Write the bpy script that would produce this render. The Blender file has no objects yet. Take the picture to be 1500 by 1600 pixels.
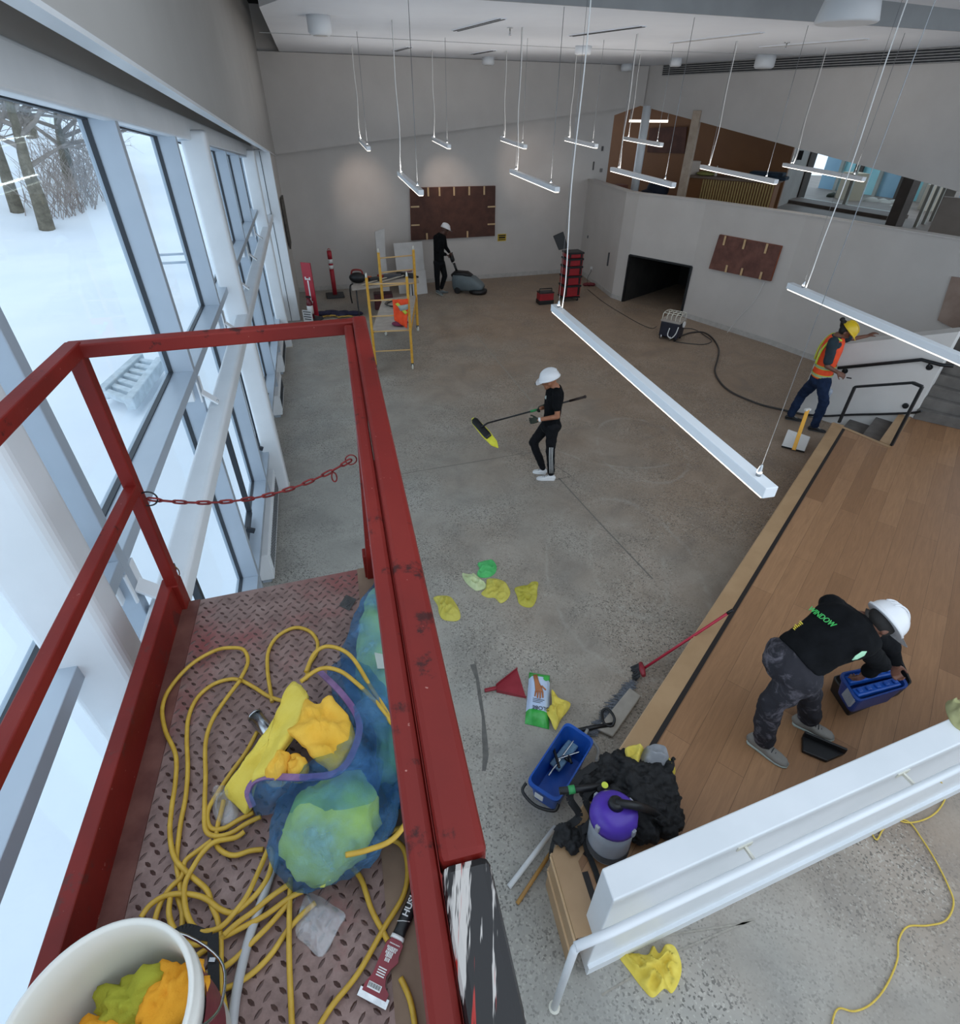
import bpy, math, random
from mathutils import Vector, Matrix, noise
random.seed(7)
V = Vector
# ---------------------------------------------------------------- camera
F, CX, CY, H = 850.0, 750.0, 800.0, 4.4
_dn = V((-15.0, 1150.0, F)).normalized()
_fw = (V((0, 0, 1)) - V((0, 0, 1)).dot(_dn) * _dn).normalized()
_up = -_dn
_rt = _fw.cross(_up)
if _rt.x < 0: _rt = -_rt
def _w(c): return V((_rt.dot(c), _fw.dot(c), _up.dot(c)))
scene = bpy.context.scene
cam_data = bpy.data.cameras.new('camera')
cam_data.sensor_fit = 'HORIZONTAL'; cam_data.sensor_width = 36.0; cam_data.lens = F / 1500.0 * 36.0
cam_data.clip_start = 0.05; cam_data.clip_end = 400
cam = bpy.data.objects.new('camera', cam_data); scene.collection.objects.link(cam)
_r, _u, _b = _w(V((1, 0, 0))), _w(V((0, -1, 0))), _w(V((0, 0, -1)))
M = Matrix(((_r.x, _u.x, _b.x, 0), (_r.y, _u.y, _b.y, 0), (_r.z, _u.z, _b.z, H), (0, 0, 0, 1)))
cam.matrix_world = M
scene.camera = cam
# ---------------------------------------------------------------- world and exposure
scene.view_settings.view_transform = 'Standard'
scene.view_settings.look = 'None'
scene.view_settings.exposure = 0.22
scene.view_settings.gamma = 1.0
scene.view_settings.use_curve_mapping = False
wd = bpy.data.worlds.new('world'); scene.world = wd; wd.use_nodes = True
bg = wd.node_tree.nodes['Background']
bg.inputs['Color'].default_value = (0.76, 0.875, 1.0, 1); bg.inputs['Strength'].default_value = 1.32

# ---------------------------------------------------------------- measuring helpers
def ray(x, y): return _w(V((x - CX, y - CY, F)))
def P(x, y, z=0.0):
    d = ray(x, y); t = (z - H) / d.z
    return V((d.x * t, d.y * t, z))
def PL(p0, p1, x, y):
    d = ray(x, y); e = V((p1[0] - p0[0], p1[1] - p0[1])); n = V((-e.y, e.x))
    t = n.dot(V((p0[0], p0[1]))) / n.dot(V((d.x, d.y)))
    return V((d.x * t, d.y * t, H + d.z * t))
def PD(x, y, dist, base=None):
    """point on the view ray at horizontal range dist measured along the azimuth of base"""
    d = ray(x, y)
    if base is None: base = d
    b = V((base.x, base.y)).normalized(); t = dist / b.dot(V((d.x, d.y)))
    return V((d.x * t, d.y * t, H + d.z * t))

# ---------------------------------------------------------------- object helpers
def tag(o, label=None, cat=None, group=None, kind=None):
    if label: o['label'] = label
    if cat: o['category'] = cat
    if group: o['group'] = group
    if kind: o['kind'] = kind
    return o
def thing(name, label, cat, loc=(0, 0, 0), rz=0.0, group=None):
    o = bpy.data.objects.new(name, None); scene.collection.objects.link(o)
    o.empty_display_size = 0.1
    o.location = loc; o.rotation_euler = (0, 0, rz)
    return tag(o, label, cat, group)
def copy_tree(o, parent=None):
    c = o.copy(); scene.collection.objects.link(c)
    if parent is not None: c.parent = parent
    for ch in list(o.children): copy_tree(ch, c)
    return c
class MB:
    def __init__(s): s.v = []; s.f = []; s.m = []; s.sm = []
    def add(s, vs, fs, mi=0, smooth=False):
        b = len(s.v); s.v += [V(v) for v in vs]
        for f in fs: s.f.append([b + i for i in f]); s.m.append(mi); s.sm.append(smooth)
        return s
    def box(s, c, size, R=None, mi=0):
        x, y, z = [k / 2 for k in size]
        vs = [V((a * x, b * y, d * z)) for a in (-1, 1) for b in (-1, 1) for d in (-1, 1)]
        if R is not None: vs = [R @ v for v in vs]
        return s.add([v + V(c) for v in vs], [(0, 1, 3, 2), (4, 6, 7, 5), (0, 4, 5, 1), (2, 3, 7, 6), (0, 2, 6, 4), (1, 5, 7, 3)], mi)
    def hexa(s, p, mi=0):
        """p: four lower, four upper corners in the same turn"""
        return s.add(p, [(3, 2, 1, 0), (4, 5, 6, 7), (0, 1, 5, 4), (1, 2, 6, 5), (2, 3, 7, 6), (3, 0, 4, 7)], mi)
    def prism(s, poly, z0, z1, mi=0, mtop=None):
        n = len(poly); a = 0
        for i in range(n):
            p, q = poly[i], poly[(i + 1) % n]; a += p[0] * q[1] - q[0] * p[1]
        if a < 0: poly = poly[::-1]
        vs = [(p[0], p[1], z0) for p in poly] + [(p[0], p[1], z1) for p in poly]
        fs = [tuple(range(n))[::-1]] + [(i, (i + 1) % n, n + (i + 1) % n, n + i) for i in range(n)]
        s.add(vs, fs, mi); b = len(s.v) - 2 * n
        s.f.append([b + n + i for i in range(n)]); s.m.append(mi if mtop is None else mtop); s.sm.append(False)
        return s
    def bar(s, a, b, w, h, up=(0, 0, 1), mi=0):
        a, b = V(a), V(b); d = (b - a).normalized(); u = V(up)
        if abs(d.dot(u)) > 0.98: u = V((0, 1, 0))
        sd = d.cross(u).normalized(); u = sd.cross(d).normalized()
        p = []
        for q in (a, b):
            p += [q - sd * w / 2 - u * h / 2, q + sd * w / 2 - u * h / 2, q + sd * w / 2 + u * h / 2, q - sd * w / 2 + u * h / 2]
        return s.add(p, [(0, 1, 2, 3), (7, 6, 5, 4), (0, 4, 5, 1), (1, 5, 6, 2), (2, 6, 7, 3), (3, 7, 4, 0)], mi)
    def tube(s, pts, r, n=8, mi=0, closed=False, cap=True):
        pts = [V(p) for p in pts]; m = len(pts)
        rs = r if isinstance(r, (list, tuple)) else [r] * m
        ref = None; rings = []
        for i, p in enumerate(pts):
            if closed: t = pts[(i + 1) % m] - pts[i - 1]
            else: t = pts[min(i + 1, m - 1)] - pts[max(i - 1, 0)]
            if t.length < 1e-9: t = V((0, 0, 1))
            t.normalize()
            if ref is None:
                ref = V((0, 0, 1)) if abs(t.z) < 0.9 else V((1, 0, 0))
            sd = t.cross(ref)
            if sd.length < 1e-6: sd = t.cross(V((0.3, 1, 0.2)))
            sd.normalize(); ref = sd.cross(t).normalized()
            rings.append([p + (sd * math.cos(2 * math.pi * k / n) + ref * math.sin(2 * math.pi * k / n)) * rs[i] for k in range(n)])
        vs = [v for rg in rings for v in rg]; fs = []
        for i in range(m if closed else m - 1):
            j = (i + 1) % m
            for k in range(n):
                l = (k + 1) % n; fs.append((i * n + k, i * n + l, j * n + l, j * n + k))
        s.add(vs, fs, mi, True)
        if cap and not closed:
            b = len(s.v) - n * m
            s.f.append([b + k for k in range(n)][::-1]); s.m.append(mi); s.sm.append(False)
            s.f.append([b + (m - 1) * n + k for k in range(n)]); s.m.append(mi); s.sm.append(False)
        return s
    def lathe(s, prof, c=(0, 0, 0), n=24, R=None, mi=0, sx=1.0, sy=1.0, cap=True):
        """prof: (radius, z) pairs"""
        vs = []
        for (r, z) in prof:
            for k in range(n):
                a = 2 * math.pi * k / n; v = V((r * math.cos(a) * sx, r * math.sin(a) * sy, z))
                if R is not None: v = R @ v
                vs.append(v + V(c))
        fs = []
        for i in range(len(prof) - 1):
            for k in range(n):
                l = (k + 1) % n; fs.append((i * n + k, i * n + l, (i + 1) * n + l, (i + 1) * n + k))
        s.add(vs, fs, mi, True); b = len(s.v) - len(vs)
        if not cap: return s
        if prof[0][0] > 1e-4: s.f.append([b + k for k in range(n)][::-1]); s.m.append(mi); s.sm.append(False)
        if prof[-1][0] > 1e-4: s.f.append([b + (len(prof) - 1) * n + k for k in range(n)]); s.m.append(mi); s.sm.append(False)
        return s
    def loft(s, rows, side, mi=0, n=16, exp=2.0, cap=True):
        """rows: (point, half width along side, half depth)"""
        m = len(rows); side = V(side); vs = []
        for i, (p, a, b) in enumerate(rows):
            t = V(rows[min(i + 1, m - 1)][0]) - V(rows[max(i - 1, 0)][0])
            if t.length < 1e-8: t = V((0, 0, 1))
            t.normalize(); sd = (side - side.dot(t) * t).normalized(); dp = t.cross(sd)
            for k in range(n):
                q = 2 * math.pi * k / n; cc, ss = math.cos(q), math.sin(q)
                vs.append(V(p) + sd * a * math.copysign(abs(cc) ** (2 / exp), cc) + dp * b * math.copysign(abs(ss) ** (2 / exp), ss))
        fs = []
        for i in range(m - 1):
            for k in range(n):
                l = (k + 1) % n; fs.append((i * n + k, i * n + l, (i + 1) * n + l, (i + 1) * n + k))
        s.add(vs, fs, mi, True); b = len(s.v) - n * m
        if cap:
            s.f.append([b + k for k in range(n)][::-1]); s.m.append(mi); s.sm.append(False)
            s.f.append([b + (m - 1) * n + k for k in range(n)]); s.m.append(mi); s.sm.append(False)
        return s
    def ell(s, c, r, R=None, mi=0, n=16, m=10):
        vs = [V((0, 0, r[2]))]
        for i in range(1, m):
            a = math.pi * i / m
            for k in range(n):
                q = 2 * math.pi * k / n; vs.append(V((r[0] * math.sin(a) * math.cos(q), r[1] * math.sin(a) * math.sin(q), r[2] * math.cos(a))))
        vs.append(V((0, 0, -r[2])))
        if R is not None: vs = [R @ v for v in vs]
        fs = [(0, 1 + k, 1 + (k + 1) % n) for k in range(n)]
        for i in range(m - 2):
            for k in range(n):
                l = (k + 1) % n; fs.append((1 + i * n + k, 1 + (i + 1) * n + k, 1 + (i + 1) * n + l, 1 + i * n + l))
        e = len(vs) - 1; b = 1 + (m - 2) * n
        fs += [(e, b + (k + 1) % n, b + k) for k in range(n)]
        return s.add([v + V(c) for v in vs], fs, mi, True)
    def cap(s, a, b, ra, rb, n=12, mi=0):
        """tapered limb with round ends"""
        a, b = V(a), V(b); d = (b - a); L = d.length or 1e-6; d = d / L
        rows = []
        for q in (80, 50, 20): rows.append((a - d * ra * math.sin(math.radians(q)), ra * math.cos(math.radians(q))))
        rows += [(a, ra), (b, rb)]
        for q in (20, 50, 80): rows.append((b + d * rb * math.sin(math.radians(q)), rb * math.cos(math.radians(q))))
        return s.tube([r[0] for r in rows], [r[1] for r in rows], n, mi)
    def build(s, name, mats, parent=None, bevel=0.0, seg=2, loc=None, smooth=False, sub=0, world=True):
        me = bpy.data.meshes.new(name)
        o = bpy.data.objects.new(name, me); scene.collection.objects.link(o)
        vs = s.v
        if parent is not None:
            o.parent = parent
            if world:
                chain = []; q = parent
                while q is not None: chain.append(q); q = q.parent
                mw = Matrix.Identity(4)
                for q in reversed(chain): mw = mw @ q.matrix_basis
                inv = mw.inverted(); vs = [inv @ v for v in vs]
        elif loc is not None:
            o.location = loc; vs = [v - V(loc) for v in vs]
        me.from_pydata([tuple(v) for v in vs], [], [tuple(f) for f in s.f])
        if not isinstance(mats, (list, tuple)): mats = [mats]
        for m in mats: me.materials.append(m)
        me.polygons.foreach_set('material_index', s.m)
        me.polygons.foreach_set('use_smooth', [bool(smooth or k) for k in s.sm])
        me.update()
        if bevel > 0:
            b = o.modifiers.new('bevel', 'BEVEL'); b.width = bevel; b.segments = seg; b.limit_method = 'ANGLE'; b.angle_limit = math.radians(40)
        if sub: sb = o.modifiers.new('subdivision', 'SUBSURF'); sb.levels = sub; sb.render_levels = sub
        return o
def remesh(o, vox, smooth=4, fac=0.5):
    r = o.modifiers.new('remesh', 'REMESH'); r.mode = 'VOXEL'; r.voxel_size = vox; r.use_smooth_shade = True
    if smooth: s = o.modifiers.new('smooth', 'SMOOTH'); s.factor = fac; s.iterations = smooth
    return o
def crumple(o, strength=.02, size=.1):
    tx = bpy.data.textures.new('folds', 'CLOUDS'); tx.noise_scale = size; tx.noise_depth = 3
    d = o.modifiers.new('folds', 'DISPLACE'); d.texture = tx; d.strength = strength; d.mid_level = .5; d.texture_coords = 'LOCAL'
    return o
def cr(pts, n=6, closed=False):
    """smooth curve through points"""
    pts = [V(p) for p in pts]; out = []; m = len(pts)
    for i in range(m if closed else m - 1):
        p1, p2 = pts[i], pts[(i + 1) % m]
        p0 = pts[i - 1] if (i > 0 or closed) else p1
        p3 = pts[(i + 2) % m] if (i + 2 < m or closed) else p2
        for k in range(n):
            t = k / n
            out.append(0.5 * ((2 * p1) + (p2 - p0) * t + (2 * p0 - 5 * p1 + 4 * p2 - p3) * t * t + (3 * p1 - p0 - 3 * p2 + p3) * t ** 3))
    if not closed: out.append(pts[-1])
    return out
def RZ(a): return Matrix.Rotation(a, 3, 'Z')
def frame(x=None, y=None, z=None):
    """rotation whose columns are the given unit directions (two of them suffice)"""
    if x is None: x = V(y).cross(V(z))
    if y is None: y = V(z).cross(V(x))
    if z is None: z = V(x).cross(V(y))
    return Matrix((V(x).normalized(), V(y).normalized(), V(z).normalized())).transposed()

# ---------------------------------------------------------------- materials
def lin(c):
    if isinstance(c, str): c = tuple(int(c[i:i + 2], 16) / 255 for i in (0, 2, 4))
    else: return tuple(c)
    return tuple(k / 12.92 if k <= 0.04045 else ((k + 0.055) / 1.055) ** 2.4 for k in c)
class NT:
    def __init__(s, name):
        s.mat = bpy.data.materials.new(name); s.mat.use_nodes = True; s.t = s.mat.node_tree
        s.b = s.t.nodes['Principled BSDF']; s.tc = None
    def n(s, typ, **kw):
        nd = s.t.nodes.new(typ)
        for k, v in kw.items():
            if k.startswith('i_'):
                key = k[2:].replace('_', ' ')
                nd.inputs[int(key) if key.isdigit() else key].default_value = v
            else: setattr(nd, k, v)
        return nd
    def l(s, a, b): s.t.links.new(a, b)
    def co(s, out='Object'):
        if s.tc is None: s.tc = s.n('ShaderNodeTexCoord')
        return s.tc.outputs[out]
    def noise(s, scale, detail=4, rough=0.55, vec=None, dist=0.0):
        nd = s.n('ShaderNodeTexNoise'); nd.inputs['Scale'].default_value = scale; nd.inputs['Detail'].default_value = detail
        nd.inputs['Roughness'].default_value = rough; nd.inputs['Distortion'].default_value = dist
        s.l(vec or s.co(), nd.inputs['Vector']); return nd.outputs['Fac']
    def ramp(s, fac, stops):
        nd = s.n('ShaderNodeValToRGB'); e = nd.color_ramp.elements
        while len(e) < len(stops): e.new(0.5)
        for k, (p, c) in enumerate(stops):
            e[k].position = p; c = lin(c) if isinstance(c, str) else ((c, c, c) if isinstance(c, (int, float)) else c); e[k].color = (*c, 1)
        s.l(fac, nd.inputs['Fac']); return nd.outputs['Color']
    def mix(s, fac, a, b, mode='MIX'):
        nd = s.n('ShaderNodeMix', data_type='RGBA', blend_type=mode)
        for sock, val in ((nd.inputs[0], fac), (nd.inputs[6], a), (nd.inputs[7], b)):
            if hasattr(val, 'is_linked'): s.l(val, sock)
            elif isinstance(val, (int, float)) and sock == nd.inputs[0]: sock.default_value = val
            else:
                c = lin(val) if isinstance(val, str) else ((val,) * 3 if isinstance(val, (int, float)) else val); sock.default_value = (*c[:3], 1)
        return nd.outputs[2]
    def math(s, op, a, b=0.0, c=None):
        nd = s.n('ShaderNodeMath', operation=op)
        for i, val in enumerate((a, b, c)):
            if val is None: continue
            if hasattr(val, 'is_linked'): s.l(val, nd.inputs[i])
            else: nd.inputs[i].default_value = val
        return nd.outputs[0]
    def bump(s, h, strength=0.3, dist=0.01):
        nd = s.n('ShaderNodeBump'); nd.inputs['Strength'].default_value = strength; nd.inputs['Distance'].default_value = dist
        s.l(h, nd.inputs['Height']); s.l(nd.outputs[0], s.b.inputs['Normal'])
    def set(s, col=None, rough=0.5, metal=0.0, spec=0.5):
        if col is not None:
            if hasattr(col, 'is_linked'): s.l(col, s.b.inputs['Base Color'])
            else: s.b.inputs['Base Color'].default_value = (*lin(col), 1)
        if hasattr(rough, 'is_linked'): s.l(rough, s.b.inputs['Roughness'])
        else: s.b.inputs['Roughness'].default_value = rough
        s.b.inputs['Metallic'].default_value = metal
        s.b.inputs['Specular IOR Level'].default_value = spec
        return s.mat
def mat(name, c1, c2=None, scale=8, rough=0.5, metal=0.0, spec=0.5, bump=0.0, bscale=60, bdist=0.003, detail=4):
    t = NT(name)
    if c2 is None: col = c1
    else: col = t.ramp(t.noise(scale, detail), [(0.35, c1), (0.68, c2)])
    m = t.set(col, rough, metal, spec)
    if bump: t.bump(t.noise(bscale, 3), bump, bdist)
    return m
MAT = {}
MAT['wall'] = mat('wall_paint', 'c5c0bb', 'cbc6c1', 1.5, 0.75, spec=0.25, bump=0.05)
MAT['ceil'] = mat('ceiling_paint', 'dfe2e8', 'e4e7ec', 1.0, 0.8, spec=0.2)
MAT['white'] = mat('white_gloss_paint', 'dfe3e6', 'e8ebee', 2.0, 0.35, bump=0.02)
MAT['cream'] = mat('cream_primer', 'd9d6c8', 'e3e0d4', 5.0, 0.5)
MAT['alu'] = mat('grey_blue_aluminium', 'a9b4c0', 'b2bcc7', 2.0, 0.4, 0.2)
MAT['alud'] = mat('dark_grey_gasket', '2a2f36', None, rough=0.5)
MAT['black'] = mat('black_plastic', '101012', '18181a', 20, 0.45)
MAT['blackm'] = mat('black_handrail_paint', '1d1e20', '26282a', 12, 0.4, 0.3)
MAT['metal'] = mat('bright_steel', 'b4b6b8', 'cdcfd0', 30, 0.25, 1.0)
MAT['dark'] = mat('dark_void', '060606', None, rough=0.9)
# red painted lift steel, chipped and dirty
def red_mat(name, wear=0.595, dark='3c0f0c'):
    t = NT(name)
    n1 = t.noise(9, 8, 0.7); n2 = t.noise(70, 4, 0.6)
    base = t.ramp(t.noise(3, 5), [(0.3, '64150f'), (0.55, '771b14'), (0.75, '83261d')])
    c = t.mix(t.ramp(n1, [(wear, 0.0), (wear + 0.05, 1.0)]), base, dark)
    c = t.mix(t.ramp(n2, [(0.70, 0.0), (0.74, 1.0)]), c, 'b0766c')
    m = t.set(c, 0.5, 0, 0.3); t.bump(n1, 0.25, 0.004); return m
MAT['red'] = red_mat('red_lift_paint')
MAT['red_worn'] = red_mat('worn_red_toe_board', 0.56, '5f2722')
# ================================================================ the room
A0 = P(428, 910)
_az = math.radians(15.5)
DW = V((-math.sin(_az), math.cos(_az), 0)); NW = V((DW.y, -DW.x, 0))
def WS(s, off, z): return V((A0.x, A0.y, 0)) + DW * s + NW * off + V((0, 0, z))
# ---- floor
def floor_mat():
    t = NT('polished_concrete')
    co = t.co(); sep = t.n('ShaderNodeSeparateXYZ'); t.l(co, sep.inputs[0])
    big = t.noise(0.35, 6, 0.6); mid = t.noise(1.6, 8, 0.65, dist=0.6)
    g = t.ramp(mid, [(0.3, '8f8c85'), (0.5, '9f9c94'), (0.7, 'ada9a1')])
    br = t.ramp(mid, [(0.3, '837264'), (0.5, '96826f'), (0.7, 'a4907e')])
    # browner away from the windows
    w = t.math('ADD', t.math('MULTIPLY', sep.outputs[0], 0.09), t.math('MULTIPLY', sep.outputs[1], 0.035))
    w = t.math('ADD', w, t.math('MULTIPLY', big, 0.9))
    c = t.mix(t.ramp(w, [(0.48, 0.0), (1.0, 1.0)]), g, br)
    # exposed aggregate speckle in patches
    vo = t.n('ShaderNodeTexVoronoi', feature='F1'); vo.inputs['Scale'].default_value = 85; t.l(co, vo.inputs['Vector'])
    sp = t.n('ShaderNodeSeparateColor'); t.l(vo.outputs['Color'], sp.inputs[0])
    patch = t.ramp(t.noise(0.8, 4, 0.6, dist=0.4), [(0.40, 0.15), (0.60, 1.0)])
    dk = t.math('MULTIPLY', t.ramp(sp.outputs[0], [(0.80, 0.0), (0.84, 1.0)]), patch)
    lt = t.math('MULTIPLY', t.ramp(sp.outputs[1], [(0.86, 0.0), (0.90, 1.0)]), patch)
    c = t.mix(t.math('MULTIPLY', dk, 0.65), c, '3d3a36'); c = t.mix(t.math('MULTIPLY', lt, 0.45), c, 'c4beb2')
    # faint swirl marks left by the scrubber
    for (px, py, r, asp) in ((980, 880, 0.45, 1.9), (975, 895, 0.9, 1.7), (1000, 700, 0.7, 1.5), (960, 660, 1.5, 1.0)):
        q = P(px, py)
        dx = t.math('SUBTRACT', sep.outputs[0], q.x); dy = t.math('DIVIDE', t.math('SUBTRACT', sep.outputs[1], q.y), asp)
        d = t.math('SQRT', t.math('ADD', t.math('MULTIPLY', dx, dx), t.math('MULTIPLY', dy, dy)))
        d = t.math('ADD', d, t.math('MULTIPLY', t.math('SUBTRACT', mid, 0.5), 0.25))
        e = t.math('ABSOLUTE', t.math('SUBTRACT', d, r))
        ring = t.math('MULTIPLY', t.ramp(e, [(0.0, 1.0), (0.035, 0.0)]), t.ramp(t.noise(3, 3), [(0.42, 0.0), (0.6, 0.4)]))
        c = t.mix(ring, c, 'b0aaa0')
    m = t.set(c, t.ramp(mid, [(0.3, 0.42), (0.7, 0.62)]), 0, 0.45)
    t.bump(t.noise(90, 3), 0.08, 0.002); return m
MAT['floor'] = floor_mat()
FA, FB = P(525, 452), P(870, 427)                       # far wall base
UF = (FB - FA).normalized(); 
def FW(u, z): return V((FA.x, FA.y, 0)) + UF * u + V((0, 0, z))
def fu(px, py): q = PL(FA, FB, px, py); return (q - V((FA.x, FA.y, 0))).dot(UF), q.z
C0 = PL(FA, FB, 903, 427); C0.z = 0
C1 = P(955, 465); C3 = P(1064, 494); C4 = P(1196, 536); C5 = P(1262, 560)
dC = (C5 - C4).normalized(); C6 = C5 + dC * 2.3
_nb = V((-0.835, -0.55, 0))                             # from the right wall towards the room
B0 = PL(FA, FB, 1010, 103); B0.z = 0
DB = V((0.55, -0.835, 0))
far_left = WS(12.75, 0.33, 0)
m = MB()
m.prism([tuple(WS(-9, -0.35, 0)[:2]), tuple(WS(12.9, -0.35, 0)[:2]), tuple((FW(9, 0) + V((0, 0.4, 0)))[:2]), (16, 14), (14, -4)], -0.25, 0.0)
fl = m.build('floor', MAT['floor']); tag(fl, kind='structure')
# saw cuts and stains in the slab
MAT['joint'] = mat('saw_cut_filler', 'a39c90', '8f897f', 30, 0.8)
MAT['jointd'] = mat('dark_saw_cut', '716c65', '7d7870', 30, 0.8)
MAT['stain'] = mat('damp_stain', '5f5d59', '716e69', 14, 0.4)
def strip(pts, w, mt, name):
    m = MB(); pts = [V(p) for p in pts]; vs = []
    for i, p in enumerate(pts):
        t = (pts[min(i + 1, len(pts) - 1)] - pts[max(i - 1, 0)]).normalized(); sd = V((-t.y, t.x, 0))
        ww = w if not isinstance(w, (list, tuple)) else w[i]
        vs += [p + sd * ww / 2, p - sd * ww / 2]
    m.add([v + V((0, 0, 0.0025)) for v in vs], [(2 * i, 2 * i + 1, 2 * i + 3, 2 * i + 2) for i in range(len(pts) - 1)])
    return m.build(name, mt, fl)
strip([P(743, 523), P(830, 627)], 0.03, MAT['joint'], 'saw_cut')
strip([P(873, 747), P(933, 813), P(1020, 905)], 0.02, MAT['jointd'], 'saw_cut')
strip([P(600, 745), P(740, 722), P(868, 700)], 0.012, MAT['jointd'], 'saw_cut')
strip([P(936, 1478), P(1180, 1440)], 0.012, MAT['joint'], 'saw_cut')
strip([P(940, 1555), P(1050, 1490), P(1180, 1435)], 0.012, MAT['joint'], 'saw_cut')
st = [(739, 1038), (746, 1062), (750, 1090), (755, 1120), (757, 1150), (759, 1180), (756, 1205)]
strip([P(*q) for q in st], [0.06, 0.03, 0.035, 0.025, 0.045, 0.05, 0.03], MAT['stain'], 'damp_stain')
for a, b in (((868, 728), (893, 744)), ((893, 744), (868, 750)), ((868, 728), (850, 736))):
    strip([P(*a), P(*b)], 0.015, MAT['jointd'], 'floor_plate_seam')
# ---- far wall: lower wall, jamb and the deeper upper panel with its sloping lower edge
m = MB()
uL = (far_left - V((FA.x, FA.y, 0))).dot(UF) - 0.3
uJ, zJ = fu(960, 180); uC = (C0 - V((FA.x, FA.y, 0))).dot(UF); uB = (B0 - V((FA.x, FA.y, 0))).dot(UF)
nf = V((UF.y, -UF.x, 0))                               # towards the room
def wallbox(m, poly, thick, mi=0):
    """poly: (u,z) outline on the far wall plane, extruded away from the room"""
    f = [FW(u, z) for u, z in poly]; b = [p - nf * thick for p in f]; n = len(f)
    m.add(f + b, [tuple(range(n)), tuple(range(2 * n - 1, n - 1, -1))] + [(i, n + i, n + (i + 1) % n, (i + 1) % n) for i in range(n)], mi)
wallbox(m, [(uL, 0), (uC + 0.1, 0), (uC + 0.1, 1.7), (uJ, 1.7), (uJ, zJ), (uB, 4.55), (uB, 6.4), (uL, 6.4)], 0.3)
tag(m.build('wall_far', MAT['wall']), kind='structure')
m = MB(); zl = fu(428, 243)[1]; zr = 4.56; f0 = nf * 0.16
pts = [(uL, zl), (uB, zr), (uB, 5.46), (uL, 5.46)]
fr = [FW(u, z) + f0 for u, z in pts]; bk = [FW(u, z) for u, z in pts]
m.add(fr + bk, [(0, 1, 2, 3), (7, 6, 5, 4), (0, 4, 5, 1), (1, 5, 6, 2), (2, 6, 7, 3), (3, 7, 4, 0)])
tag(m.build('trim_1', MAT['wall']), kind='structure')
MAT['base'] = mat('baseboard_paint', 'b3b0ac', 'c2bfbb', 9, 0.5)
m = MB(); a, b = FW(uL, 0.06) + nf * 0.008, FW(uC, 0.06) + nf * 0.008; m.bar(a, b, 0.016, 0.12)
tag(m.build('baseboard_far', MAT['base']), kind='structure')
# ---- right wall: low curved wall under the upper floor, with the black opening
RW = 2.69
pathR = [C0, C1, P(972, 471), C3, C4, C5, C6]
op0, op1 = P(973, 471), C3
zop = 1.24
def seg_wall(m, a, b, z0, z1, th=0.2):
    d = (b - a).normalized(); n = V((d.y, -d.x, 0))
    if n.dot(V((0, 0, 0)) - a) < 0: n = -n
    p = [a, b, b - n * th, a - n * th]
    m.hexa([V((q.x, q.y, z0)) for q in p] + [V((q.x, q.y, z1)) for q in p])
m = MB()
for i in range(len(pathR) - 1):
    a, b = pathR[i], pathR[i + 1]
    if i == 2: seg_wall(m, a, b, zop, RW)
    else: seg_wall(m, a, b, 0, RW)
tag(m.build('wall_right', MAT['wall']), kind='structure')
m = MB()
for i in range(len(pathR) - 1):
    a, b = pathR[i], pathR[i + 1]
    if i == 2: continue
    d = (b - a).normalized(); n = V((-d.y, d.x, 0)); n = n if n.dot(-a) > 0 else -n
    m.bar(a + n * 0.008 + V((0, 0, 0.06)), b + n * 0.008 + V((0, 0, 0.06)), 0.016, 0.12)
tag(m.build('baseboard_right', MAT['base']), kind='structure')
m = MB()                                                # capping on the low wall
for i in range(len(pathR) - 1):
    a, b = pathR[i], pathR[i + 1]
    d = (b - a).normalized(); n = V((-d.y, d.x, 0)); n = n if n.dot(-a) > 0 else -n
    m.bar(a - n * 0.1 + V((0, 0, RW + 0.012)), b - n * 0.1 + V((0, 0, RW + 0.012)), 0.24, 0.024)
tag(m.build('trim_2', MAT['wall']), kind='structure')
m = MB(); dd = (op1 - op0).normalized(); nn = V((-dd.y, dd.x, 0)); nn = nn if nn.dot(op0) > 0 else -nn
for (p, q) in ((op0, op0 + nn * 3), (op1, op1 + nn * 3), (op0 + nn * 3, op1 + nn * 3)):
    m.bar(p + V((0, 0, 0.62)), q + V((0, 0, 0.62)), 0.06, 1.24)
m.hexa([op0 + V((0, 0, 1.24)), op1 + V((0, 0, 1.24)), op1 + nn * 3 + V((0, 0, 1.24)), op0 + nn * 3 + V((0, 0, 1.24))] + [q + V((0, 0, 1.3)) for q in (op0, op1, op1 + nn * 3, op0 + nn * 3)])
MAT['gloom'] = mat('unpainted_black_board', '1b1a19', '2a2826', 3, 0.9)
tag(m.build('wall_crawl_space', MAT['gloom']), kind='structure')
m = MB()
for p in (op0, op1): m.bar(p - nn * 0.01, p - nn * 0.01 + V((0, 0, zop)), 0.05, 0.06, up=nn)
m.bar(op0 - nn * 0.01 + V((0, 0, zop)), op1 - nn * 0.01 + V((0, 0, zop)), 0.06, 0.04)
tag(m.build('door_1', MAT['blackm']), kind='structure')
# ---- upper right wall above the gallery opening
def BW(t, z): return V((B0.x, B0.y, 0)) + DB * t + V((0, 0, z))
def bt(px, py): q = PL(B0, B0 + DB, px, py); return (q - B0).dot(DB), q.z
tE, zE = bt(1500, 300); slope = (zE - 4.55) / tE
m = MB(); L = tE + 2.5; zb = 4.55 + slope * L
f = [BW(0, 4.55), BW(L, zb), BW(L, 5.47), BW(0, 5.47)]; nb = V((DB.y, -DB.x, 0)); nb = nb if nb.dot(-B0) > 0 else -nb
m.add(f + [p - nb * 0.25 for p in f], [(0, 1, 2, 3), (7, 6, 5, 4), (0, 4, 5, 1), (1, 5, 6, 2), (2, 6, 7, 3), (3, 7, 4, 0)])
tag(m.build('wall_upper_right', MAT['wall']), kind='structure')
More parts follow.
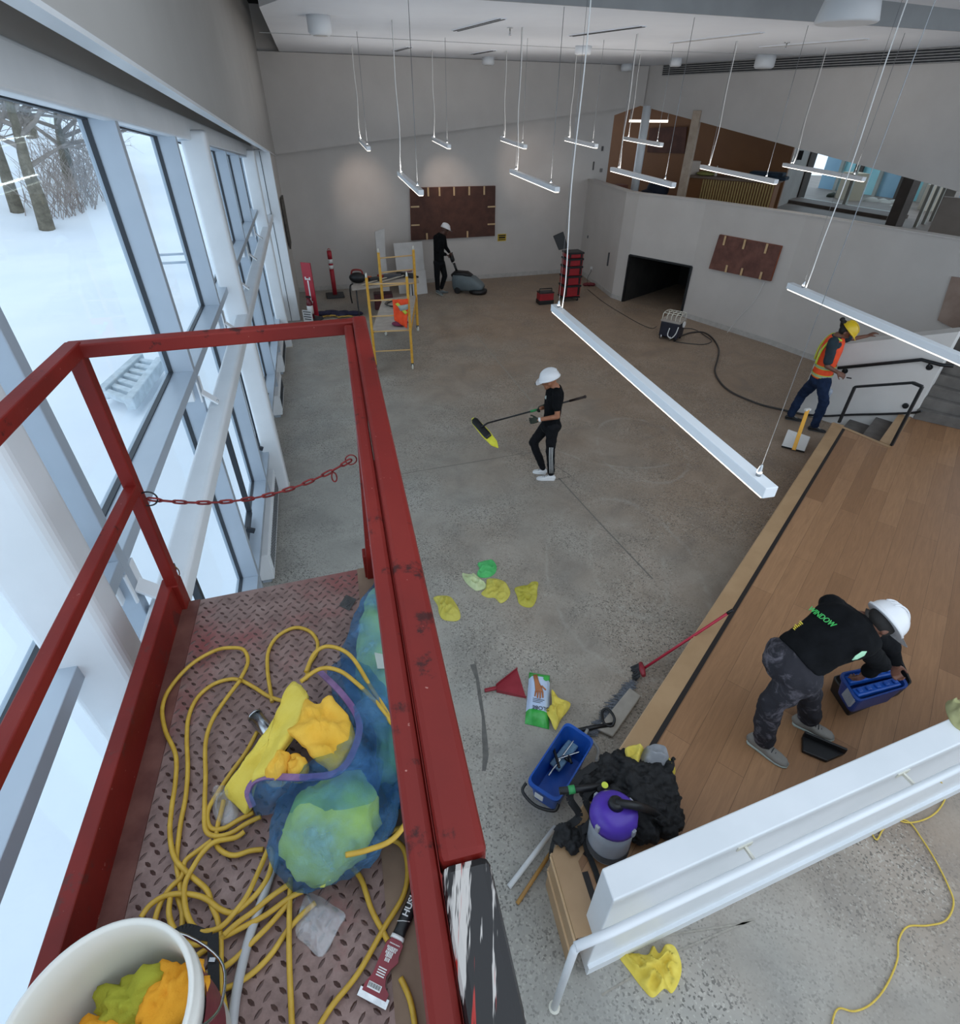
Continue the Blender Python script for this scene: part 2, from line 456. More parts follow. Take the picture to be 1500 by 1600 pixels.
# ---- ceiling
ZC = 5.47
e0, e1 = P(400, 0, ZC), P(435, 78, ZC)
ed = (e1 - e0).normalized()
sA, sB = P(900, 8, ZC), P(1500, 48, ZC); sd_ = (sB - sA).normalized()
CL = e1 + ed * 0.9
poly = [e0 + ed * 0.6 - sd_ * 0.0, CL, FW(uB, 0), BW(9.55, 0), sB + sd_ * 2.7, sA - sd_ * 3.2]
m = MB(); m.prism([(p[0], p[1]) for p in poly], ZC, ZC + 0.08)
ce = m.build('ceiling', MAT['ceil']); tag(ce, kind='structure')
m = MB()                                                # upstand and black void of the long slot
m.bar(sA - sd_ * 3.2 + V((0, 0, 0.14)), sB + sd_ * 3 + V((0, 0, 0.14)), 0.03, 0.30)
tag(m.build('trim_3', mat('slot_upstand', '9a9c9d', 'a4a6a7', 2, 0.7)), kind='structure')
m = MB(); t1, t2 = P(1376, 0, ZC), P(1500, 15, ZC); td = (t2 - t1).normalized(); tn = V((td.y, -td.x, 0))
q = [t1 - td * 3, t2 + td * 4, t2 + td * 4 + tn * 1.6, t1 - td * 3 + tn * 1.6]
m.prism([(p[0], p[1]) for p in q], ZC, ZC + 0.1)
tag(m.build('ceiling_near_panel', MAT['ceil']), kind='structure')
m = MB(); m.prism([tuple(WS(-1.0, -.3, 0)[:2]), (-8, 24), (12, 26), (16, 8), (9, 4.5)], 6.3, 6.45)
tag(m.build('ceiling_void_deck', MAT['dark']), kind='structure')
m = MB()                                                # thin reveal lines across the ceiling
for a, b in (((405, 50), (900, 75)), ((900, 75), (1240, 86))):
    m.bar(P(*a, ZC) + V((0, 0, -0.004)), P(*b, ZC) + V((0, 0, -0.003)), 0.05, 0.006)
tag(m.build('trim_4', mat('ceiling_reveal', 'a7a9ab', 'aeb0b2', 2, 0.8)), kind='structure')
# slot diffusers in the ceiling
MAT['slot'] = mat('diffuser_slot_dark', '3a3c3e', '4a4c4e', 10, 0.6)
dl = 'thin slot diffuser in the ceiling, '
for k, (a, b, lb) in enumerate((((712, 47), (785, 28), 'nearest to the round ceiling sensor'), ((893, 55), (1005, 40), 'crossed by the cable of the longest near pendant'),
        ((617, 79), (640, 73), 'smallest one at the far left'), ((738, 84), (772, 78), 'above the middle of the far wall'), ((1050, 66), (1190, 50), 'pale one left of the sprinkler head'), ((1190, 73), (1355, 60), 'long pale one right of the sprinkler head'))):
    p, q = P(*a, ZC), P(*b, ZC); t = thing('ceiling_diffuser', dl + lb, 'air vent', p, 0, 'ceiling slot diffusers')
    d = (q - p).normalized(); s = V((-d.y, d.x, 0)); m = MB(); m.bar(p - V((0, 0, .006)), q - V((0, 0, .006)), 0.16, 0.012); m.build('diffuser_frame', MAT['ceil'], t)
    m = MB()
    for o_ in (-0.035, 0.035): m.bar(p + s * o_ - V((0, 0, .014)), q + s * o_ - V((0, 0, .014)), 0.03, 0.008)
    m.build('slot', MAT['slot'] if k < 4 else MAT['base'], t)
# long louvre at the top of the upper right wall
m = MB(); (ta, za), (tb, zb_) = bt(1036, 110), bt(1500, 95)
r = thing('wall_louvre', 'long dark horizontal louvre at the top of the upper right wall', 'air vent', BW(ta, za))
fr_ = [BW(ta, za - 0.12) + nb * 0.01, BW(tb + 1, za - 0.12) + nb * 0.01, BW(tb + 1, za + 0.12) + nb * 0.01, BW(ta, za + 0.12) + nb * 0.01]
m.add(fr_, [(0, 1, 2, 3)]); m.build('louvre_backing', MAT['slot'], r)
m = MB()
for k in range(6):
    z = za - 0.11 + 0.044 * k; m.bar(BW(ta, z) + nb * 0.03, BW(tb + 1, z) + nb * 0.03, 0.03, 0.010)
m.build('louvre_blades', MAT['base'], r)
# ---- left bulkhead above the windows
m = MB()
def zbk(s): return 4.46 - 0.084 * s
def sl(m, s0, s1, o0, o1, zf0, zf1, mi=0):
    p = []
    for zf in (zf0, zf1):
        p += [WS(s0, o0, zf(s0)), WS(s1, o0, zf(s1)), WS(s1, o1, zf(s1)), WS(s0, o1, zf(s0))]
    m.hexa(p, mi)
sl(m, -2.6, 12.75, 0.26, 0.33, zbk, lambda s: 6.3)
MAT['bulk'] = mat('bulkhead_paint_shaded', 'b3b0ac', 'b8b5b1', 1.5, 0.8, spec=0.2)  # wall paint darkened: the shade on the bulkhead is put into its colour
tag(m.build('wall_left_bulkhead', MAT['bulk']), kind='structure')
m = MB(); sl(m, -2.6, 12.75, 0.255, 0.336, lambda s: zbk(s) - 0.022, zbk)
tag(m.build('trim_5', MAT['white']), kind='structure')
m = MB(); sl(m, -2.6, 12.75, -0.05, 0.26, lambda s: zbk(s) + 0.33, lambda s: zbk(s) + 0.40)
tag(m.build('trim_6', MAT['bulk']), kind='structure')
m = MB()                                                # outer face closing the recess above the header
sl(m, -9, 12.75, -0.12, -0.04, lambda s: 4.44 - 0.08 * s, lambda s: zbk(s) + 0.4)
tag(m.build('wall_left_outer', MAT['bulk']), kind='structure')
# wall beyond the windows up to the far wall
m = MB(); m.hexa([WS(10.0, 0.31, 0), WS(12.75, 0.31, 0), WS(12.75, 0.1, 0), WS(10.0, 0.1, 0)] + [WS(10.0, 0.31, 4.0), WS(12.75, 0.31, 4.0), WS(12.75, 0.1, 4.0), WS(10.0, 0.1, 4.0)])
tag(m.build('wall_left', MAT['wall']), kind='structure')
# ================================================================ curtain wall
zh = lambda s: 4.47 - 0.077 * s                         # top of the header beam
zg = lambda s: 4.31 - 0.083 * s                         # top of the glass
GL = NT('window_glass')
_tr = GL.n('ShaderNodeBsdfTransparent'); _tr.inputs[0].default_value = (0.93, 0.97, 0.99, 1)
_gl = GL.n('ShaderNodeBsdfGlossy'); _gl.inputs['Roughness'].default_value = 0.03; _gl.inputs[0].default_value = (0.75, 0.9, 0.95, 1)
_lw = GL.n('ShaderNodeLayerWeight'); _lw.inputs[0].default_value = 0.25
_mx = GL.n('ShaderNodeMixShader')
GL.l(GL.math('ADD', GL.math('MULTIPLY', _lw.outputs['Fresnel'], 0.12), 0.01), _mx.inputs[0]); GL.l(_tr.outputs[0], _mx.inputs[1]); GL.l(_gl.outputs[0], _mx.inputs[2])
GL.l(_mx.outputs[0], GL.t.nodes['Material Output'].inputs[0]); MAT['glass'] = GL.mat
m = MB(); sl(m, -9, 9.9, -0.08, 0.02, lambda s: zh(s) - 0.19, zh)
tag(m.build('header_beam', MAT['white'], bevel=0.02, seg=3), 'long white painted steel header beam above the tall windows', 'beam')
ms = [-7.6, -5.2, -2.8, -0.55, 1.25, 3.0, 4.75, 6.5, 8.25, 9.85]
TZ = 2.77
for i in range(len(ms) - 1):
    s0, s1 = ms[i], ms[i + 1]; w = thing('window_%d' % (i + 1), None, None, WS(s0, 0, 0)); w['kind'] = 'structure'
    m = MB(); m.hexa([WS(s0 - .035, -.2, 0), WS(s0 + .035, -.2, 0), WS(s0 + .035, 0, 0), WS(s0 - .035, 0, 0)] + [WS(s0 - .035, -.2, zg(s0) + .06), WS(s0 + .035, -.2, zg(s0) + .06), WS(s0 + .035, 0, zg(s0) + .06), WS(s0 - .035, 0, zg(s0) + .06)])
    m.build('mullion', MAT['alu'], w, bevel=0.004)
    a, b = s0 + .035, s1 - .035
    m = MB(); sl(m, a, b, -.2, 0, lambda s: zg(s) - 0.02, lambda s: zg(s) + 0.06); sl(m, a, b, -.2, 0, lambda s: TZ - .07, lambda s: TZ); sl(m, a, b, -.2, 0, lambda s: 0.58, lambda s: 0.64)
    m.build('transom', MAT['alu'], w, bevel=0.004)
    for (z0, z1) in ((lambda s: TZ, lambda s: zg(s) - .02), (lambda s: .64, lambda s: TZ - .07)):
        m = MB()
        m.hexa([WS(a, -.172, z0(a)), WS(b, -.172, z0(b)), WS(b, -.164, z0(b)), WS(a, -.164, z0(a))] + [WS(a, -.172, z1(a)), WS(b, -.172, z1(b)), WS(b, -.164, z1(b)), WS(a, -.164, z1(a))])
        gp = m.build('glass_pane', MAT['glass'], w)
        m = MB(); k = .022
        for (c0, c1) in (((a, z0), (b, z0)), ((a, z1), (b, z1)), ((a, z0), (a, z1)), ((b, z0), (b, z1))):
            q0, q1 = WS(c0[0], -.158, c0[1](c0[0])), WS(c1[0], -.158, c1[1](c1[0])); m.bar(q0, q1, 0.018, 0.03, up=NW)
        m.build('gasket', MAT['alud'], w)
    if i in (2, 3, 4, 5, 7):                            # dark framed opening light in the lower pane
        m = MB(); c = a + .12; e = a + .95
        for (u0, zz0, u1, zz1) in ((c, .72, e, .72), (c, 1.9, e, 1.9), (c, .72, c, 1.9), (e, .72, e, 1.9)):
            m.bar(WS(u0, -.13, zz0), WS(u1, -.13, zz1), 0.05, 0.05, up=NW)
        m.bar(WS(c + .4, -.12, .8), WS(c + .4, -.04, .76), 0.03, 0.05)
        m.build('opening_light', MAT['alud'], w)
# closing pier at the end of the glazing
m = MB(); m.hexa([WS(9.88, -.2, 0), WS(10.05, -.2, 0), WS(10.05, .33, 0), WS(9.88, .33, 0)] + [WS(9.88, -.2, 3.66), WS(10.05, -.2, 3.66), WS(10.05, .33, 3.66), WS(9.88, .33, 3.66)])
tag(m.build('wall_left_pier', MAT['white'], bevel=0.006), kind='structure')
m = MB(); m.bar(WS(9.875, .12, 0), WS(9.875, .12, 3.63), .012, .012, up=DW); tag(m.build('trim_7', MAT['alud']), kind='structure')
# low curb/bench under the glass and the radiators on it
m = MB(); sl(m, -9, 9.88, -.2, -.13, lambda s: 0, lambda s: .58); tag(m.build('wall_left_curb', MAT['white'], bevel=.006), kind='structure')
# steel columns standing behind the rail
col0 = None
for s, lb in ((-3.335, 'white square steel column beside the lift platform, nearest the camera'), (2.02, 'white square steel column standing at the middle of the windows'), (8.0, 'white square steel column furthest along the windows, by the end pier')):
    if col0 is None:
        col0 = thing('steel_column', lb, 'column', WS(s, .03, 0), _az, 'white columns along the windows')
        m = MB(); m.box(WS(s, .03, 2.15), (.24, .175, 4.3), RZ(_az)); m.build('shaft', MAT['white'], col0, bevel=.035, seg=4)
        m = MB(); m.box(WS(s, .03, .006), (.25, .185, .012), RZ(_az)); m.build('base_seal', MAT['cream'], col0)
    else:
        c = copy_tree(col0); c.location = WS(s, .03, 0); c['label'] = lb; c.scale = (1, 1, (zh(s) - .1) / 4.3)
# the long horizontal tube on brackets in front of the windows
rl = thing('window_rail', 'long thick white tube fixed across the window wall at mid height', 'beam', WS(0, .15, 2.4))
m = MB(); sl(m, -9, 9.6, .01, .165, lambda s: 2.33, lambda s: 2.46)
m.build('rail_tube', MAT['white'], rl, bevel=.03, seg=4)
m = MB(); m.bar(WS(9.6, .1, 2.40), WS(9.88, .1, 2.40), .06, .06); m.build('rail_end', MAT['metal'], rl)
for s in ms[1:-1]:
    m = MB(); m.box(WS(s + .02, -.10, 2.60), (.10, .20, .12), RZ(_az)); m.bar(WS(s + .02, -.01, 2.58), WS(s + .02, .10, 2.475), .09, .014); m.box(WS(s + .02, -.006, 2.60), (.012, .14, .17), RZ(_az))
    b = m.build('bracket', MAT['white'], rl, bevel=.003)
    m = MB(); m.lathe([(.013, 0), (.013, .012)], WS(s + .02, .09, 2.485), 6); m.build('bolt', MAT['metal'], b)
# radiators
for s0, s1, lb in ((0.0, 1.85, 'long white radiator under the windows nearest the lift'), (4.3, 5.4, 'short white radiator under the windows behind the middle column'), (6.3, 7.7, 'white radiator furthest along the windows')):
    r = thing('radiator', lb, 'radiator', WS(s0, .0, 0), 0, 'radiators under the windows'); z1 = .41
    m = MB(); sl(m, s0, s1, -.17, .02, lambda s: .05, lambda s: z1); m.build('casing', MAT['white'], r, bevel=.008)
    m = MB(); sl(m, s0 + .05, s1 - .05, .019, .03, lambda s: .10, lambda s: .37); m.build('front_frame', MAT['white'], r, bevel=.003)
    m = MB(); k = s0 + .09
    while k < s1 - .1:
        sl(m, k, k + .022, .028, .033, lambda s: .14, lambda s: .34); k += .05
    m.build('grille', MAT['alud'], r)
    m = MB(); sl(m, s0 + .02, s1 - .02, -.12, -.02, lambda s: 0, lambda s: .05); m.build('plinth', MAT['alu'], r)
# ================================================================ outside
MAT['snow'] = mat('snow', 'eef3fa', 'f6f9fd', 0.5, 0.9, spec=0.1, bump=0.3, bscale=1.5, bdist=0.05)
def gz(x, y):
    r = math.hypot(x, y); z = -0.05
    if r > 29: z += 0.17 * (r - 29)
    return z + 0.25 * (noise.noise(V((x * .15, y * .15, 0)))) * min(1, max(0, (r - 6) / 10))
def PG(px, py):
    d = ray(px, py); lo, hi = 1.0, 400.0
    for k in range(1, 4000):
        t = k * 0.05 / max(0.02, math.hypot(d.x, d.y)) ; 
        if H + d.z * t < gz(d.x * t, d.y * t): return V((d.x * t, d.y * t, gz(d.x * t, d.y * t)))
    return V((d.x * t, d.y * t, 0))
m = MB(); N1, N2 = 60, 70; vs = []
for i in range(N1):
    for j in range(N2):
        s = -22 + 110 * (i / (N1 - 1)) ** 1.3; off = -0.30 - 85 * (j / (N2 - 1)) ** 1.8
        p = WS(s, off, 0); vs.append(V((p.x, p.y, gz(p.x, p.y))))
m.add(vs, [(i * N2 + j, i * N2 + j + 1, (i + 1) * N2 + j + 1, (i + 1) * N2 + j) for i in range(N1 - 1) for j in range(N2 - 1)], 0, True)
tag(m.build('snow_ground', MAT['snow']), 'deep smooth snow covering the ground outside the windows', 'snow', kind='stuff')
t = NT('bark'); cc = t.ramp(t.noise(5, 6, 0.7), [(0.3, '5d574c'), (0.7, '8a8272')]); MAT['bark'] = t.set(cc, 0.95); t.bump(t.noise(14, 5), 0.8, 0.05)
MAT['twig'] = mat('twig_bark', '857c76', '9d938c', 3, 0.95)
def tree(px, py, up, r0, label, seed, nb=9, split=0.45):
    """up: list of pixel points the trunk passes, from the foot"""
    rnd = random.Random(seed); b = PG(px, py); R = math.hypot(b.x, b.y)
    pts = [b - V((0, 0, .2))] + [PD(x, y, R, b) for x, y in up]
    root = thing('bare_tree', label, 'tree', b, 0, 'bare trees in the snow')
    tr = cr(pts, 6); n = len(tr); m = MB(); m.tube(tr, [r0 * (1.15 - .85 * i / (n - 1)) for i in range(n)], 10)
    m.build('trunk', MAT['bark'], root)
    m = MB()
    def grow(p, d, L, r, lev):
        q = [p]; dd = d.copy()
        for k in range(4):
            dd = (dd + V((rnd.uniform(-.35, .35), rnd.uniform(-.35, .35), rnd.uniform(-.22, .25)))).normalized(); q.append(q[-1] + dd * L / 4)
        m.tube(q, [r * (1 - .18 * k) for k in range(5)], 5 if lev < 2 else 3, cap=False)
        if lev < 4:
            for k in range(4 if lev < 2 else 3):
                w = rnd.choice(q[1:]); a = rnd.uniform(0, 6.28)
                grow(w, (dd * .7 + V((math.cos(a), math.sin(a), rnd.uniform(-.3, .7))) * .8).normalized(), L * rnd.uniform(.5, .7), r * .5, lev + 1)
    for k in range(nb):
        i = int(n * (split + (1 - split) * k / nb)); a = rnd.uniform(0, 6.28)
        grow(tr[min(i, n - 1)], V((math.cos(a), math.sin(a), rnd.uniform(.1, .9))).normalized(), rnd.uniform(3.0, 6.0), r0 * .36, 0)
    tag(m.build('branches', MAT['twig'], root), None)
tree(73, 358, [(58, 305), (42, 262), (30, 215), (14, 160), (0, 110)], .27, 'thick leaning bare tree, the nearest to the window with its foot in the snow edge', 3, 9, .4)
tree(27, 331, [(14, 290), (4, 255), (-12, 205), (-30, 150)], .25, 'bare tree at the far left behind the thick leaning one', 5, 5, .5)
tree(108, 281, [(103, 250), (97, 225), (90, 195), (86, 160)], .27, 'forked bare tree further back, on the right of the others', 11, 9, .45)
tree(50, 215, [(44, 180), (38, 150)], .3, 'small bare tree far back between the thicker trunks', 17, 6, .3)
# brush along the snow edge, nobody could count it
rnd = random.Random(4); m = MB()
for k in range(520):
    x = rnd.gauss(118, 32); y = rnd.uniform(235, 345)
    if x > 178 or x < 40 or y > 352 - (x - 75) * .32: continue
    b = PG(x, y); a = rnd.uniform(0, 6.28); L = rnd.uniform(.5, 1.8); d = V((math.cos(a) * .5, math.sin(a) * .5, 1)).normalized()
    m.tube([b, b + d * L * .5, b + d * L + V((math.cos(a), math.sin(a), 0)) * .25], [.022, .016, .008], 3, cap=False)
tag(m.build('brush', mat('dry_brush', 'a69a94', 'b5aaa4', 2, 0.95)), 'dry leafless brush poking through the snow under the trees', 'bush', kind='stuff')
# ladder frame lying in the snow
ld = thing('snowy_ladder', 'ladder half covered in snow lying on the ground outside the window', 'ladder', P(203, 632, 0.1))
A = [P(160, 616, .18), P(220, 560, .18)]; B = [P(203, 632, .18), P(253, 565, .18)]
MAT['snowm'] = mat('frosted_metal', 'b9c4cb', 'd6dfe6', 6, 0.8)
for q in (A, B):
    m = MB(); m.bar(q[0], q[1], .16, .22); m.build('side_rail', MAT['snowm'], ld, bevel=.02)
for k in range(7):
    f = (k + .4) / 7; m = MB(); m.bar(A[0].lerp(A[1], f), B[0].lerp(B[1], f), .13, .12); m.build('rung', MAT['snowm'], ld, bevel=.02)
# neighbouring wing seen through the far window
m = MB(); p0 = PL(WS(4, -9, 0), WS(14, -5, 0), 338, 300); 
q1 = WS(14.0, -.4, -.1); q0 = PL(WS(14, -5, 0), q1, 341, 300); q0.z = -.1
m.bar(q0 + V((0, 0, 3)), q1 + V((0, 0, 3)), .3, 6.2); bw = m.build('neighbour_wing', mat('blue_grey_cladding', '8397a8', '8fa2b1', 1.5, 0.7))
tag(bw, 'blue-grey clad wall of the neighbouring wing seen through the far windows', 'building')
# two thin pipes over the snow
for k, (a, b) in enumerate((((238, 399), (300, 396)), ((240, 412), (302, 409)))):
    m = MB(); m.tube([P(*a, .4), P(*b, .4)], .04, 6)
    tag(m.build('cable', MAT['alu']), ('upper' if k == 0 else 'lower') + ' of two thin lines crossing the snow outside', 'cable')
# ================================================================ upper gallery behind the low wall
ZU = 1.85
outp = []
pr = [V((p.x, p.y, 0)) for p in pathR]
m = MB(); poly = [(p.x, p.y) for p in (C0 + V((.1, .15, 0)), C1 + V((.12, .12, 0)), C3 + V((.16, .12, 0)), C4 + V((.17, .11, 0)), C6 + V((.2, .1, 0)))]
m.prism(poly + [(20, 6), (26, 30), (10, 36), (0.5, 26), tuple((FW(uC + .3, 0) - nf * .3)[:2])], ZU - .2, ZU)
MAT['gfloor'] = mat('gallery_floor', '6d635a', '7b7067', 2, 0.6)
tag(m.build('floor_gallery', MAT['gfloor']), kind='structure')
t = NT('stained_wood_wall'); cc = t.mix(t.noise(1.2, 5), '6e4526', '85582f'); MAT['wwall'] = t.set(cc, 0.55)
dk0, dk1 = P(1068, 273, 2.9), P(1213, 283, 2.9)
dd_ = (dk1 - dk0).normalized(); dn_ = V((-dd_.y, dd_.x, 0)); dn_ = dn_ if dn_.dot(dk0) > 0 else -dn_
w0 = dk0 + dn_ * 2.6; w0.z = 0
wl, wr = PL(w0, w0 + dd_, 930, 230), PL(w0, w0 + dd_, 1236, 250)
m = MB(); m.bar(V((wl.x, wl.y, 3.6)), V((wr.x, wr.y, 3.6)), .15, 3.6)
tag(m.build('wall_gallery_wood', MAT['wwall']), kind='structure')
# gallery ceiling
m = MB(); wt = V((wl.x, wl.y, 0)); wq = V((wr.x, wr.y, 0))
m.prism([tuple((BW(0, 0) - nb * .4)[:2]), tuple((BW(5.2, 0) - nb * .4)[:2]), tuple(wq[:2]), tuple(wt[:2]), tuple(FW(uB - 1.2, 0)[:2])], 4.62, 4.7)
tag(m.build('ceiling_gallery', MAT['wwall']), kind='structure')
# columns on the gallery edge
tc, _ = bt(1001, 235); c = thing('round_column', 'slim round white column rising from the gallery edge', 'column', BW(tc, ZU)); m = MB(); m.lathe([(.125, 0), (.125, 2.7)], BW(tc, ZU), 24); m.build('shaft', MAT['white'], c)
m = MB(); m.lathe([(.17, 0), (.17, .03)], BW(tc, ZU), 24); m.build('base_ring', MAT['white'], c)
tc, _ = bt(1074, 258); m = MB(); m.box(BW(tc, ZU + 1.3), (.22, .2, 2.6), RZ(-.6))
MAT['beige'] = mat('taped_beige_column', 'a89684', 'b9a998', 5, 0.7)
tag(m.build('square_column', MAT['beige'], bevel=.01), 'beige square column on the gallery, left of the ribbed counter', 'column')
# reception counter with ribbed front
t = NT('ribbed_oak'); cc = t.mix(t.noise(6, 4), 'a08a55', 'b39c66'); MAT['rib'] = t.set(cc, 0.6)
cn = thing('reception_counter', 'long reception counter with a vertically ribbed yellow-brown front', 'counter', V((dk0.x, dk0.y, ZU)))
m = MB(); a = V((dk0.x, dk0.y, 0)); b = V((dk1.x, dk1.y, 0)); f0 = a + dn_ * .3; f1 = b + dn_ * .3
m.bar(f0 + V((0, 0, (ZU + 2.84) / 2)), f1 + V((0, 0, (ZU + 2.84) / 2)), .56, 2.84 - ZU); m.build('body', MAT['wwall'], cn)
m = MB(); L = (b - a).length; k = .08
sL = PL(a, b, 1098, 290); k = max(.08, (V((sL.x, sL.y, 0)) - a).dot(dd_))
while k < L - .03:
    p = a + dd_ * k; m.bar(p + V((0, 0, ZU + .03)), p + V((0, 0, 2.82)), .035, .05, up=dn_); k += .075
m.build('ribbed_front', MAT['rib'], cn)
m = MB(); m.bar(f0 - dd_ * .05 + V((0, 0, 2.87)), f1 + dd_ * .05 + V((0, 0, 2.87)), .72, .06); m.build('counter_top', mat('counter_top', '6b5a4b', '77665a', 3, 0.5), cn, bevel=.005)
# things lying on the counter
def onb(f, g, z=2.9): return a + dd_ * (L * f) + dn_ * g + V((0, 0, z))
o = thing('folded_sheet', 'dark blue folded sheet at the right end of the counter', 'sheet', onb(.88, .3))
for k, (w, z) in enumerate(((1.1, .05), (.9, .14))):
    m = MB(); m.box(onb(.87, .3, 2.9 + z), (w, .45, .09), RZ(math.atan2(dd_.y, dd_.x))); m.build('layer', mat('navy_cloth%d' % k, '1c2a38', '243646', 8, 0.9), o, bevel=.03)
for (f, w, h, col, lb, nm) in ((.06, .3, .35, 'b4a79c', 'pale cardboard box on the left end of the counter', 'cardboard_box'), (.2, .45, .12, '8b8a4e', 'olive crumpled cloth on the counter beside the pale box', 'cloth'), (.33, .08, .26, 'c9c2b4', 'small pale bottle standing on the counter', 'bottle')):
    m = MB(); q = onb(f, .25, 2.9)
    if nm == 'bottle': m.lathe([(w * .5, 0), (w * .5, h * .65), (w * .2, h * .8), (w * .2, h)], q, 12)
    elif nm == 'cloth':
        m.ell(q + V((0, 0, h * .4)), (w * .5, .18, h * .5)); m.ell(q + V((.12, -.05, h * .3)), (w * .4, .15, h * .35))
    else: m.box(q + V((0, 0, h / 2)), (w, .25, h), RZ(.3))
    oo = m.build(nm, mat('c_' + nm, col, None, rough=.8), bevel=.01); tag(oo, lb, nm.split('_')[-1])
# boarded panel on the wood wall and objects on the floor
pa, pb, pc, pd = [PL(wt - dn_ * .12, wt + dd_ - dn_ * .12, x, y) for x, y in ((1016, 200), (1074, 198), (1070, 240), (1012, 238))]
m = MB(); m.hexa([q for q in (pa, pb, pc, pd)] + [q - dn_ * .06 for q in (pa, pb, pc, pd)])
MAT['kraft'] = mat('brown_building_paper', '4a2c22', '5b382c', 4, 0.7, bump=.3, bscale=10, bdist=.02)
tag(m.build('covered_panel', MAT['kraft']), 'dark brown paper-covered panel hanging on the gallery wood wall', 'panel')
dj, _ = None, None
for (x, y, w, h, col, lb, nm, ct) in ((1020, 283, .7, .55, '1e2636', 'dark blue packed bags heaped on the gallery floor left of the counter', 'bag', 'bag'), (966, 288, .5, .6, '6a3f30', 'reddish brown box standing by the gallery jamb', 'crate', 'box')):
    q = PD(x, y, 20.5); m = MB(); z = ZU + h / 2
    if nm == 'bag': m.ell(V((q.x, q.y, ZU + .3)), (.5, .4, .32)); m.ell(V((q.x + .2, q.y, ZU + .6)), (.35, .3, .3))
    else: m.box(V((q.x, q.y, ZU + .35)), (w, .4, .7), RZ(.3))
    tag(m.build(nm, mat('g_' + nm, col, None, rough=.8), bevel=.01), lb, ct)
# grey pier, dark jamb and glazing of the entrance
MAT['pier'] = mat('grey_pier_paint', '98928c', 'a39d97', 2, 0.7)
g0, g1 = P(1242, 311, ZU), P(1408, 338, ZU)
p0_, p1_ = P(1196, 329, ZU), P(1216, 314, ZU)
m = MB(); m.bar(p0_ + V((0, 0, 1.7)), g0 + V((0, 0, 1.7)), .16, 3.4)
tag(m.build('wall_gallery_pier', MAT['pier']), kind='structure')
m = MB(); q = p0_.lerp(g0, .52); q = V((q.x, q.y, 3.3)) - dn_ * .12
for k in (-.14, .14): m.box(q + dd_ * k, (.16, .04, .26), RZ(math.atan2(dd_.y, dd_.x)))
tag(m.build('wall_switch', MAT['black']), 'pair of black switch plates on the grey gallery pier', 'switch')
MAT['dkcol'] = mat('dark_brown_column', '4b433e', '59504a', 3, 0.6)
gd = (g1 - g0).normalized(); gL = (g1 - g0).length
m = MB(); m.box(g0 + V((0, 0, 1.7)), (.5, .3, 3.4), RZ(math.atan2(gd.y, gd.x))); tag(m.build('trim_8', MAT['dkcol']), kind='structure')
wn = thing('window_20', None, None, g0); wn['kind'] = 'structure'
m = MB(); MAT['frame'] = mat('pale_frame', 'a5a79f', 'b4b6ae', 3, 0.5)
m.bar(g0 + V((0, 0, .04)), g1 + V((0, 0, .04)), .12, .08); m.bar(g0 + V((0, 0, 3.4)), g1 + V((0, 0, 3.4)), .12, .08); m.build('sill_frame', MAT['frame'], wn)
for f in (.02, .5, .98):
    m = MB(); q = g0.lerp(g1, f); m.bar(q, q + V((0, 0, 3.4)), .08, .12, up=gd); m.build('mullion', MAT['frame'], wn)
m = MB(); m.bar(g0 + V((0, 0, 1.7)), g1 + V((0, 0, 1.7)), .012, 3.3); m.build('glass_pane', MAT['glass'], wn)
# low step in front of the glazing
m = MB(); m.bar(g0 - V((.5, .6, -.05)), g1 - V((.5, .6, -.05)), .9, .1); tag(m.build('trim_9', mat('step_brown', '665b53', '74685f', 2, 0.7)), kind='structure')
# outside of the entrance: teal glazed wall, pavement, building rubble
og = V((.8, .6, 0)).normalized()
MAT['teal'] = mat('teal_glazing', '86cdd8', 'a9e2e8', .6, 0.25); MAT['tealb'] = mat('blue_glazing', '7fa9c4', '9cc3d6', .5, 0.25)
bx = thing('glazed_building', 'teal glazed building with dark mullions outside the gallery entrance', 'building', g0 + og * 4.2)
dl_ = (g1 - g0).normalized()
for k in range(11):
    q = g0 + og * 4.2 - dl_ * 1.5 + dl_ * (k * .92); m = MB(); m.bar(q + V((0, 0, .6)), q + dl_ * .8 + V((0, 0, .6)), .1, 2.5)
    m.build('glazed_bay', MAT['teal'] if k % 3 else MAT['tealb'], bx)
    m = MB(); m.bar(q + dl_ * .86 - og * .1 + V((0, 0, -.65)), q + dl_ * .86 - og * .1 + V((0, 0, 2.0)), .12, .2, up=og); m.build('fin', MAT['dkcol'] if k % 2 else MAT['frame'], bx)
m = MB(); m.prism([tuple((g0 + og * .2 - dl_ * 3)[:2]), tuple((g1 + og * .2 + dl_ * 8)[:2]), tuple((g1 + og * 30 + dl_ * 8)[:2]), tuple((g0 + og * 30 - dl_ * 3)[:2])], ZU - .9, ZU - .65)
tag(m.build('floor_forecourt', MAT['snow']), kind='structure')
rnd = random.Random(9)
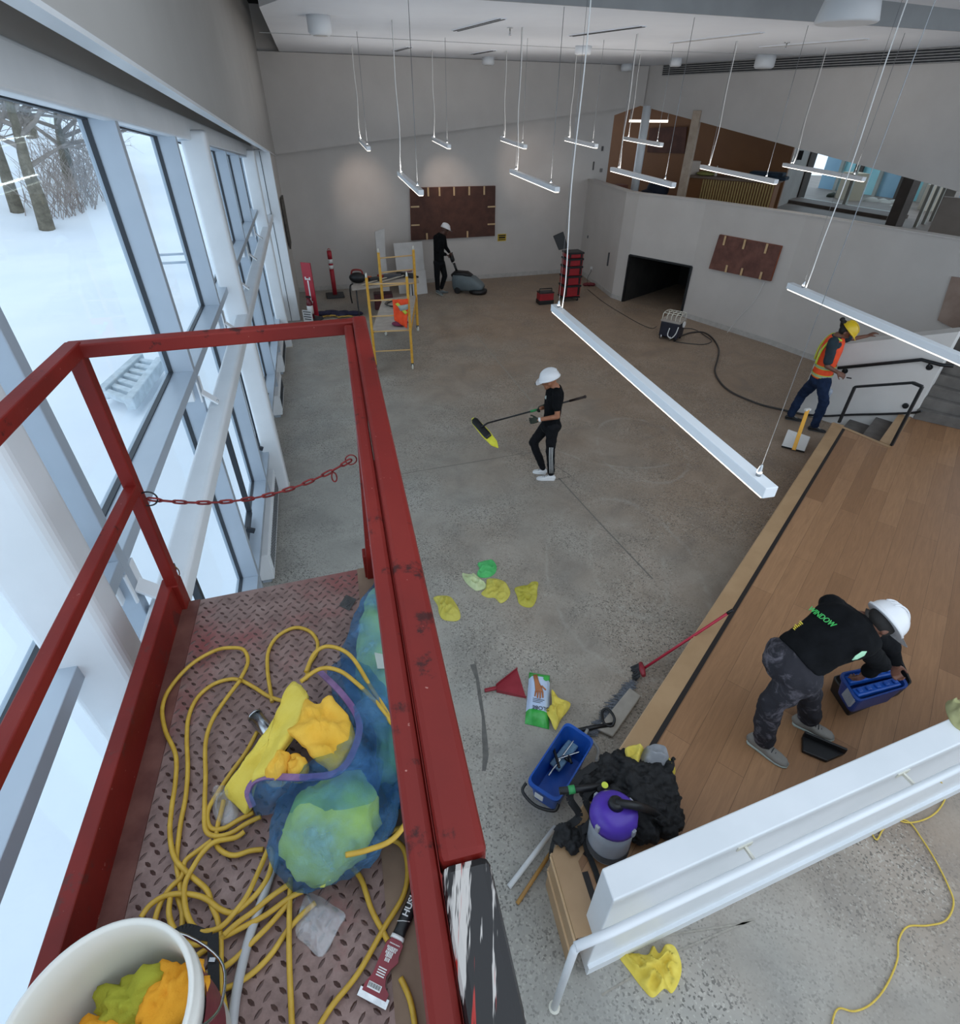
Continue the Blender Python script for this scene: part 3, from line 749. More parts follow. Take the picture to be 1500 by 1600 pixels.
for k, (f, g, w, h, col, lb, nm) in enumerate(((.12, 2.2, .7, 1.1, '3c4238', 'dark evergreen shrub in the left corner of the entrance glass', 'shrub'), (.27, 2.0, .8, 1.2, 'b6aa94', 'tall beige box beside the shrub outside the entrance', 'box'),
        (.62, 2.6, 1.5, .7, 'a9a59c', 'grey heap of building waste outside the entrance', 'rubble_heap'), (.8, 2.4, .9, .8, 'b9b3a5', 'pale sack next to the heap outside the entrance', 'sack'), (.97, 2.2, .5, 1.1, 'c9c2b2', 'cream crate at the right end outside the entrance glass', 'crate'))):
    q = g0.lerp(g1, f) + og * g; q.z = ZU - .65; h = h * 1.25; m = MB()
    if nm in ('box', 'crate'): m.box(q + V((0, 0, h / 2)), (w, w * .7, h), RZ(.5 + k))
    else:
        for j in range(14): m.ell(q + V((rnd.uniform(-w, w) * .45, rnd.uniform(-w, w) * .35, rnd.uniform(.15, .85) * h * .8)), [rnd.uniform(.15, .3) * w * .9 for _ in range(3)], n=8, m=5)
    tag(m.build(nm, mat('o_%d' % k, col, None, rough=.9), bevel=.0), lb, {'rubble_heap': 'rubble'}.get(nm, nm))
# dark column and glass return at the right
cq = P(1394, 353, ZU); m = MB(); m.box(cq + V((.1, .1, 1.6)), (.32, .32, 3.2), RZ(.4))
tag(m.build('dark_column', MAT['dkcol'], bevel=.01), 'dark brown square column at the right of the entrance glass', 'column')
r2 = P(1425, 358, ZU); r3 = P(1462, 344, ZU)
wn = thing('window_21', None, None, r2); wn['kind'] = 'structure'
for k in range(4):
    q = r2.lerp(r3, k / 3) + V((.3, .35, 0)); m = MB(); m.bar(q, q + V((0, 0, 3.0)), .05, .09, up=gd); m.build('mullion', MAT['frame'], wn)
m = MB(); q = P(1463, 352, ZU); m.box(q + V((.2, .2, 1.5)), (.24, .3, 3.0), RZ(.4)); tag(m.build('grey_column', MAT['pier'], bevel=.01), 'grey column at the far right of the gallery', 'column')
m = MB(); a_, b_ = P(1448, 368, ZU), P(1580, 385, ZU); m.bar(a_ + V((0, 0, .45)), b_ + V((0, 0, .45)), .15, .9); tag(m.build('gallery_parapet', mat('taupe_parapet', '8a8078', '958b83', 2, .7)), 'taupe low parapet at the right end of the gallery', 'wall')
gr = thing('guard_rail', 'short black guard rail above the taupe parapet', 'railing', a_ + V((0, 0, .9)))
u0, u1 = a_.lerp(b_, .28) + V((0, 0, .9)), b_ + V((0, 0, 1.15)); m = MB(); m.tube([u0, u0 + V((0, 0, .25)), u1], .03, 8); m.build('hand_rail', MAT['blackm'], gr)
# ================================================================ pendants and other ceiling fittings
PEN = NT('pendant_white'); MAT['pen'] = PEN.set('e9ecef', 0.35)
LT = NT('pendant_diffuser'); LT.set('fff2dc', .4); LT.b.inputs['Emission Color'].default_value = (1, .93, .82, 1); LT.b.inputs['Emission Strength'].default_value = 2.6; MAT['lit'] = LT.mat
MAT['wire'] = mat('pendant_wire', '84878a', None, rough=.4, metal=.6)
MAT['cable'] = mat('white_power_cable', 'd6d6d4', None, rough=.5)
pend_all = []
def pendant(a, b, lb, w=.075, h=.065, wa=None, wb=None, cable=True, over=.35):
    a, b = V(a), V(b); d = (b - a).normalized(); r = thing('linear_pendant', lb, 'ceiling light', (a + b) / 2, 0, 'white linear pendant lights')
    m = MB(); m.bar(a, b, w, h); m.build('housing', MAT['pen'], r, bevel=.004)
    m = MB(); m.bar(a + d * .02 - V((0, 0, h / 2 + .004)), b - d * .02 - V((0, 0, h / 2 + .004)), w * .8, .012); m.build('diffuser', MAT['lit'], r)
    for k, (p, q) in enumerate(((a, a + d * over), (b, b - d * over))):
        g = q + V((0, 0, h / 2)); m = MB(); m.lathe([(.014, 0), (.014, .03), (.008, .06), (.004, .07)], g, 10); gp = m.build('wire_grip', MAT['metal'], r)
        m = MB(); m.tube([g + V((0, 0, .06)), V((g.x, g.y, ZC))], .0016 if a.y < 8 else .0042, 6); m.build('suspension_wire', MAT['wire'], r)
    pend_all.append((a, b, r))
    if cable:
        g = a + d * (over + .06) + V((0, 0, h / 2)); pts = []
        for k in range(13):
            f = k / 12; z = g.z + (ZC - g.z) * f; wob = .02 * math.sin(f * 9 + a.x) * (1 - f)
            pts.append(V((g.x + wob, g.y - .06 * (1 - f) * (k > 0) * .5, z)))
        m = MB(); m.tube(cr(pts, 3), .0055 if a.y < 8 else .007, 6); m.build('power_cable', MAT['cable'], r)
def pn(pa, pb, z, lb, **k): return pendant(P(*pa, z), P(*pb, z), lb, **k)
pn((866, 480), (1204, 770), 2.80, 'longest looking white linear pendant, slanting above the middle of the concrete floor', over=.12)
pa_ = P(1234, 446, 2.82); pb_ = pa_ + (P(1500, 560, 2.82) - pa_) * 1.38
pendant(pa_, pb_, 'near white pendant cut off by the right edge above the worker in orange', over=.22)
pn((624, 271), (658, 301), 3.48, 'white pendant hanging in front of the left end of the big brown covered panel')
pn((799, 267), (871, 296), 3.49, 'white pendant right of the big brown covered panel, above the red tower')
pn((956, 264), (1053, 289), 3.49, 'white pendant crossing the round white column of the gallery')
pn((1096, 260), (1213, 284), 3.49, 'white pendant in front of the ribbed counter')
pn((1225, 257), (1350, 280), 3.48, 'white pendant in front of the gallery entrance glass')
pn((563, 219), (576, 232), 3.80, 'smallest white pendant in the far row, nearest the windows')
pn((677, 217), (702, 229), 3.81, 'second pendant from the windows in the far row')
pn((784, 217), (821, 229), 3.83, 'third pendant from the windows in the far row, high above the scrubber driver')
pn((884, 217), (932, 228), 3.85, 'far row pendant crossed by the cable of the longest near pendant')
pn((976, 216), (1034, 226), 3.86, 'far row pendant overlapping the round column, nearest the gallery')
far_row = [pend_all[7], pend_all[8], pend_all[9]]
# unseen fill lamps added on each bar to brighten ceiling and walls
for a_, b_, r in pend_all:
    l = bpy.data.lights.new('fill_uplight', 'AREA'); l.shape = 'RECTANGLE'; l.size = .05; l.size_y = (b_ - a_).length * .95; l.energy = 8 if a_.y > 8 else 4; l.color = (1, .95, .9)
    o = bpy.data.objects.new('fill_uplight', l); scene.collection.objects.link(o); o.parent = r; d = (b_ - a_).normalized()
    o.rotation_euler = frame(y=d, z=V((0, 0, -1))).to_euler(); o.location = (0, 0, .05)
# pendant inside the gallery room
gp = PD(984, 189, 20.8); gq = PD(1044, 183, 21.6); gq.z = gp.z = min(gp.z, 4.2)
r = thing('gallery_light', 'thin lit light bar under the wood ceiling of the gallery room', 'ceiling light', gp)
m = MB(); m.bar(gp, gq, .06, .06); m.build('light_bar', MAT['lit'], r)
for q in (gp, gq):
    m = MB(); m.tube([q, V((q.x, q.y, 4.62))], .008, 6); m.build('suspension_wire', MAT['wire'], r)
# warm pools on the far wall, thrown by spot heads added to the pendants
MAT['gobo'] = mat('downlight_white', 'dcdfe2', None, rough=.5)
def spot(loc, target, w, size, col, blend=.9, name='spot'):
    l = bpy.data.lights.new(name, 'SPOT'); l.energy = w; l.spot_size = math.radians(size); l.spot_blend = blend; l.color = col; l.shadow_soft_size = .06
    o = bpy.data.objects.new(name, l); scene.collection.objects.link(o); o.location = loc
    o.rotation_euler = (V(target) - V(loc)).to_track_quat('-Z', 'Y').to_euler(); return o
for pd_, (x, y) in zip(far_row, ((563, 250), (700, 248), (833, 216))):
    a_, b_, root = pd_; u, z = fu(x, y); d = (a_ - b_).normalized(); q = a_ + V((0, 0, .02)) + d * .05
    m = MB(); m.lathe([(.035, -.05), (.04, .05)], q, 14, R=frame(y=V((0, 0, 1)), z=d)); m.build('added_spot_head', MAT['gobo'], root)
    l = spot(q + d * .08, FW(u, z - .75), 45, 50, (1, .80, .68), blend=1.0, name='added_spot_lamp'); l.parent = root; l.location = l.location - root.location
# ceiling cylinders
for (x, y, rr, h, lb) in ((497, 30, .17, .22, 'round white ceiling sensor nearest the windows'), (763, 95, .15, .16, 'small round fitting at the top of the far wall'), (912, 78, .17, .14, 'pale round ceiling fitting beside the cable of the longest pendant'),
        (980, 106, .16, .16, 'round ceiling fitting by the corner of the upper right wall'), (1057, 97, .14, .16, 'short round fitting at the left end of the louvre'), (1198, 92, .22, .24, 'round white ceiling speaker in front of the louvre')):
    q = P(x, y - 6, ZC); c = thing('ceiling_fitting', lb, 'ceiling fitting', q)
    m = MB(); m.lathe([(rr * .8, -h), (rr, -h * .85), (rr, 0)], q, 24); m.build('body', MAT['gobo'], c)
    m = MB(); m.lathe([(rr * .6, -h - .006), (rr * .62, -h + .005)], q, 20); m.build('face_plate', MAT['base'], c)
q = P(1332, 30, ZC); c = thing('conical_speaker', 'large white conical speaker hanging in the ceiling slot at the top right', 'speaker', q)
m = MB(); m.lathe([(.34, -.42), (.36, -.40), (.26, .0), (.24, .5)], P(1330, 8, ZC) + V((0, 0, .25)), 32); m.build('cone', MAT['gobo'], c)
for (x, y, lb) in ((797, 43, 'small sprinkler head in the ceiling between two black diffusers'), (1230, 66, 'small sprinkler head between the long pale diffusers')):
    q = P(x, y, ZC); c = thing('sprinkler_head', lb, 'sprinkler', q, 0, 'ceiling sprinkler heads'); m = MB(); m.lathe([(.05, -.01), (.05, 0)], q, 12); m.build('rosette', MAT['metal'], c)
    m = MB(); m.lathe([(.02, -.10), (.012, -.08), (.012, 0)], q, 8); m.build('nozzle', MAT['metal'], c)
# ================================================================ stage, steps, low wall
def topz(b, px, py):
    d = ray(px, py); t = (d.x * b.x + d.y * b.y) / (d.x ** 2 + d.y ** 2); return H + d.z * t
ZS = 0.5
def text_mesh(txt, size, name, mt, parent, R, loc, ext=0.0008, align='CENTER', bold=0.0):
    cu = bpy.data.curves.new('txt', 'FONT'); cu.body = txt; cu.size = size; cu.extrude = ext; cu.align_x = align; cu.align_y = 'CENTER'; cu.offset = bold
    to = bpy.data.objects.new('txt', cu); scene.collection.objects.link(to)
    bpy.context.view_layer.update()
    me = bpy.data.meshes.new_from_object(to.evaluated_get(bpy.context.evaluated_depsgraph_get()))
    bpy.data.objects.remove(to); m = MB(); m.add([R @ v.co + V(loc) for v in me.vertices], [tuple(p.vertices) for p in me.polygons])
    return m.build(name, mt, parent)
K0, K1, K2 = P(1302, 660, ZS), P(862, 1335, ZS), P(900, 1467, ZS)
sdir = (K0 - K1).normalized(); ang = math.atan2(sdir.y, sdir.x)
def wood(name, a, c1, c2, c3):
    t = NT(name); mp = t.n('ShaderNodeMapping'); mp.inputs['Rotation'].default_value = (0, 0, -a); t.l(t.co(), mp.inputs[0])
    br = t.n('ShaderNodeTexBrick'); br.offset = 0.37; br.offset_frequency = 2
    for k, v in (('Scale', 1.0), ('Brick Width', 2.1), ('Row Height', .2), ('Mortar Size', .0015), ('Mortar Smooth', .1), ('Bias', 0.0)): br.inputs[k].default_value = v
    br.inputs['Color1'].default_value = (0, 0, 0, 1); br.inputs['Color2'].default_value = (1, 1, 1, 1); br.inputs['Mortar'].default_value = (.5, .5, .5, 1)
    t.l(mp.outputs[0], br.inputs['Vector'])
    m2 = t.n('ShaderNodeMapping'); m2.inputs['Scale'].default_value = (1.2, 14, 1); t.l(mp.outputs[0], m2.inputs[0])
    gr = t.noise(2.0, 6, .6, vec=m2.outputs[0], dist=1.2)
    c = t.ramp(br.outputs['Color'], [(0.0, c1), (0.5, c2), (1.0, c3)])
    c = t.mix(t.ramp(gr, [(.35, 0.0), (.7, .35)]), c, '6a4c35')
    c = t.mix(t.math('MULTIPLY', br.outputs['Fac'], .7), c, '4a3526')
    m = t.set(c, .42, 0, .4); return m
MAT['plank'] = wood('oak_planks', ang, '8f694a', '9c7453', 'a87f5c')
MAT['nosing'] = mat('pale_oak_nosing', 'a58460', 'b2916c', 3, .45)
MAT['strip'] = mat('black_inlay', '17110f', '201815', 20, .6)
N1, N2 = P(1393, 698, ZS), P(1425, 650, ZS)
far1 = P(1560, 650, ZS)
wd_ = V((1, .372, 0)).normalized(); wn_ = V((-wd_.y, wd_.x, 0)); W0 = V((.705, 1.055, 0))
stg = thing('stage', 'raised oak plank stage with a pale edge and black inlay line', 'stage', V((K1.x, K1.y, 0)))
kk = W0 + wn_ * .152
m = MB(); poly = [(p.x, p.y) for p in (K0, K1, K2)] + [tuple((kk - wd_ * .0)[:2]), tuple((kk + wd_ * 5)[:2]), (9.2, 7.6), (far1.x, far1.y), (N2.x, N2.y), (N1.x, N1.y)]
m.prism(poly, 0, ZS, 1, 0); so = m.build('stage_body', [MAT['plank'], MAT['nosing']], stg)
def inset(a, b, w0, w1, name, mt, z=ZS + .002, side=1, ea=0, eb=0):
    d = (b - a).normalized(); n = V((d.y, -d.x, 0)) * side; m = MB(); a = a - d * ea; b = b + d * eb
    m.add([V((q.x, q.y, z)) for q in (a + n * w0, b + n * w0, b + n * w1, a + n * w1)], [(0, 1, 2, 3)]); return m.build(name, mt, stg)
inset(K1, K0, 0, .155, 'edge_board', MAT['nosing'], z=ZS + .0015)
inset(K1, K0, .155, .195, 'inlay_strip', MAT['strip'], ea=-.13, z=ZS + .003, eb=-.05)
inset(K2, K1, 0, .155, 'edge_board', MAT['nosing'], z=ZS + .0025)
inset(K2, K1, .155, .195, 'inlay_strip', MAT['strip'], eb=-.14, z=ZS + .004)
inset(K0, N1, 0, .07, 'edge_board', MAT['nosing'], z=ZS + .004)
m = MB()                                                 # grooves along the stage face
for (a, b) in ((K1, K0), (K2, K1)):
    d = (b - a).normalized(); n = V((-d.y, d.x, 0))
    for z in (.47, .24): m.bar(a + n * .006 + V((0, 0, z - ZS)), b + n * .006 + V((0, 0, z - ZS)), .012, .012 if z > .3 else .006)
m.build('face_bead', mat('light_bead', 'c9aa84', 'd4b690', 3, .5), stg)
# steps
MAT['conc'] = mat('dark_concrete_step', '5f5b57', '75706b', 4, .8, bump=.15, bscale=30)
stp = thing('steps', 'short flight of grey concrete steps up to the oak stage', 'stairs', P(1310, 655, 0))
nd = (N1 - K0).normalized(); nn2 = (N2 - N1).normalized(); Wd = (N2 - N1).length
for k in range(2):
    a0 = K0 + nd * ((N1 - K0).length * (.08 + .40 * k)); a1 = K0 + nd * (N1 - K0).length; z = .17 * (k + 1)
    m = MB(); m.prism([tuple(q[:2]) for q in (a0 + nn2 * .02, a1 + nn2 * .02, a1 + nn2 * (Wd + .1), a0 + nn2 * (Wd + .1))], 0.001 + .17 * k, z); m.build('step', MAT['conc'], stp, bevel=.008)
m = MB(); a0 = K0 + nd * ((N1 - K0).length * .80); m.prism([tuple(q[:2]) for q in (a0 + nn2 * .02, a1 + nn2 * .02, a1 + nn2 * (Wd + .1), a0 + nn2 * (Wd + .1))], .34, ZS + .006); m.build('top_tread', MAT['nosing'], stp)
# dark steps up to the right
ds = thing('dark_steps', 'wide dark concrete stairs rising at the right edge behind the white stair wall', 'stairs', P(1470, 640, ZS))
for k in range(7):
    z = ZS + .16 * (k + 1); a, b = P(1434 + 5 * k, 640 - 20 * k, z), P(1560, 668 - 20 * k, z); d = (b - a).normalized(); n = V((-d.y, d.x, 0)); n = n if n.y > 0 else -n
    m = MB(); m.prism([tuple(q[:2]) for q in (a, b, b + n * (1.3 - .15 * k), a + n * (1.3 - .15 * k))], z - .16, z); m.build('step', MAT['conc'], ds, bevel=.006)
# white stair wall
Q0 = P(1243, 643, 0); Q1 = P(1427, 653, ZS); t0 = topz(Q0, 1279, 541); t1 = topz(Q1, 1492, 517)
wdv = V((Q1.x - Q0.x, Q1.y - Q0.y, 0)).normalized(); wnn = V((-wdv.y, wdv.x, 0)); wnn = wnn if wnn.y > 0 else -wnn
q1 = V((Q1.x, Q1.y, 0)); m = MB()
f = [V((Q0.x, Q0.y, 0)), q1, q1 + V((0, 0, t1)), V((Q0.x, Q0.y, t0))]
m.add(f + [p + wnn * .35 for p in f], [(0, 1, 2, 3), (7, 6, 5, 4), (0, 4, 5, 1), (1, 5, 6, 2), (2, 6, 7, 3), (3, 7, 4, 0)])
MAT['panel'] = mat('white_stair_wall', 'd5d2ce', 'dedbd7', 2, .7)
tag(m.build('stair_wall', MAT['panel'], bevel=.004), 'white stair wall with a sloping top beside the grey steps', 'wall')
# wall-mounted rail, floor rail
def onW(x, y, o=-.07): return PL(V((Q0.x, Q0.y, 0)) + wnn * o, q1 + wnn * o, x, y)
hr = thing('wall_handrail', 'black handrail fixed to the white stair wall', 'railing', onW(1310, 574))
m = MB(); m.tube([onW(1309, 575), onW(1440, 562), onW(1470, 570), onW(1490, 572)], .026, 10); m.build('hand_rail', MAT['blackm'], hr)
for x, y in ((1452, 571), (1320, 577)):
    m = MB(); m.tube([onW(x, y - 3), onW(x, y + 3), onW(x, y + 3, 0)], .014, 8); m.lathe([(.045, 0), (.045, .012)], onW(x, y + 3, -.01), 14, R=frame(z=wnn, y=V((0, 0, 1)))); m.build('bracket', MAT['blackm'], hr)
fr_ = thing('stair_guard', 'black framed stair guard standing between the steps and the stage', 'railing', N1)
b1 = P(1311, 660, ZS); b2 = P(1393, 696, ZS); z1 = topz(b1, 1334, 604); z2 = topz(b2, 1440, 604)
p1_, p2_ = V((b1.x, b1.y, z1)), V((b2.x, b2.y, z2)); pm = p1_.lerp(p2_, .84) + V((0, 0, .06))
for (a, b, nm) in ((b1, p1_, 'post'), (b2, p2_, 'post'), (p1_, pm, 'hand_rail'), (pm, p2_, 'hand_rail')):
    m = MB(); m.bar(a, b, .05, .035, up=nd if nm == 'post' else (0, 0, 1)); m.build(nm, MAT['blackm'], fr_, bevel=.004)
m = MB(); q = onW(1415, 634, -.012); m.lathe([(.045, 0), (.045, .012), (.03, .016)], q, 16, R=frame(z=-wnn, y=V((0, 0, 1)))); tag(m.build('blank_plate', MAT['blackm']), 'small round dark plate low on the white stair wall', 'wall plate')
m = MB(); m.tube(cr([P(1262, 648, .02), onW(1290, 650, -.06), onW(1330, 648, -.05), onW(1380, 647, -.05), onW(1425, 645, -.05), P(1440, 642, .68)], 6), .018, 8)
tag(m.build('black_cable', MAT['black']), 'thick black cable running along the foot of the white stair wall', 'cable')
# plywood patch and dark post at the right edge of the low wall
m = MB(); pp = [PL(C4 + dC * .0, C5, x, y) + V((-.835, -.55, 0)) * .02 for x, y in ((1488, 432), (1560, 440), (1560, 548), (1466, 500))]
m.add(pp + [q + V((-.835, -.55, 0)) * .015 for q in pp], [(0, 1, 2, 3), (7, 6, 5, 4), (0, 4, 5, 1), (1, 5, 6, 2), (2, 6, 7, 3), (3, 7, 4, 0)])
tag(m.build('bare_wall_patch', mat('brown_scratch_coat', '8b766a', 'a08c80', 3, .85)), 'pinkish brown unpainted patch at the right edge of the long wall', 'wall panel')
m = MB(); a = P(1480, 566, .9); b = V((a.x, a.y, topz(a, 1500, 510) + .3)); m.bar(a, b, .12, .12); tag(m.build('dark_post', MAT['blackm']), 'dark post behind the top corner of the white stair wall', 'post')
# low white wall at the bottom right with handrail
WH = 1.17
m = MB(); a, b = W0, W0 + wd_ * 9; p = [a, b, b + wn_ * .15, a + wn_ * .15 + wd_ * .02]
m.hexa([V((q.x, q.y, 0)) for q in p] + [V((q.x, q.y, WH)) for q in p])
wl_ = m.build('low_wall', MAT['white'], bevel=.008); tag(wl_, 'low white wall in the bottom right corner, between the oak stage and bare concrete', 'wall')
m = MB(); m.bar(W0 - wn_ * .012 + V((0, 0, .06)), W0 + wd_ * 9 - wn_ * .012 + V((0, 0, .06)), .024, .12); m.build('skirting', MAT['white'], wl_, world=True)
hb = thing('white_handrail', 'white painted handrail along the low wall, bent down to the floor at its left end', 'railing', W0)
ft = P(866, 1574, 0); zt = topz(ft, 899, 1480)
e_ = V((ft.x, ft.y, zt)); zz = .92
far_ = None
for k in range(60):
    zc = .5 + k * .01; q = W0 - wn_ * .11 + wd_ * 3; q.z = zc
dist0 = (ft - W0).dot(wn_)
st0 = W0 + wd_ * (-.05) - wn_ * .10; st0.z = zt
m = MB(); m.tube([V((ft.x, ft.y, 0)), V((ft.x, ft.y, zt - .04)), V((ft.x, ft.y, zt)) + wd_ * .02], .021, 12); m.build('post', MAT['white'], hb)
rail_end = W0 + wd_ * 8 - wn_ * .10; rail_end.z = zt
m = MB(); m.tube([V((ft.x, ft.y, zt)), st0 + wd_ * .0, rail_end], .023, 12); m.build('hand_rail', MAT['white'], hb)
for x, y in ((1163, 1322), (1410, 1208)):
    d = ray(x, y); base = W0 - wn_ * .001; q = PL(base, base + wd_, x, y)
    m = MB(); m.bar(q + V((0, 0, -.0)), q - wn_ * .10 + V((0, 0, 0)), .015, .02); m.bar(q - wd_ * .05, q + wd_ * .05, .012, .04); m.build('bracket', MAT['cream'], hb)
m = MB(); m.tube([V((ft.x, ft.y, .0)), V((ft.x, ft.y, .006))], .035, 16); m.build('foot_plate', MAT['cream'], hb)
# ================================================================ scissor lift platform
_la = math.radians(17.8)
LU = V((math.cos(_la), math.sin(_la), 0)); _lv = math.radians(13.9); LV = V((math.sin(_lv), -math.cos(_lv), 0))   # right, back towards the camera
LO = P(288, 942, 2.8); LO.z = 0
def LP(u, v, z): return LO + LU * u + LV * v + V((0, 0, z))
ZD = 2.8; LW = .765; LL = 2.9; RLZ = 3.845
def uvof(q):
    q = q - LO; det = LU.x * LV.y - LU.y * LV.x
    return (q.x * LV.y - q.y * LV.x) / det, (LU.x * q.y - LU.y * q.x) / det
def deckuv(x, y, z=ZD): return uvof(P(x, y, z))
lift = thing('scissor_lift', 'red scissor lift platform with worn diamond plate deck and guard rails', 'lift', LP(LW / 2, LL / 2, 0))
t = NT('worn_deck'); n1 = t.noise(2.2, 7, .65); n2 = t.noise(14, 6, .7)
c = t.ramp(n2, [(.3, '6d5650'), (.55, '8a716a'), (.75, '9c857d')])
c = t.mix(t.ramp(n1, [(.50, 0.0), (.68, .75)]), c, '8b3a3a')
c = t.mix(t.ramp(t.noise(5, 5, .7), [(.55, 0.0), (.75, .5)]), c, '5a453c')
MAT['deck'] = t.set(c, .5, .15, .5); t.bump(n2, .15, .002)
MAT['tread'] = mat('worn_tread_bar', '4b3732', '5d4640', 40, .35, .3)
m = MB(); m.prism([tuple(LP(u, v, 0)[:2]) for u, v in ((0, 0), (LW, 0), (LW, LL), (0, LL))], ZD - .05, ZD, 0)
dv = .034; r_ = 0; v = .03
while v < 1.75:
    u = .07 + (.017 if r_ % 2 else 0); k = 0
    while u < LW - .03:
        a = math.radians(45 if (k + r_) % 2 else -45) ; ca, sa = math.cos(a), math.sin(a); L, B = .0125, .0042
        c_ = LP(u, v, ZD); vs = []
        ex = LU * ca + LV * sa; ey = -LU * sa + LV * ca
        for (x, y, z) in ((-L, 0, 0), (-L * .4, -B, 0), (L * .4, -B, 0), (L, 0, 0), (L * .4, B, 0), (-L * .4, B, 0), (-L * .55, 0, .0022), (L * .55, 0, .0022)):
            vs.append(c_ + ex * x + ey * y + V((0, 0, z)))
        m.add(vs, [(6, 5, 0), (6, 0, 1), (6, 1, 2, 7), (7, 2, 3), (7, 3, 4), (7, 4, 5, 6)], 1)
        u += .034; k += 1
    v += .017 * 1.45; r_ += 1
dk = m.build('deck', [MAT['deck'], MAT['tread']], lift)
# toe boards
def part(name, a, b, w, h, mt=None, up=(0, 0, 1), bv=.004):
    m = MB(); m.bar(a, b, w, h, up=up); return m.build(name, mt or MAT['red'], lift, bevel=bv)
part('toe_board', LP(-.022, -.01, ZD + .05), LP(-.022, LL, ZD + .05), .045, .16, MAT['red_worn'])
part('toe_board', LP(LW + .01, -.01, ZD + .05), LP(LW + .01, LL, ZD + .05), .03, .15, MAT['red_worn'])
m = MB(); m.prism([tuple(LP(u, v, 0)[:2]) for u, v in ((0.0, .0), (.06, 0), (.06, LL), (0.0, LL))], ZD, ZD + .004); m.build('edge_strip', mat('dirty_red_brown', '5a3029', '73493f', 12, .6), lift)
m = MB(); m.prism([tuple(LP(u, v, 0)[:2]) for u, v in ((LW - .08, .0), (LW - .0, 0), (LW - .0, LL), (LW - .08, LL))], ZD, ZD + .003); m.build('edge_strip', mat('scuffed_plywood_strip', '77604f', '8a735f', 8, .7), lift)
# posts, rails
fu0, fv0 = deckuv(118, 545, RLZ); fu1, fv1 = deckuv(562, 507, RLZ)
part('post', LP(-.005, .01, ZD - .02), LP(fu0, fv0 + .01, RLZ), .042, .042, up=LV)
part('post', LP(LW - .02, fv1 + .03, ZD - .02), LP(fu1 - .015, fv1 + .01, RLZ), .042, .042, up=LV)
part('top_rail', LP(fu0, fv0, RLZ), LP(fu0 - .005, LL, RLZ), .042, .042)
part('top_rail', LP(fu0 - .02, fv0, RLZ - .003), LP(fu1, fv1, RLZ - .003), .045, .04)
a_, b_ = LP(fu1, fv1 - .02, RLZ), LP(fu1 + .0, LL, RLZ)
vb = None
for k in range(400):
    q = LP(fu1, .5 + k * .005, RLZ); 
    c_ = q - V((0, 0, H)); yy = c_.dot(_b) * -1
    py = CY - F * c_.dot(_u) / yy
    if py > 1350: vb = .5 + k * .005; break
vb = vb or 1.3
part('top_rail', a_, LP(fu1, vb, RLZ), .043, .045, bv=.008)
part('inner_rail', LP(fu1 - .0365, fv1 + .03, RLZ - .010), LP(fu1 - .0365, LL, RLZ - .010), .027, .046, bv=.007)
t = NT('scraped_black_rail'); mp = t.n('ShaderNodeMapping'); mp.inputs['Rotation'].default_value = (0, 0, -_la); mp.inputs['Scale'].default_value = (60, 4, 10); t.l(t.co(), mp.inputs[0])
n1 = t.noise(1.0, 5, .7, vec=mp.outputs[0]); c = t.mix(t.ramp(n1, [(.56, 0.0), (.58, 1.0)]), '141011', 'b9b2ac'); c = t.mix(t.ramp(t.noise(1.7, 3, .6, vec=mp.outputs[0]), [(.62, 0.0), (.64, 1.0)]), c, 'a8261e')
MAT['scraped'] = t.set(c, .4); t.bump(n1, .3, .003)
m = MB(); m.bar(LP(fu1, vb, RLZ), LP(fu1, LL, RLZ), .044, .046); m.build('scraped_rail_end', MAT['scraped'], lift, bevel=.008)
mr = deckuv(200, 768, 3.35)
zmid = None
zmid = topz(LP(fu0 * .5, fv0, 0), 200, 765)
part('mid_rail', LP(fu0 * .6, fv0 + .01, zmid), LP(fu0 * .6 - .02, LL, zmid - .005), .038, .038)
part('mid_rail', LP(fu1 - .0, .1, zmid), LP(fu1 - .0, LL, zmid), .03, .03)
part('socket', LP(-.012, .01, ZD - .02), LP(-.01, .012, ZD + .13), .062, .062, MAT['red_worn'], up=LV)
part('socket', LP(LW - .02, .04, ZD - .02), LP(LW - .02, .04, ZD + .12), .055, .055, MAT['red_worn'], up=LV)
part('platform_beam', LP(LW / 2, .02, ZD - .12), LP(LW / 2, LL, ZD - .12), .5, .14, MAT['red_worn'])
m = MB(); q = LP(-.012, -.045, ZD + .13); m.tube([q + LU * (.022 * math.cos(a)) + V((0, 0, .034 * math.sin(a))) for a in [i * math.pi / 8 for i in range(16)]], .0022, 6, closed=True); m.build('lock_pin_ring', mat('brass_ring', '9b7a4a', None, rough=.35, metal=.9), lift)
m = MB(); m.box(q + V((0, 0, .02)), (.03, .02, .03), RZ(_la)); m.build('pin_clip', MAT['blackm'], lift)
MAT['rustch'] = mat('red_painted_chain', '6a1a1a', '8b2a26', 60, .45, .3)
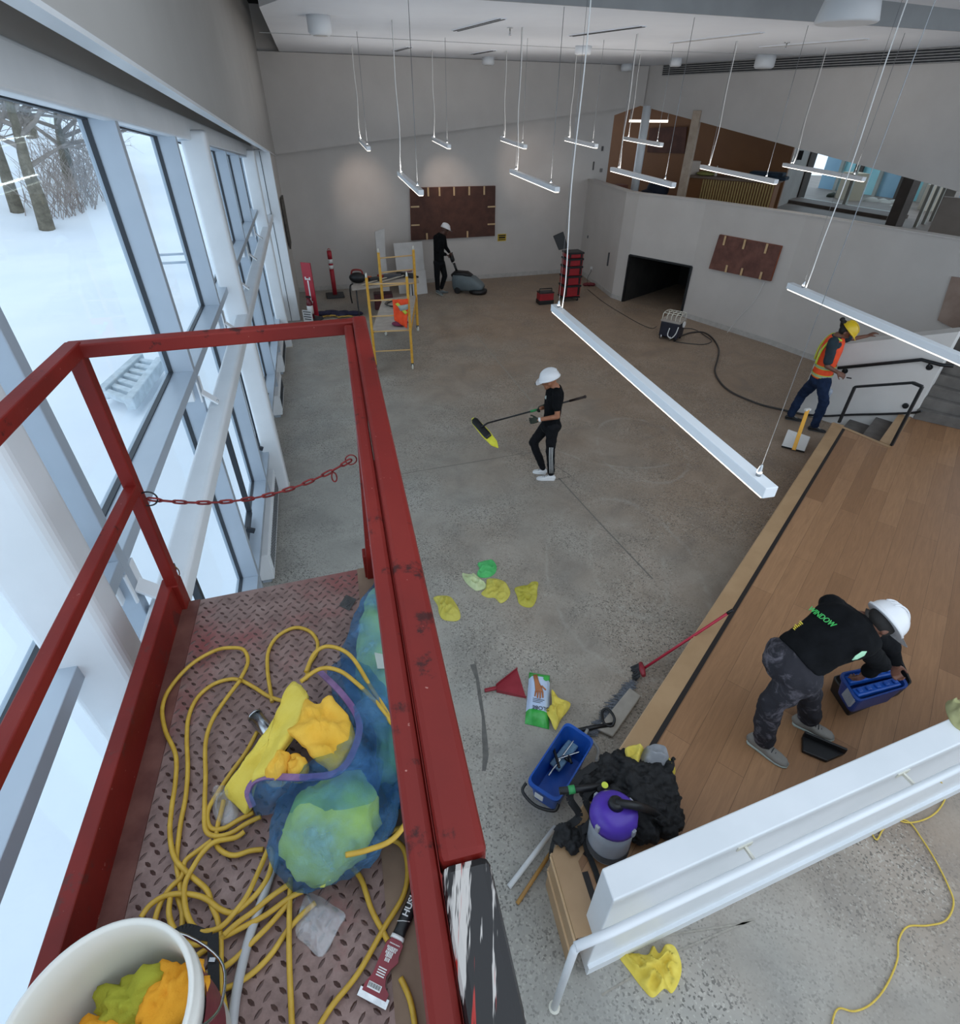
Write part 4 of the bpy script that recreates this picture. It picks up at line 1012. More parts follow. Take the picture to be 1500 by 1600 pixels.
# chain with links and a big end ring
ca = LP(fu0 * .55, fv0 + .0, topz(LP(fu0 * .5, fv0, 0), 228, 778)) + LU * .03; cb_ = PD(568, 712, math.hypot(LP(LW, fv1, 0).x, LP(LW, fv1, 0).y) + .0)
cb_ = LP(LW - .035, fv1 + .02, topz(LP(LW - .03, fv1, 0), 566, 712))
pts = []
for k in range(81):
    f = k / 80; p = ca.lerp(cb_, f); p.z -= .16 * 4 * f * (1 - f) * .5; pts.append(p)
ch = thing('safety_chain', 'red painted safety chain hanging across the open end of the lift', 'chain', ca)
acc = 0; step = .037; k = 0; i = 0; Ltot = sum((pts[j + 1] - pts[j]).length for j in range(80)); nl = int(Ltot / step)
for k in range(nl):
    f = (k + .5) / nl; j = min(79, int(f * 80)); c_ = pts[j].lerp(pts[j + 1], f * 80 - j); d = (pts[j + 1] - pts[j]).normalized(); sd = d.cross(V((0, 0, 1))).normalized(); up = sd.cross(d)
    w = sd if k % 2 else up; w = (w * .85 + (up if k % 2 else sd) * .5).normalized(); lk = []
    for a in range(12):
        th = a * math.pi / 6; cx_ = math.cos(th); lk.append(c_ + d * (.0175 * math.copysign(abs(cx_) ** .7, cx_) + (.005 if cx_ > 0 else -.005)) + w * .0115 * math.sin(th))
    m = MB(); m.tube(lk, .0036, 6, closed=True); m.build('link', MAT['rustch'], ch)
m = MB(); c_ = ca - LU * .0 + V((0, 0, .0)); m.tube([c_ + (LU * math.cos(a) + V((0, 0, math.sin(a)))) * .028 for a in [i * math.pi / 10 for i in range(20)]], .0028, 6, closed=True); m.build('ring', MAT['blackm'], ch)
m = MB(); c_ = cb_ + V((0, 0, .0)); m.tube([c_ + (LU * math.cos(a) + V((0, 0, math.sin(a)))) * .02 for a in [i * math.pi / 10 for i in range(20)]], .0025, 6, closed=True); m.build('ring', MAT['rustch'], ch)
m = MB(); c_ = pts[72] - V((0, 0, .03)); m.tube([c_ + LU * .009 * math.cos(a) + V((0, 0, .02 * math.sin(a))) for a in [i * math.pi / 8 for i in range(16)]], .0028, 6, closed=True); m.build('link', MAT['rustch'], ch)

# scissor stack and wheeled base under the rear of the platform
for k in range(4):
    z0, z1 = .45 + .56 * k, .45 + .56 * (k + 1)
    for u_ in (.12, .62):
        for (va, vb_) in ((1.5, 2.75), (2.75, 1.5)):
            m = MB(); m.bar(LP(u_ + (.03 if va < vb_ else -.03), va, z0), LP(u_ + (.03 if va < vb_ else -.03), vb_, z1), .04, .08, up=LU); m.build('scissor_arm', MAT['red'], lift, bevel=.004)
m = MB(); m.prism([tuple(LP(u, v, 0)[:2]) for u, v in ((.02, 1.4), (.74, 1.4), (.74, 2.85), (.02, 2.85))], .14, .44); m.build('chassis', MAT['red'], lift, bevel=.02)
for u_ in (.04, .72):
    for v_ in (1.55, 2.7):
        m = MB(); m.lathe([(.10, -.05), (.13, -.04), (.13, .04), (.10, .05)], LP(u_, v_, .13), 20, R=frame(z=LU, y=V((0, 0, 1)))); m.build('wheel', MAT['black'], lift)
# ================================================================ things at the far end of the room
MAT['yel'] = mat('yellow_scaffold_paint', 'd39a2c', 'e0ad45', 14, .45)
MAT['ply'] = mat('grey_plywood', 'a39b92', 'b4aca3', 6, .8)
MAT['rub'] = mat('grey_rubber', '3a3a3c', '464648', 20, .7)
def foot(x, y, z=0): return P(x, y, z)
# covered panels
def covered(pts, plane, off, label, nstrap):
    a, b, c, d = [PL(plane[0], plane[1], x, y) + off for x, y in pts]
    r = thing('covered_panel', label, 'panel', (a + c) / 2)
    m = MB(); o = off.normalized() * .05; m.hexa([a - o, b - o, c - o, d - o, a, b, c, d]); m.build('panel', MAT['kraft2'], r, bevel=.008)
    m = MB(); N, K = 24, 14; vs = []
    for i in range(N):
        for j in range(K):
            f, g = i / (N - 1), j / (K - 1); p = (a.lerp(b, f)).lerp(d.lerp(c, f), g); e = math.sin(math.pi * f) * math.sin(math.pi * g)
            vs.append(p + off.normalized() * (.012 + .03 * e * abs(noise.noise(V((f * 5, g * 4, 2))))))
    m.add(vs, [(i * K + j, i * K + j + 1, (i + 1) * K + j + 1, (i + 1) * K + j) for i in range(N - 1) for j in range(K - 1)], 0, True); m.build('paper', MAT['kraft'], r)
    return r, a, b, c, d
MAT['kraft2'] = mat('red_brown_board', '7d3f22', '95502e', 5, .7)
r, a, b, c, d = covered(((640, 293), (773, 290), (772, 368), (642, 375)), (FA, FB), nf * .06, 'big dark brown paper-covered panel on the far wall, behind the scrubber driver', 5)
MAT['tape'] = mat('tan_tape', 'c9a77a', 'd4b78e', 9, .6)
for f, top in ((.2, 1), (.33, 1), (.5, 1), (.68, 1), (.86, 1), (.18, 0), (.66, 0)):
    p = (a if top else d).lerp(b if top else c, f); q = p + V((0, 0, -.22 if top else .18)); m = MB(); m.bar(p + nf * .035, q + nf * .035, .05, .008, up=nf); m.build('tape', MAT['tape'], r)
for f, left in ((.35, 1), (.7, 1), (.4, 0), (.75, 0)):
    p = (a if left else b).lerp(d if left else c, f); q = p + UF * (.25 if left else -.25); m = MB(); m.bar(p + nf * .035, q + nf * .035, .04, .008, up=nf); m.build('tape', MAT['tape'], r)
MAT['kraft3'] = mat('mottled_brown_paper', '5d3a33', '7a5145', 5, .7, bump=.4, bscale=8, bdist=.02)
_k = MAT['kraft']; MAT['kraft'] = MAT['kraft3']; nr = V((-.82, -.57, 0)).normalized()
r, a, b, c, d = covered(((1127, 366), (1224, 384), (1206, 439), (1110, 419)), (C3, C4), nr * .06, 'smaller mottled brown covered panel on the curved right wall', 4); MAT['kraft'] = _k
for f, top in ((.12, 1), (.45, 1), (.8, 1), (.3, 0), (.55, 0), (.85, 0)):
    p = (a if top else d).lerp(b if top else c, f); q = p + V((0, 0, -.2 if top else .16)); m = MB(); m.bar(p + nr * .035, q + nr * .035, .05, .008, up=nr); m.build('tape', MAT['tape'], r)
m = MB(); q0 = PL(C3, C4, 1196, 440) + nr * .04; q1 = PL(C3, C4, 1180, 470) + nr * .04; q2 = PL(C3, C4, 1155, 497) + nr * .04; q3 = P(1136, 520, .01)
m.tube(cr([q0, q1, q2, q3], 5), .008, 6); tag(m.build('cord', MAT['cable']), 'thin cord hanging from the smaller covered panel to the floor', 'cord')
# yellow and black sign
u, z = fu(784, 371); q = FW(u, z) + nf * .012; sg = thing('wall_sign', 'small yellow sign with black stripes right of the big covered panel', 'sign', q)
Rf = frame(x=UF, y=V((0, 0, 1)), z=nf)
m = MB(); m.box(q, (.28, .2, .01), Rf); m.build('plate', mat('sign_yellow', 'd8b52c', None, rough=.5), sg)
for k, (dz, w, h) in enumerate(((.06, .24, .035), (0, .22, .05), (-.06, .24, .025))):
    m = MB(); m.box(q + nf * .008 + V((0, 0, dz)), (w, h, .004), Rf); m.build('stripe', MAT['black'], sg)
# canvas on the left wall
cw = [PL(WS(10, .33, 0), WS(12, .33, 0), x, y) for x, y in ((449, 345), (464, 357), (465, 409), (456, 404))]
m = MB(); q = WS(11.2, .36, 1.8); m.box(WS(11.3, .355, 2.05), (.04, .9, 1.1), RZ(_az)); tag(m.build('wall_canvas', mat('dark_leafy_canvas', '45413c', '6a655e', 9, .8)), 'dark leaf-patterned canvas on the wall beyond the windows', 'picture')
# far baker scaffold
def scaffold():
    r = thing('scaffold', 'yellow rolling scaffold with a plank platform and an orange vest hung on it', 'scaffold', P(620, 560, 0))
    L0, L1 = P(588, 580), P(645, 577); Rr0, Rr1 = P(603, 524), P(653, 517)
    hgt = 1.84
    for (a, b) in ((L0, L1), (Rr0, Rr1)):
        d = (b - a).normalized()
        for p in (a, b):
            m = MB(); m.bar(p + V((0, 0, .14)), p + V((0, 0, hgt)), .055, .05, up=d); m.build('upright', MAT['yel'], r, bevel=.004)
            m = MB(); m.lathe([(.024, 0), (.012, .08)], p + V((0, 0, hgt)), 8); m.build('pin', MAT['cream'], r)
            m = MB(); m.lathe([(.05, -.016), (.062, -.012), (.062, .012), (.05, .016)], p + V((0, 0, .062)), 16, R=frame(z=d, y=V((0, 0, 1)))); w = m.build('caster', MAT['cream'], r)
            m = MB(); m.box(p + V((0, 0, .11)), (.05, .05, .07)); m.build('fork', MAT['rub'], w)
        for z in (.42, .82, 1.12, 1.42, 1.72):
            m = MB(); m.tube([a + V((0, 0, z)), b + V((0, 0, z))], .014, 8); m.build('rung', mat('rung_yellow', 'd9b277', None, rough=.4) if 'rung_yellow' not in bpy.data.materials else bpy.data.materials['rung_yellow'], r)
    for (a, b) in ((L0, Rr0), (L1, Rr1)):
        m = MB(); m.bar(a + V((0, 0, .78)), b + V((0, 0, .78)), .03, .07); m.build('side_rail', MAT['yel'], r)
    m = MB(); i = .02; m.hexa([p + V((0, 0, .82)) for p in (L0, L1, Rr1, Rr0)] + [p + V((0, 0, .845)) for p in (L0, L1, Rr1, Rr0)]); m.build('platform', MAT['ply'], r)
    return L0, L1, Rr0, Rr1
L0, L1, R0, R1 = scaffold()
# orange vest hanging over the rung
MAT['org'] = mat('hi_vis_orange', 'f0491c', 'ff5a28', 9, .7); MAT['lime'] = mat('reflective_lime', 'c8d64a', None, rough=.5); MAT['silv'] = mat('reflective_silver', '9aa39c', 'aab2ab', 20, .4)
vt = thing('safety_vest', 'orange safety vest hanging on the yellow scaffold', 'vest', L0.lerp(L1, .7) + V((0, 0, 1.1)))
def sheet(pts4, nu, nv, amp, seed, thick=.01, fn=None):
    a, b, c, d = pts4; nrm = (b - a).cross(d - a).normalized(); m = MB(); vs = []
    for i in range(nu):
        for j in range(nv):
            f, g = i / (nu - 1), j / (nv - 1); p = a.lerp(b, f).lerp(d.lerp(c, f), g)
            vs.append(p + nrm * amp * (noise.noise(V((f * 4 + seed, g * 3, seed))) + .5 * math.sin(f * 14 + seed + g * 2)))
    n = len(vs); bk = [v - nrm * thick for v in vs]
    fs = [(i * nv + j, i * nv + j + 1, (i + 1) * nv + j + 1, (i + 1) * nv + j) for i in range(nu - 1) for j in range(nv - 1)]
    m.add(vs + bk, fs + [tuple(n + k for k in f[::-1]) for f in fs], 0, True)
    ed = [i * nv for i in range(nu)] + [(nu - 1) * nv + j for j in range(1, nv)] + [i * nv + nv - 1 for i in range(nu - 2, -1, -1)] + [j for j in range(nv - 2, 0, -1)]
    b0 = len(m.v) - 2 * n
    for k in range(len(ed)):
        x, y = ed[k], ed[(k + 1) % len(ed)]; m.f.append([b0 + x, b0 + y, b0 + n + y, b0 + n + x]); m.m.append(0); m.sm.append(False)
    return m
def onS(x, y, dz=.0): 
    pl0, pl1 = L0 - V((0, .05, 0)), L1 - V((0, .05, 0)); return PL(pl0, pl1, x, y)
sheet([onS(613, 468), onS(638, 467), onS(636, 513), onS(616, 500)], 12, 12, .02, 2.0).build('cloth', MAT['org'], vt)
fwd_ = V((0, -.035, 0))
sheet([onS(618, 474) + fwd_, onS(622, 472) + fwd_, onS(637, 487) + fwd_, onS(634, 491) + fwd_], 4, 8, .004, 1.0).build('reflective_band', MAT['lime'], vt)
sheet([onS(622, 477) + fwd_ * 1.2, onS(638, 474) + fwd_ * 1.2, onS(638, 482) + fwd_ * 1.2, onS(626, 485) + fwd_ * 1.2], 6, 3, .004, 3.0).build('reflective_band', MAT['silv'], vt)
# maroon cloth and cable on the platform
q = L0.lerp(L1, .7).lerp(R0.lerp(R1, .7), .1) + V((0, 0, .845)); m = MB(); m.ell(q + V((0, 0, .04)), (.16, .12, .04)); m.ell(q + V((.08, .03, .06)), (.1, .08, .04)); tag(m.build('folded_cloth', mat('maroon_cloth', '6b2340', '7d2d4c', 8, .8)), 'maroon cloth lying on the scaffold platform under the orange vest', 'cloth')
rnd = random.Random(2); base = L0.lerp(L1, .4).lerp(R0.lerp(R1, .4), .75) + V((0, 0, .857)); pts = [base + V((.18 * math.cos(k * .9) * rnd.uniform(.6, 1.2), .25 * math.sin(k * .9) * rnd.uniform(.6, 1.2), .002 * k)) for k in range(22)]
m = MB(); m.tube(cr(pts, 4), .009, 5); tag(m.build('tangled_cord', MAT['black']), 'tangle of black cord on the scaffold platform', 'cord')
# folding table with tools
T = [P(553, 440, .74), P(650, 423, .74), P(648, 437, .74), P(549, 452, .74)]
T = [P(548, 437, .74), P(648, 425, .74), P(655, 440, .74), P(550, 452, .74)]
tb = thing('folding_table', 'long pale folding table behind the scaffold, crowded with tools', 'table', P(600, 470, 0))
m = MB(); m.hexa([V((p.x, p.y, .70)) for p in T] + [V((p.x, p.y, .74)) for p in T]); m.build('tabletop', MAT['ply'], tb, bevel=.006)
cxy = sum(T, V((0, 0, 0))) / 4
for p in T:
    q = p.lerp(cxy, .12); m = MB(); m.tube([V((q.x, q.y, 0)), V((q.x, q.y, .7))], .016, 8); m.build('leg', MAT['rub'], tb)
def ont(f, g, z=.742): p = T[0].lerp(T[1], f).lerp(T[3].lerp(T[2], f), g); return V((p.x, p.y, z))
rnd = random.Random(8)
bagm = mat('tool_red', '7c1d1a', '92261f', 8, .5)
o = thing('tool_bag', 'black and red open tool bag on the left end of the table', 'bag', ont(.1, .4)); m = MB(); q = ont(.1, .4); m.ell(q + V((0, 0, .12)), (.22, .14, .13)); m.build('body', MAT['black'], o); m = MB(); m.tube(cr([q + V((-.15, 0, .2)), q + V((-.1, 0, .3)), q + V((.1, 0, .3)), q + V((.15, 0, .2))], 5), .022, 8); m.build('handle', bagm, o)
m = MB(); m.tube(cr([ont(.02, .5), ont(-.02, .6, .72), ont(-.03, .6, .5), ont(-.02, .6, .3)], 4), .02, 6); m.build('strap', MAT['black'], o)
for k, (f, g, L, col, lb, nm) in enumerate(((.24, .3, .3, 'c9622a', 'orange power tool on the table beside the tool bag', 'power_tool'), (.34, .5, .35, '2a2a2c', 'black power tool near the middle of the table', 'power_tool'), (.45, .3, .22, '8a2a22', 'red tool case on the table behind the scaffold', 'tool_case'),
        (.62, .4, .6, '4a4a4e', 'grey saw lying on the table', 'saw'), (.78, .3, .4, '1b1b1d', 'black tool on the right half of the table', 'power_tool'), (.9, .55, .35, '222226', 'black tool pouch on the right end of the table', 'pouch'))):
    q = ont(f, g); R = RZ(rnd.uniform(-.6, .6)); o = thing(nm, lb, nm.replace('_', ' '), q)
    m = MB(); m.box(q + V((0, 0, .06)), (L * .8, .12, .10), R); m.build('body', mat('tool_%d' % k, col, None, rough=.5), o, bevel=.02)
    m = MB(); m.bar(q + R @ V((L * .3, 0, .05)), q + R @ V((L * .62, .03, .03)), .05, .045); m.build('grip', MAT['black'], o, bevel=.01)
for k, (a, b) in enumerate((((.15, .75), (.75, .2)), ((.2, .9), (.8, .45)), ((.3, .2), (.95, .1)))):
    m = MB(); m.bar(ont(*a, .76), ont(*b, .80), .05, .02); tag(m.build('timber_strip', mat('strip_%d' % k, ('c8bfae', 'b9b2a6', '7b4640')[k], None, rough=.6)), ('pale timber strip lying along the front of the table', 'grey timber strip lying behind the pale one on the table', 'dark red strip lying at the back of the table')[k], 'timber')
m = MB(); q = ont(.5, .5, 0); m.box(V((q.x - .1, q.y + .1, .2)), (.5, .35, .4), RZ(.2)); tag(m.build('toolbox', mat('maroon_box', '4a1c20', '5b2428', 4, .5), bevel=.02), 'dark maroon tool box under the folding table', 'box')
# boards leaning on the far wall
MAT['pboard'] = mat('pale_board', 'c3c1be', 'cecccA'.lower(), 4, .7)
def leaning(pts_base, pts_top, thick, lb, lean=.35):
    b0, b1 = [P(x, y, 0) for x, y in pts_base]; d = (b1 - b0); n = V((-d.y, d.x, 0)).normalized(); n = n if n.y > 0 else -n
    t0, t1 = [PL(b0 + n * lean, b1 + n * lean, x, y) for x, y in pts_top]
    m = MB(); th = -n * thick; m.hexa([b0, b1, b1 + th, b0 + th, t0, t1, t1 + th, t0 + th]); o = m.build('board', MAT['pboard'], bevel=.004); tag(o, lb, 'board', 'pale boards leaning on the far wall')
leaning(((596, 462), (604, 461)), ((585, 362), (600, 357)), .03, 'tall narrow pale board leaning on the far wall left of the wide board', .3)
leaning(((603, 460), (609, 459)), ((592, 385), (600, 384)), .03, 'short narrow pale strip leaning beside the tall narrow board', .25)
leaning(((624, 459), (666, 455)), ((614, 380), (659, 377)), .03, 'wide pale board leaning on the far wall between scaffold and scrubber driver', .35)
leaning(((640, 462), (668, 458)), ((642, 425), (664, 422)), .02, 'low pale board standing in front of the wide leaning board', .12)
# fire extinguisher stand
b = P(492, 500, 0); ex = thing('extinguisher_stand', 'red sign stand with a white arrow pointing down and a fire extinguisher', 'stand', b)
Rb = RZ(-.30); hx = topz(b, 488, 415)
m = MB(); m.box(b + V((0, 0, (hx + .1) / 2 + .05)), (.27, .03, hx - .05), Rb); m.build('board', mat('sign_red', 'a3202e', 'b02535', 4, .5), ex, bevel=.004)
fr3 = Rb @ V((0, -1, 0)); MAT['wht'] = mat('sign_white', 'e6e6e4', None, rough=.5)
m = MB(); c_ = b + fr3 * .02; sx = Rb @ V((1, 0, 0))
def sgp(x, z): return c_ + sx * x + V((0, 0, z))
m.bar(sgp(0, hx - .33), sgp(0, hx - .85), .035, .006, up=fr3); m.add([sgp(-.06, hx - .82), sgp(.06, hx - .82), sgp(0, hx - .95)], [(0, 1, 2)]); m.bar(sgp(-.06, hx - .30), sgp(.06, hx - .30), .03, .006, up=fr3); m.bar(sgp(-.06, hx - .25), sgp(-.06, hx - .32), .03, .006, up=fr3); m.bar(sgp(.06, hx - .25), sgp(.06, hx - .32), .03, .006, up=fr3); m.build('arrow', MAT['wht'], ex)
m = MB(); q = b + fr3 * .12; m.lathe([(.02, .05), (.075, .08), (.075, .46), (.05, .52), (.02, .56)], q, 16); e_x = m.build('extinguisher', mat('extinguisher_red', '5b1620', '6d1c26', 4, .3), ex)
m = MB(); m.lathe([(.077, .2), (.077, .4)], q, 16); m.build('white_label', MAT['wht'], e_x); m = MB(); m.box(q + V((0, 0, .6)), (.12, .04, .05), Rb); m.build('valve_handle', MAT['black'], e_x)
m = MB(); m.box(b + V((0, 0, .03)), (.36, .3, .05), Rb); m.build('base', MAT['rub'], ex, bevel=.01)
nb_ = thing('notice_board', 'white printed notice standing at the foot of the red extinguisher stand', 'sign', b + fr3 * .35)
m = MB(); q = b + fr3 * .28 + V((0, 0, .17)); m.box(q, (.27, .015, .3), Rb); m.build('board', MAT['wht'], nb_)
for k in range(4):
    m = MB(); m.box(q + fr3 * .009 + V((0, 0, .11 - .06 * k)), (.22 - .03 * (k % 2), .002, .022), Rb); m.build('printed_line', MAT['rub'], nb_)
# red bollard
b = P(524, 463, 0); bo = thing('bollard', 'red post with white bands on a square rubber base by the far wall', 'bollard', b); hb_ = topz(b, 518, 392)
for (z0, z1, mt, nm) in ((.05, hb_ * .62, 'sign_red', 'post'), (hb_ * .62, hb_ * .70, None, 'white_band'), (hb_ * .70, hb_ * .74, 'sign_red', 'post_ring'), (hb_ * .74, hb_ * .83, None, 'white_band'), (hb_ * .83, hb_, 'sign_red', 'post_top')):
    m = MB(); m.lathe([(.062 if mt else .064, z0), (.062 if mt else .064, z1)], b, 18); m.build(nm, bpy.data.materials[mt] if mt else MAT['wht'], bo)
m = MB(); m.tube([b + V((.03 * math.cos(a), .0, hb_ + .03 + .03 * math.sin(a))) for a in [k * math.pi / 6 for k in range(12)]], .01, 6, closed=True); m.build('loop', bpy.data.materials['sign_red'], bo)
m = MB(); m.box(b + V((0, 0, .03)), (.5, .5, .055), RZ(.3)); m.build('base', MAT['rub'], bo, bevel=.012)
# heap of dark sheeting and yellow straps near the window end
b = P(530, 493, 0); m = MB(); rnd = random.Random(5)
for k in range(9): m.ell(b + V((rnd.uniform(-.45, .45), rnd.uniform(-.12, .12), .05)), (rnd.uniform(.12, .25), .1, .06), n=10, m=6)
tag(m.build('sheet_heap', mat('navy_sheet', '24243c', '34324e', 8, .8)), 'heap of dark blue sheeting on the floor between extinguisher stand and scaffold', 'sheet')
m = MB(); pts = [b + V((-.4 + .09 * k + rnd.uniform(-.03, .03), -.22 + rnd.uniform(-.06, .06), .03 + rnd.uniform(0, .03))) for k in range(10)]; m.tube(cr(pts, 4), .022, 6)
tag(m.build('strap', mat('gold_strap', 'b08a3c', 'c09a48', 9, .6)), 'yellow strap tangled in front of the dark blue sheeting', 'strap')
# ---- floor scrubber
b = P(730, 457, 0); fd = (P(752, 461) - P(712, 458)).normalized(); sd2 = V((-fd.y, fd.x, 0)); Rs = frame(x=fd, y=sd2, z=V((0, 0, 1)))
sc = thing('floor_scrubber', 'grey walk-behind floor scrubber pushed by the person in black', 'floor machine', b)
m = MB(); m.loft([(b + fd * x + V((0, 0, z)), w, h) for x, z, w, h in ((-.42, .30, .16, .18), (-.38, .30, .21, .24), (-.1, .30, .23, .25), (.2, .27, .23, .20), (.42, .20, .20, .11), (.5, .17, .15, .05))], sd2, n=20, exp=3.2)
MAT['sgrey'] = mat('scrubber_grey', '5f6a6e', '6c777b', 3, .4); m.build('body', MAT['sgrey'], sc)
m = MB(); m.loft([(b + fd * x + V((0, 0, z)), w, h) for x, z, w, h in ((-.45, .46, .12, .05), (-.35, .52, .17, .08), (0, .53, .18, .06), (.15, .48, .12, .03))], sd2, n=16, exp=3); m.build('lid', MAT['black'], sc)
m = MB(); m.lathe([(.25, .02), (.27, .05), (.27, .11), (.2, .13)], b + fd * .33, 28, sx=1.0); m.build('brush_deck', MAT['black'], sc)
for s_ in (-1, 1):
    m = MB(); m.lathe([(.07, -.02), (.09, -.015), (.09, .015), (.07, .02)], b - fd * .25 + sd2 * .2 * s_ + V((0, 0, .09)), 16, R=frame(z=sd2, y=V((0, 0, 1)))); m.build('wheel', MAT['black'], sc)
h0 = b - fd * .3 + V((0, 0, .55)); hand = PD(704, 397, math.hypot(b.x, b.y), b)
m = MB(); m.tube([h0, h0.lerp(hand, .5)], .035, 8); m.build('handle_foot', MAT['black'], sc)
m = MB(); m.tube([h0.lerp(hand, .3), hand + V((0, 0, -.15))], .018, 8); m.build('handle_tube', MAT['metal'], sc)
m = MB(); m.loft([(h0.lerp(hand, f), .09, .05) for f in (.62, .75, .98)], sd2, n=12, exp=3); m.tube([hand - sd2 * .18, hand + sd2 * .18], .018, 8); m.build('control_head', MAT['black'], sc)
# ---- red tool box tower
b0, b1 = P(868, 466, 0), P(908, 470, 0); b = P(888, 468, 0); td_ = V((.96, .28, 0)).normalized(); tn_ = V((-td_.y, td_.x, 0)); Rt = frame(x=td_, y=tn_, z=V((0, 0, 1)))
MAT['tred'] = mat('toolbox_red', '8e1620', 'a01c26', 5, .4)
tw = thing('toolbox_tower', 'tall stack of red and black tool boxes on wheels with its lid open', 'tool box stack', b); ht = topz(b, 893, 392)
z = .12; 
for k, h in enumerate((.40, .32, .32, .26, .20)):
    h = h * (ht - .12) / 1.5; c_ = b + V((0, 0, z + h / 2)); w = .50 - .01 * k
    m = MB(); m.box(c_ + V((0, 0, -.015)), (w, .40, h - .05), Rt); bx_ = m.build('box', MAT['tred'], tw, bevel=.015)
    m = MB(); m.box(b + V((0, 0, z + h - .025)), (w + .03, .43, .05), Rt); m.build('black_rim', MAT['black'], bx_, bevel=.008)
    for s_ in (-1, 1):
        m = MB(); m.box(c_ + td_ * (w / 2 - .06) * s_ - tn_ * .205, (.05, .03, h * .7), Rt); m.build('latch', MAT['black'], bx_, bevel=.004)
    z += h
for s_ in (-1, 1):
    for q_ in (-1, 1):
        m = MB(); m.lathe([(.035, -.015), (.045, -.01), (.045, .01), (.035, .015)], b + td_ * .2 * s_ + tn_ * .16 * q_ + V((0, 0, .047)), 14, R=frame(z=td_, y=V((0, 0, 1)))); w_ = m.build('caster', MAT['black'], tw)
        m = MB(); m.lathe([(.018, -.018), (.018, .018)], b + td_ * .2 * s_ + tn_ * .16 * q_ + V((0, 0, .047)), 10, R=frame(z=td_, y=V((0, 0, 1)))); m.build('hub', MAT['wht'], w_)
m = MB(); m.box(b + V((0, 0, .105)), (.52, .42, .03), Rt); m.build('dolly', MAT['black'], tw, bevel=.006)
dist = math.hypot(b.x, b.y); lp = [PD(x, y, dist + o_, b) for x, y, o_ in ((864, 369, .1), (880, 362, .1), (888, 388, .0), (873, 391, .0))]
m = MB(); n_ = V((b.x, b.y, 0)).normalized() * .05; m.hexa([p + n_ for p in lp] + lp); m.build('open_lid', MAT['black'], tw, bevel=.012)
b = P(851, 474, 0); tx = thing('small_toolbox', 'small red and black tool box on the floor left of the tool box tower', 'tool box', b)
m = MB(); m.box(b + V((0, 0, .2)), (.42, .26, .2), Rt); m.build('body', MAT['tred'], tx, bevel=.015); m = MB(); m.box(b + V((0, 0, .06)), (.44, .28, .11), Rt); m.build('base', MAT['black'], tx, bevel=.01)
m = MB(); m.tube([b - td_ * .19 + V((0, 0, .28)), b - td_ * .18 + V((0, 0, .40)), b + td_ * .18 + V((0, 0, .40)), b + td_ * .19 + V((0, 0, .28))], .016, 8); m.build('handle', MAT['black'], tx)
m = MB(); m.box(b + V((0, 0, .31)), (.43, .27, .03), Rt); m.build('lid', MAT['black'], tx, bevel=.006)
# things on the facet left of the black opening
nc = V((-.7, -.72, 0)).normalized()
for (x, y, w, h, col, lb, nm, ct) in ((951, 405, .05, .36, '4c4e52', 'narrow grey vertical plate on the angled wall left of the black opening', 'wall_plate', 'wall plate'), (925, 419, .1, .1, 'd8d8d6', 'white outlet low on the angled wall with a cord plugged in', 'wall_outlet', 'outlet'), (919, 370, .04, .08, '6a6c70', 'small grey box halfway up the angled wall', 'junction_box', 'box'),
        (941, 232, .06, .12, '4e4b4a', 'small dark plate high on the far wall beside the gallery', 'door_reader', 'wall plate'), (927, 259, .04, .22, '5a5755', 'thin dark fitting on the far wall at the corner of the gallery', 'wall_fitting', 'fitting'), (939, 266, .08, .1, '77736f', 'grey switch box beside the gallery opening', 'switch_box', 'switch')):
    if y < 300: q = PL(FA, FB, x, y) + nf * .015; R = Rf
    else: q = PL(C0, C1, x, y) + nc * .015; R = frame(y=V((0, 0, 1)), z=nc)
    m = MB(); m.box(q, (w, h, .03), R); tag(m.build(nm, mat('f_' + nm, col, None, rough=.5), bevel=.004), lb, ct)
m = MB(); q = PL(C0, C1, 925, 420) + nc * .03; e = P(917, 444, .03); m.tube(cr([q, q + V((0, 0, -.1)) + nc * .03, e + V((0, 0, .2)), e], 5), .008, 6); tag(m.build('plug_cord', MAT['rub']), 'cord hanging from the white outlet to the floor', 'cord')
m = MB(); b = P(919, 447, .0)
for k in range(5): m.ell(b + V((.06 * k - .1, .04 * (k % 2), .05)), (.08, .07, .05), n=10, m=6)
tag(m.build('red_pouch', mat('dark_red_pouch', '6e2a30', '7d343a', 8, .8)), 'dark red pouch on the floor under the outlet', 'pouch')
# ---- machine with wire cage and hose
b = P(1041, 532, 0); xx = (P(1056, 535) - P(1025, 528)).normalized(); yy = V((-xx.y, xx.x, 0)); yy = yy if yy.y > 0 else -yy; Rm = frame(x=xx, y=yy, z=V((0, 0, 1)))
mc = thing('air_compressor', 'black air compressor with a wire cage, on the floor in front of the black opening', 'compressor', b)
b = b + yy * .22
m = MB(); m.box(b + V((0, 0, .24)), (.46, .4, .36), Rm); m.build('body', mat('compressor_navy', '1d1f2a', '262838', 4, .4), mc, bevel=.03)
m = MB(); m.box(b + V((0, 0, .44)), (.48, .42, .05), Rm); m.build('top_band', MAT['ply'], mc, bevel=.01)
for k in range(5):
    m = MB(); f = k / 4 - .5; m.tube(cr([b + xx * (.42 * f) - yy * .19 + V((0, 0, .47)), b + xx * (.42 * f) - yy * .16 + V((0, 0, .60)), b + xx * (.42 * f) + yy * .16 + V((0, 0, .60)), b + xx * (.42 * f) + yy * .19 + V((0, 0, .47))], 4), .009, 6); m.build('cage_bar', MAT['cream'], mc)
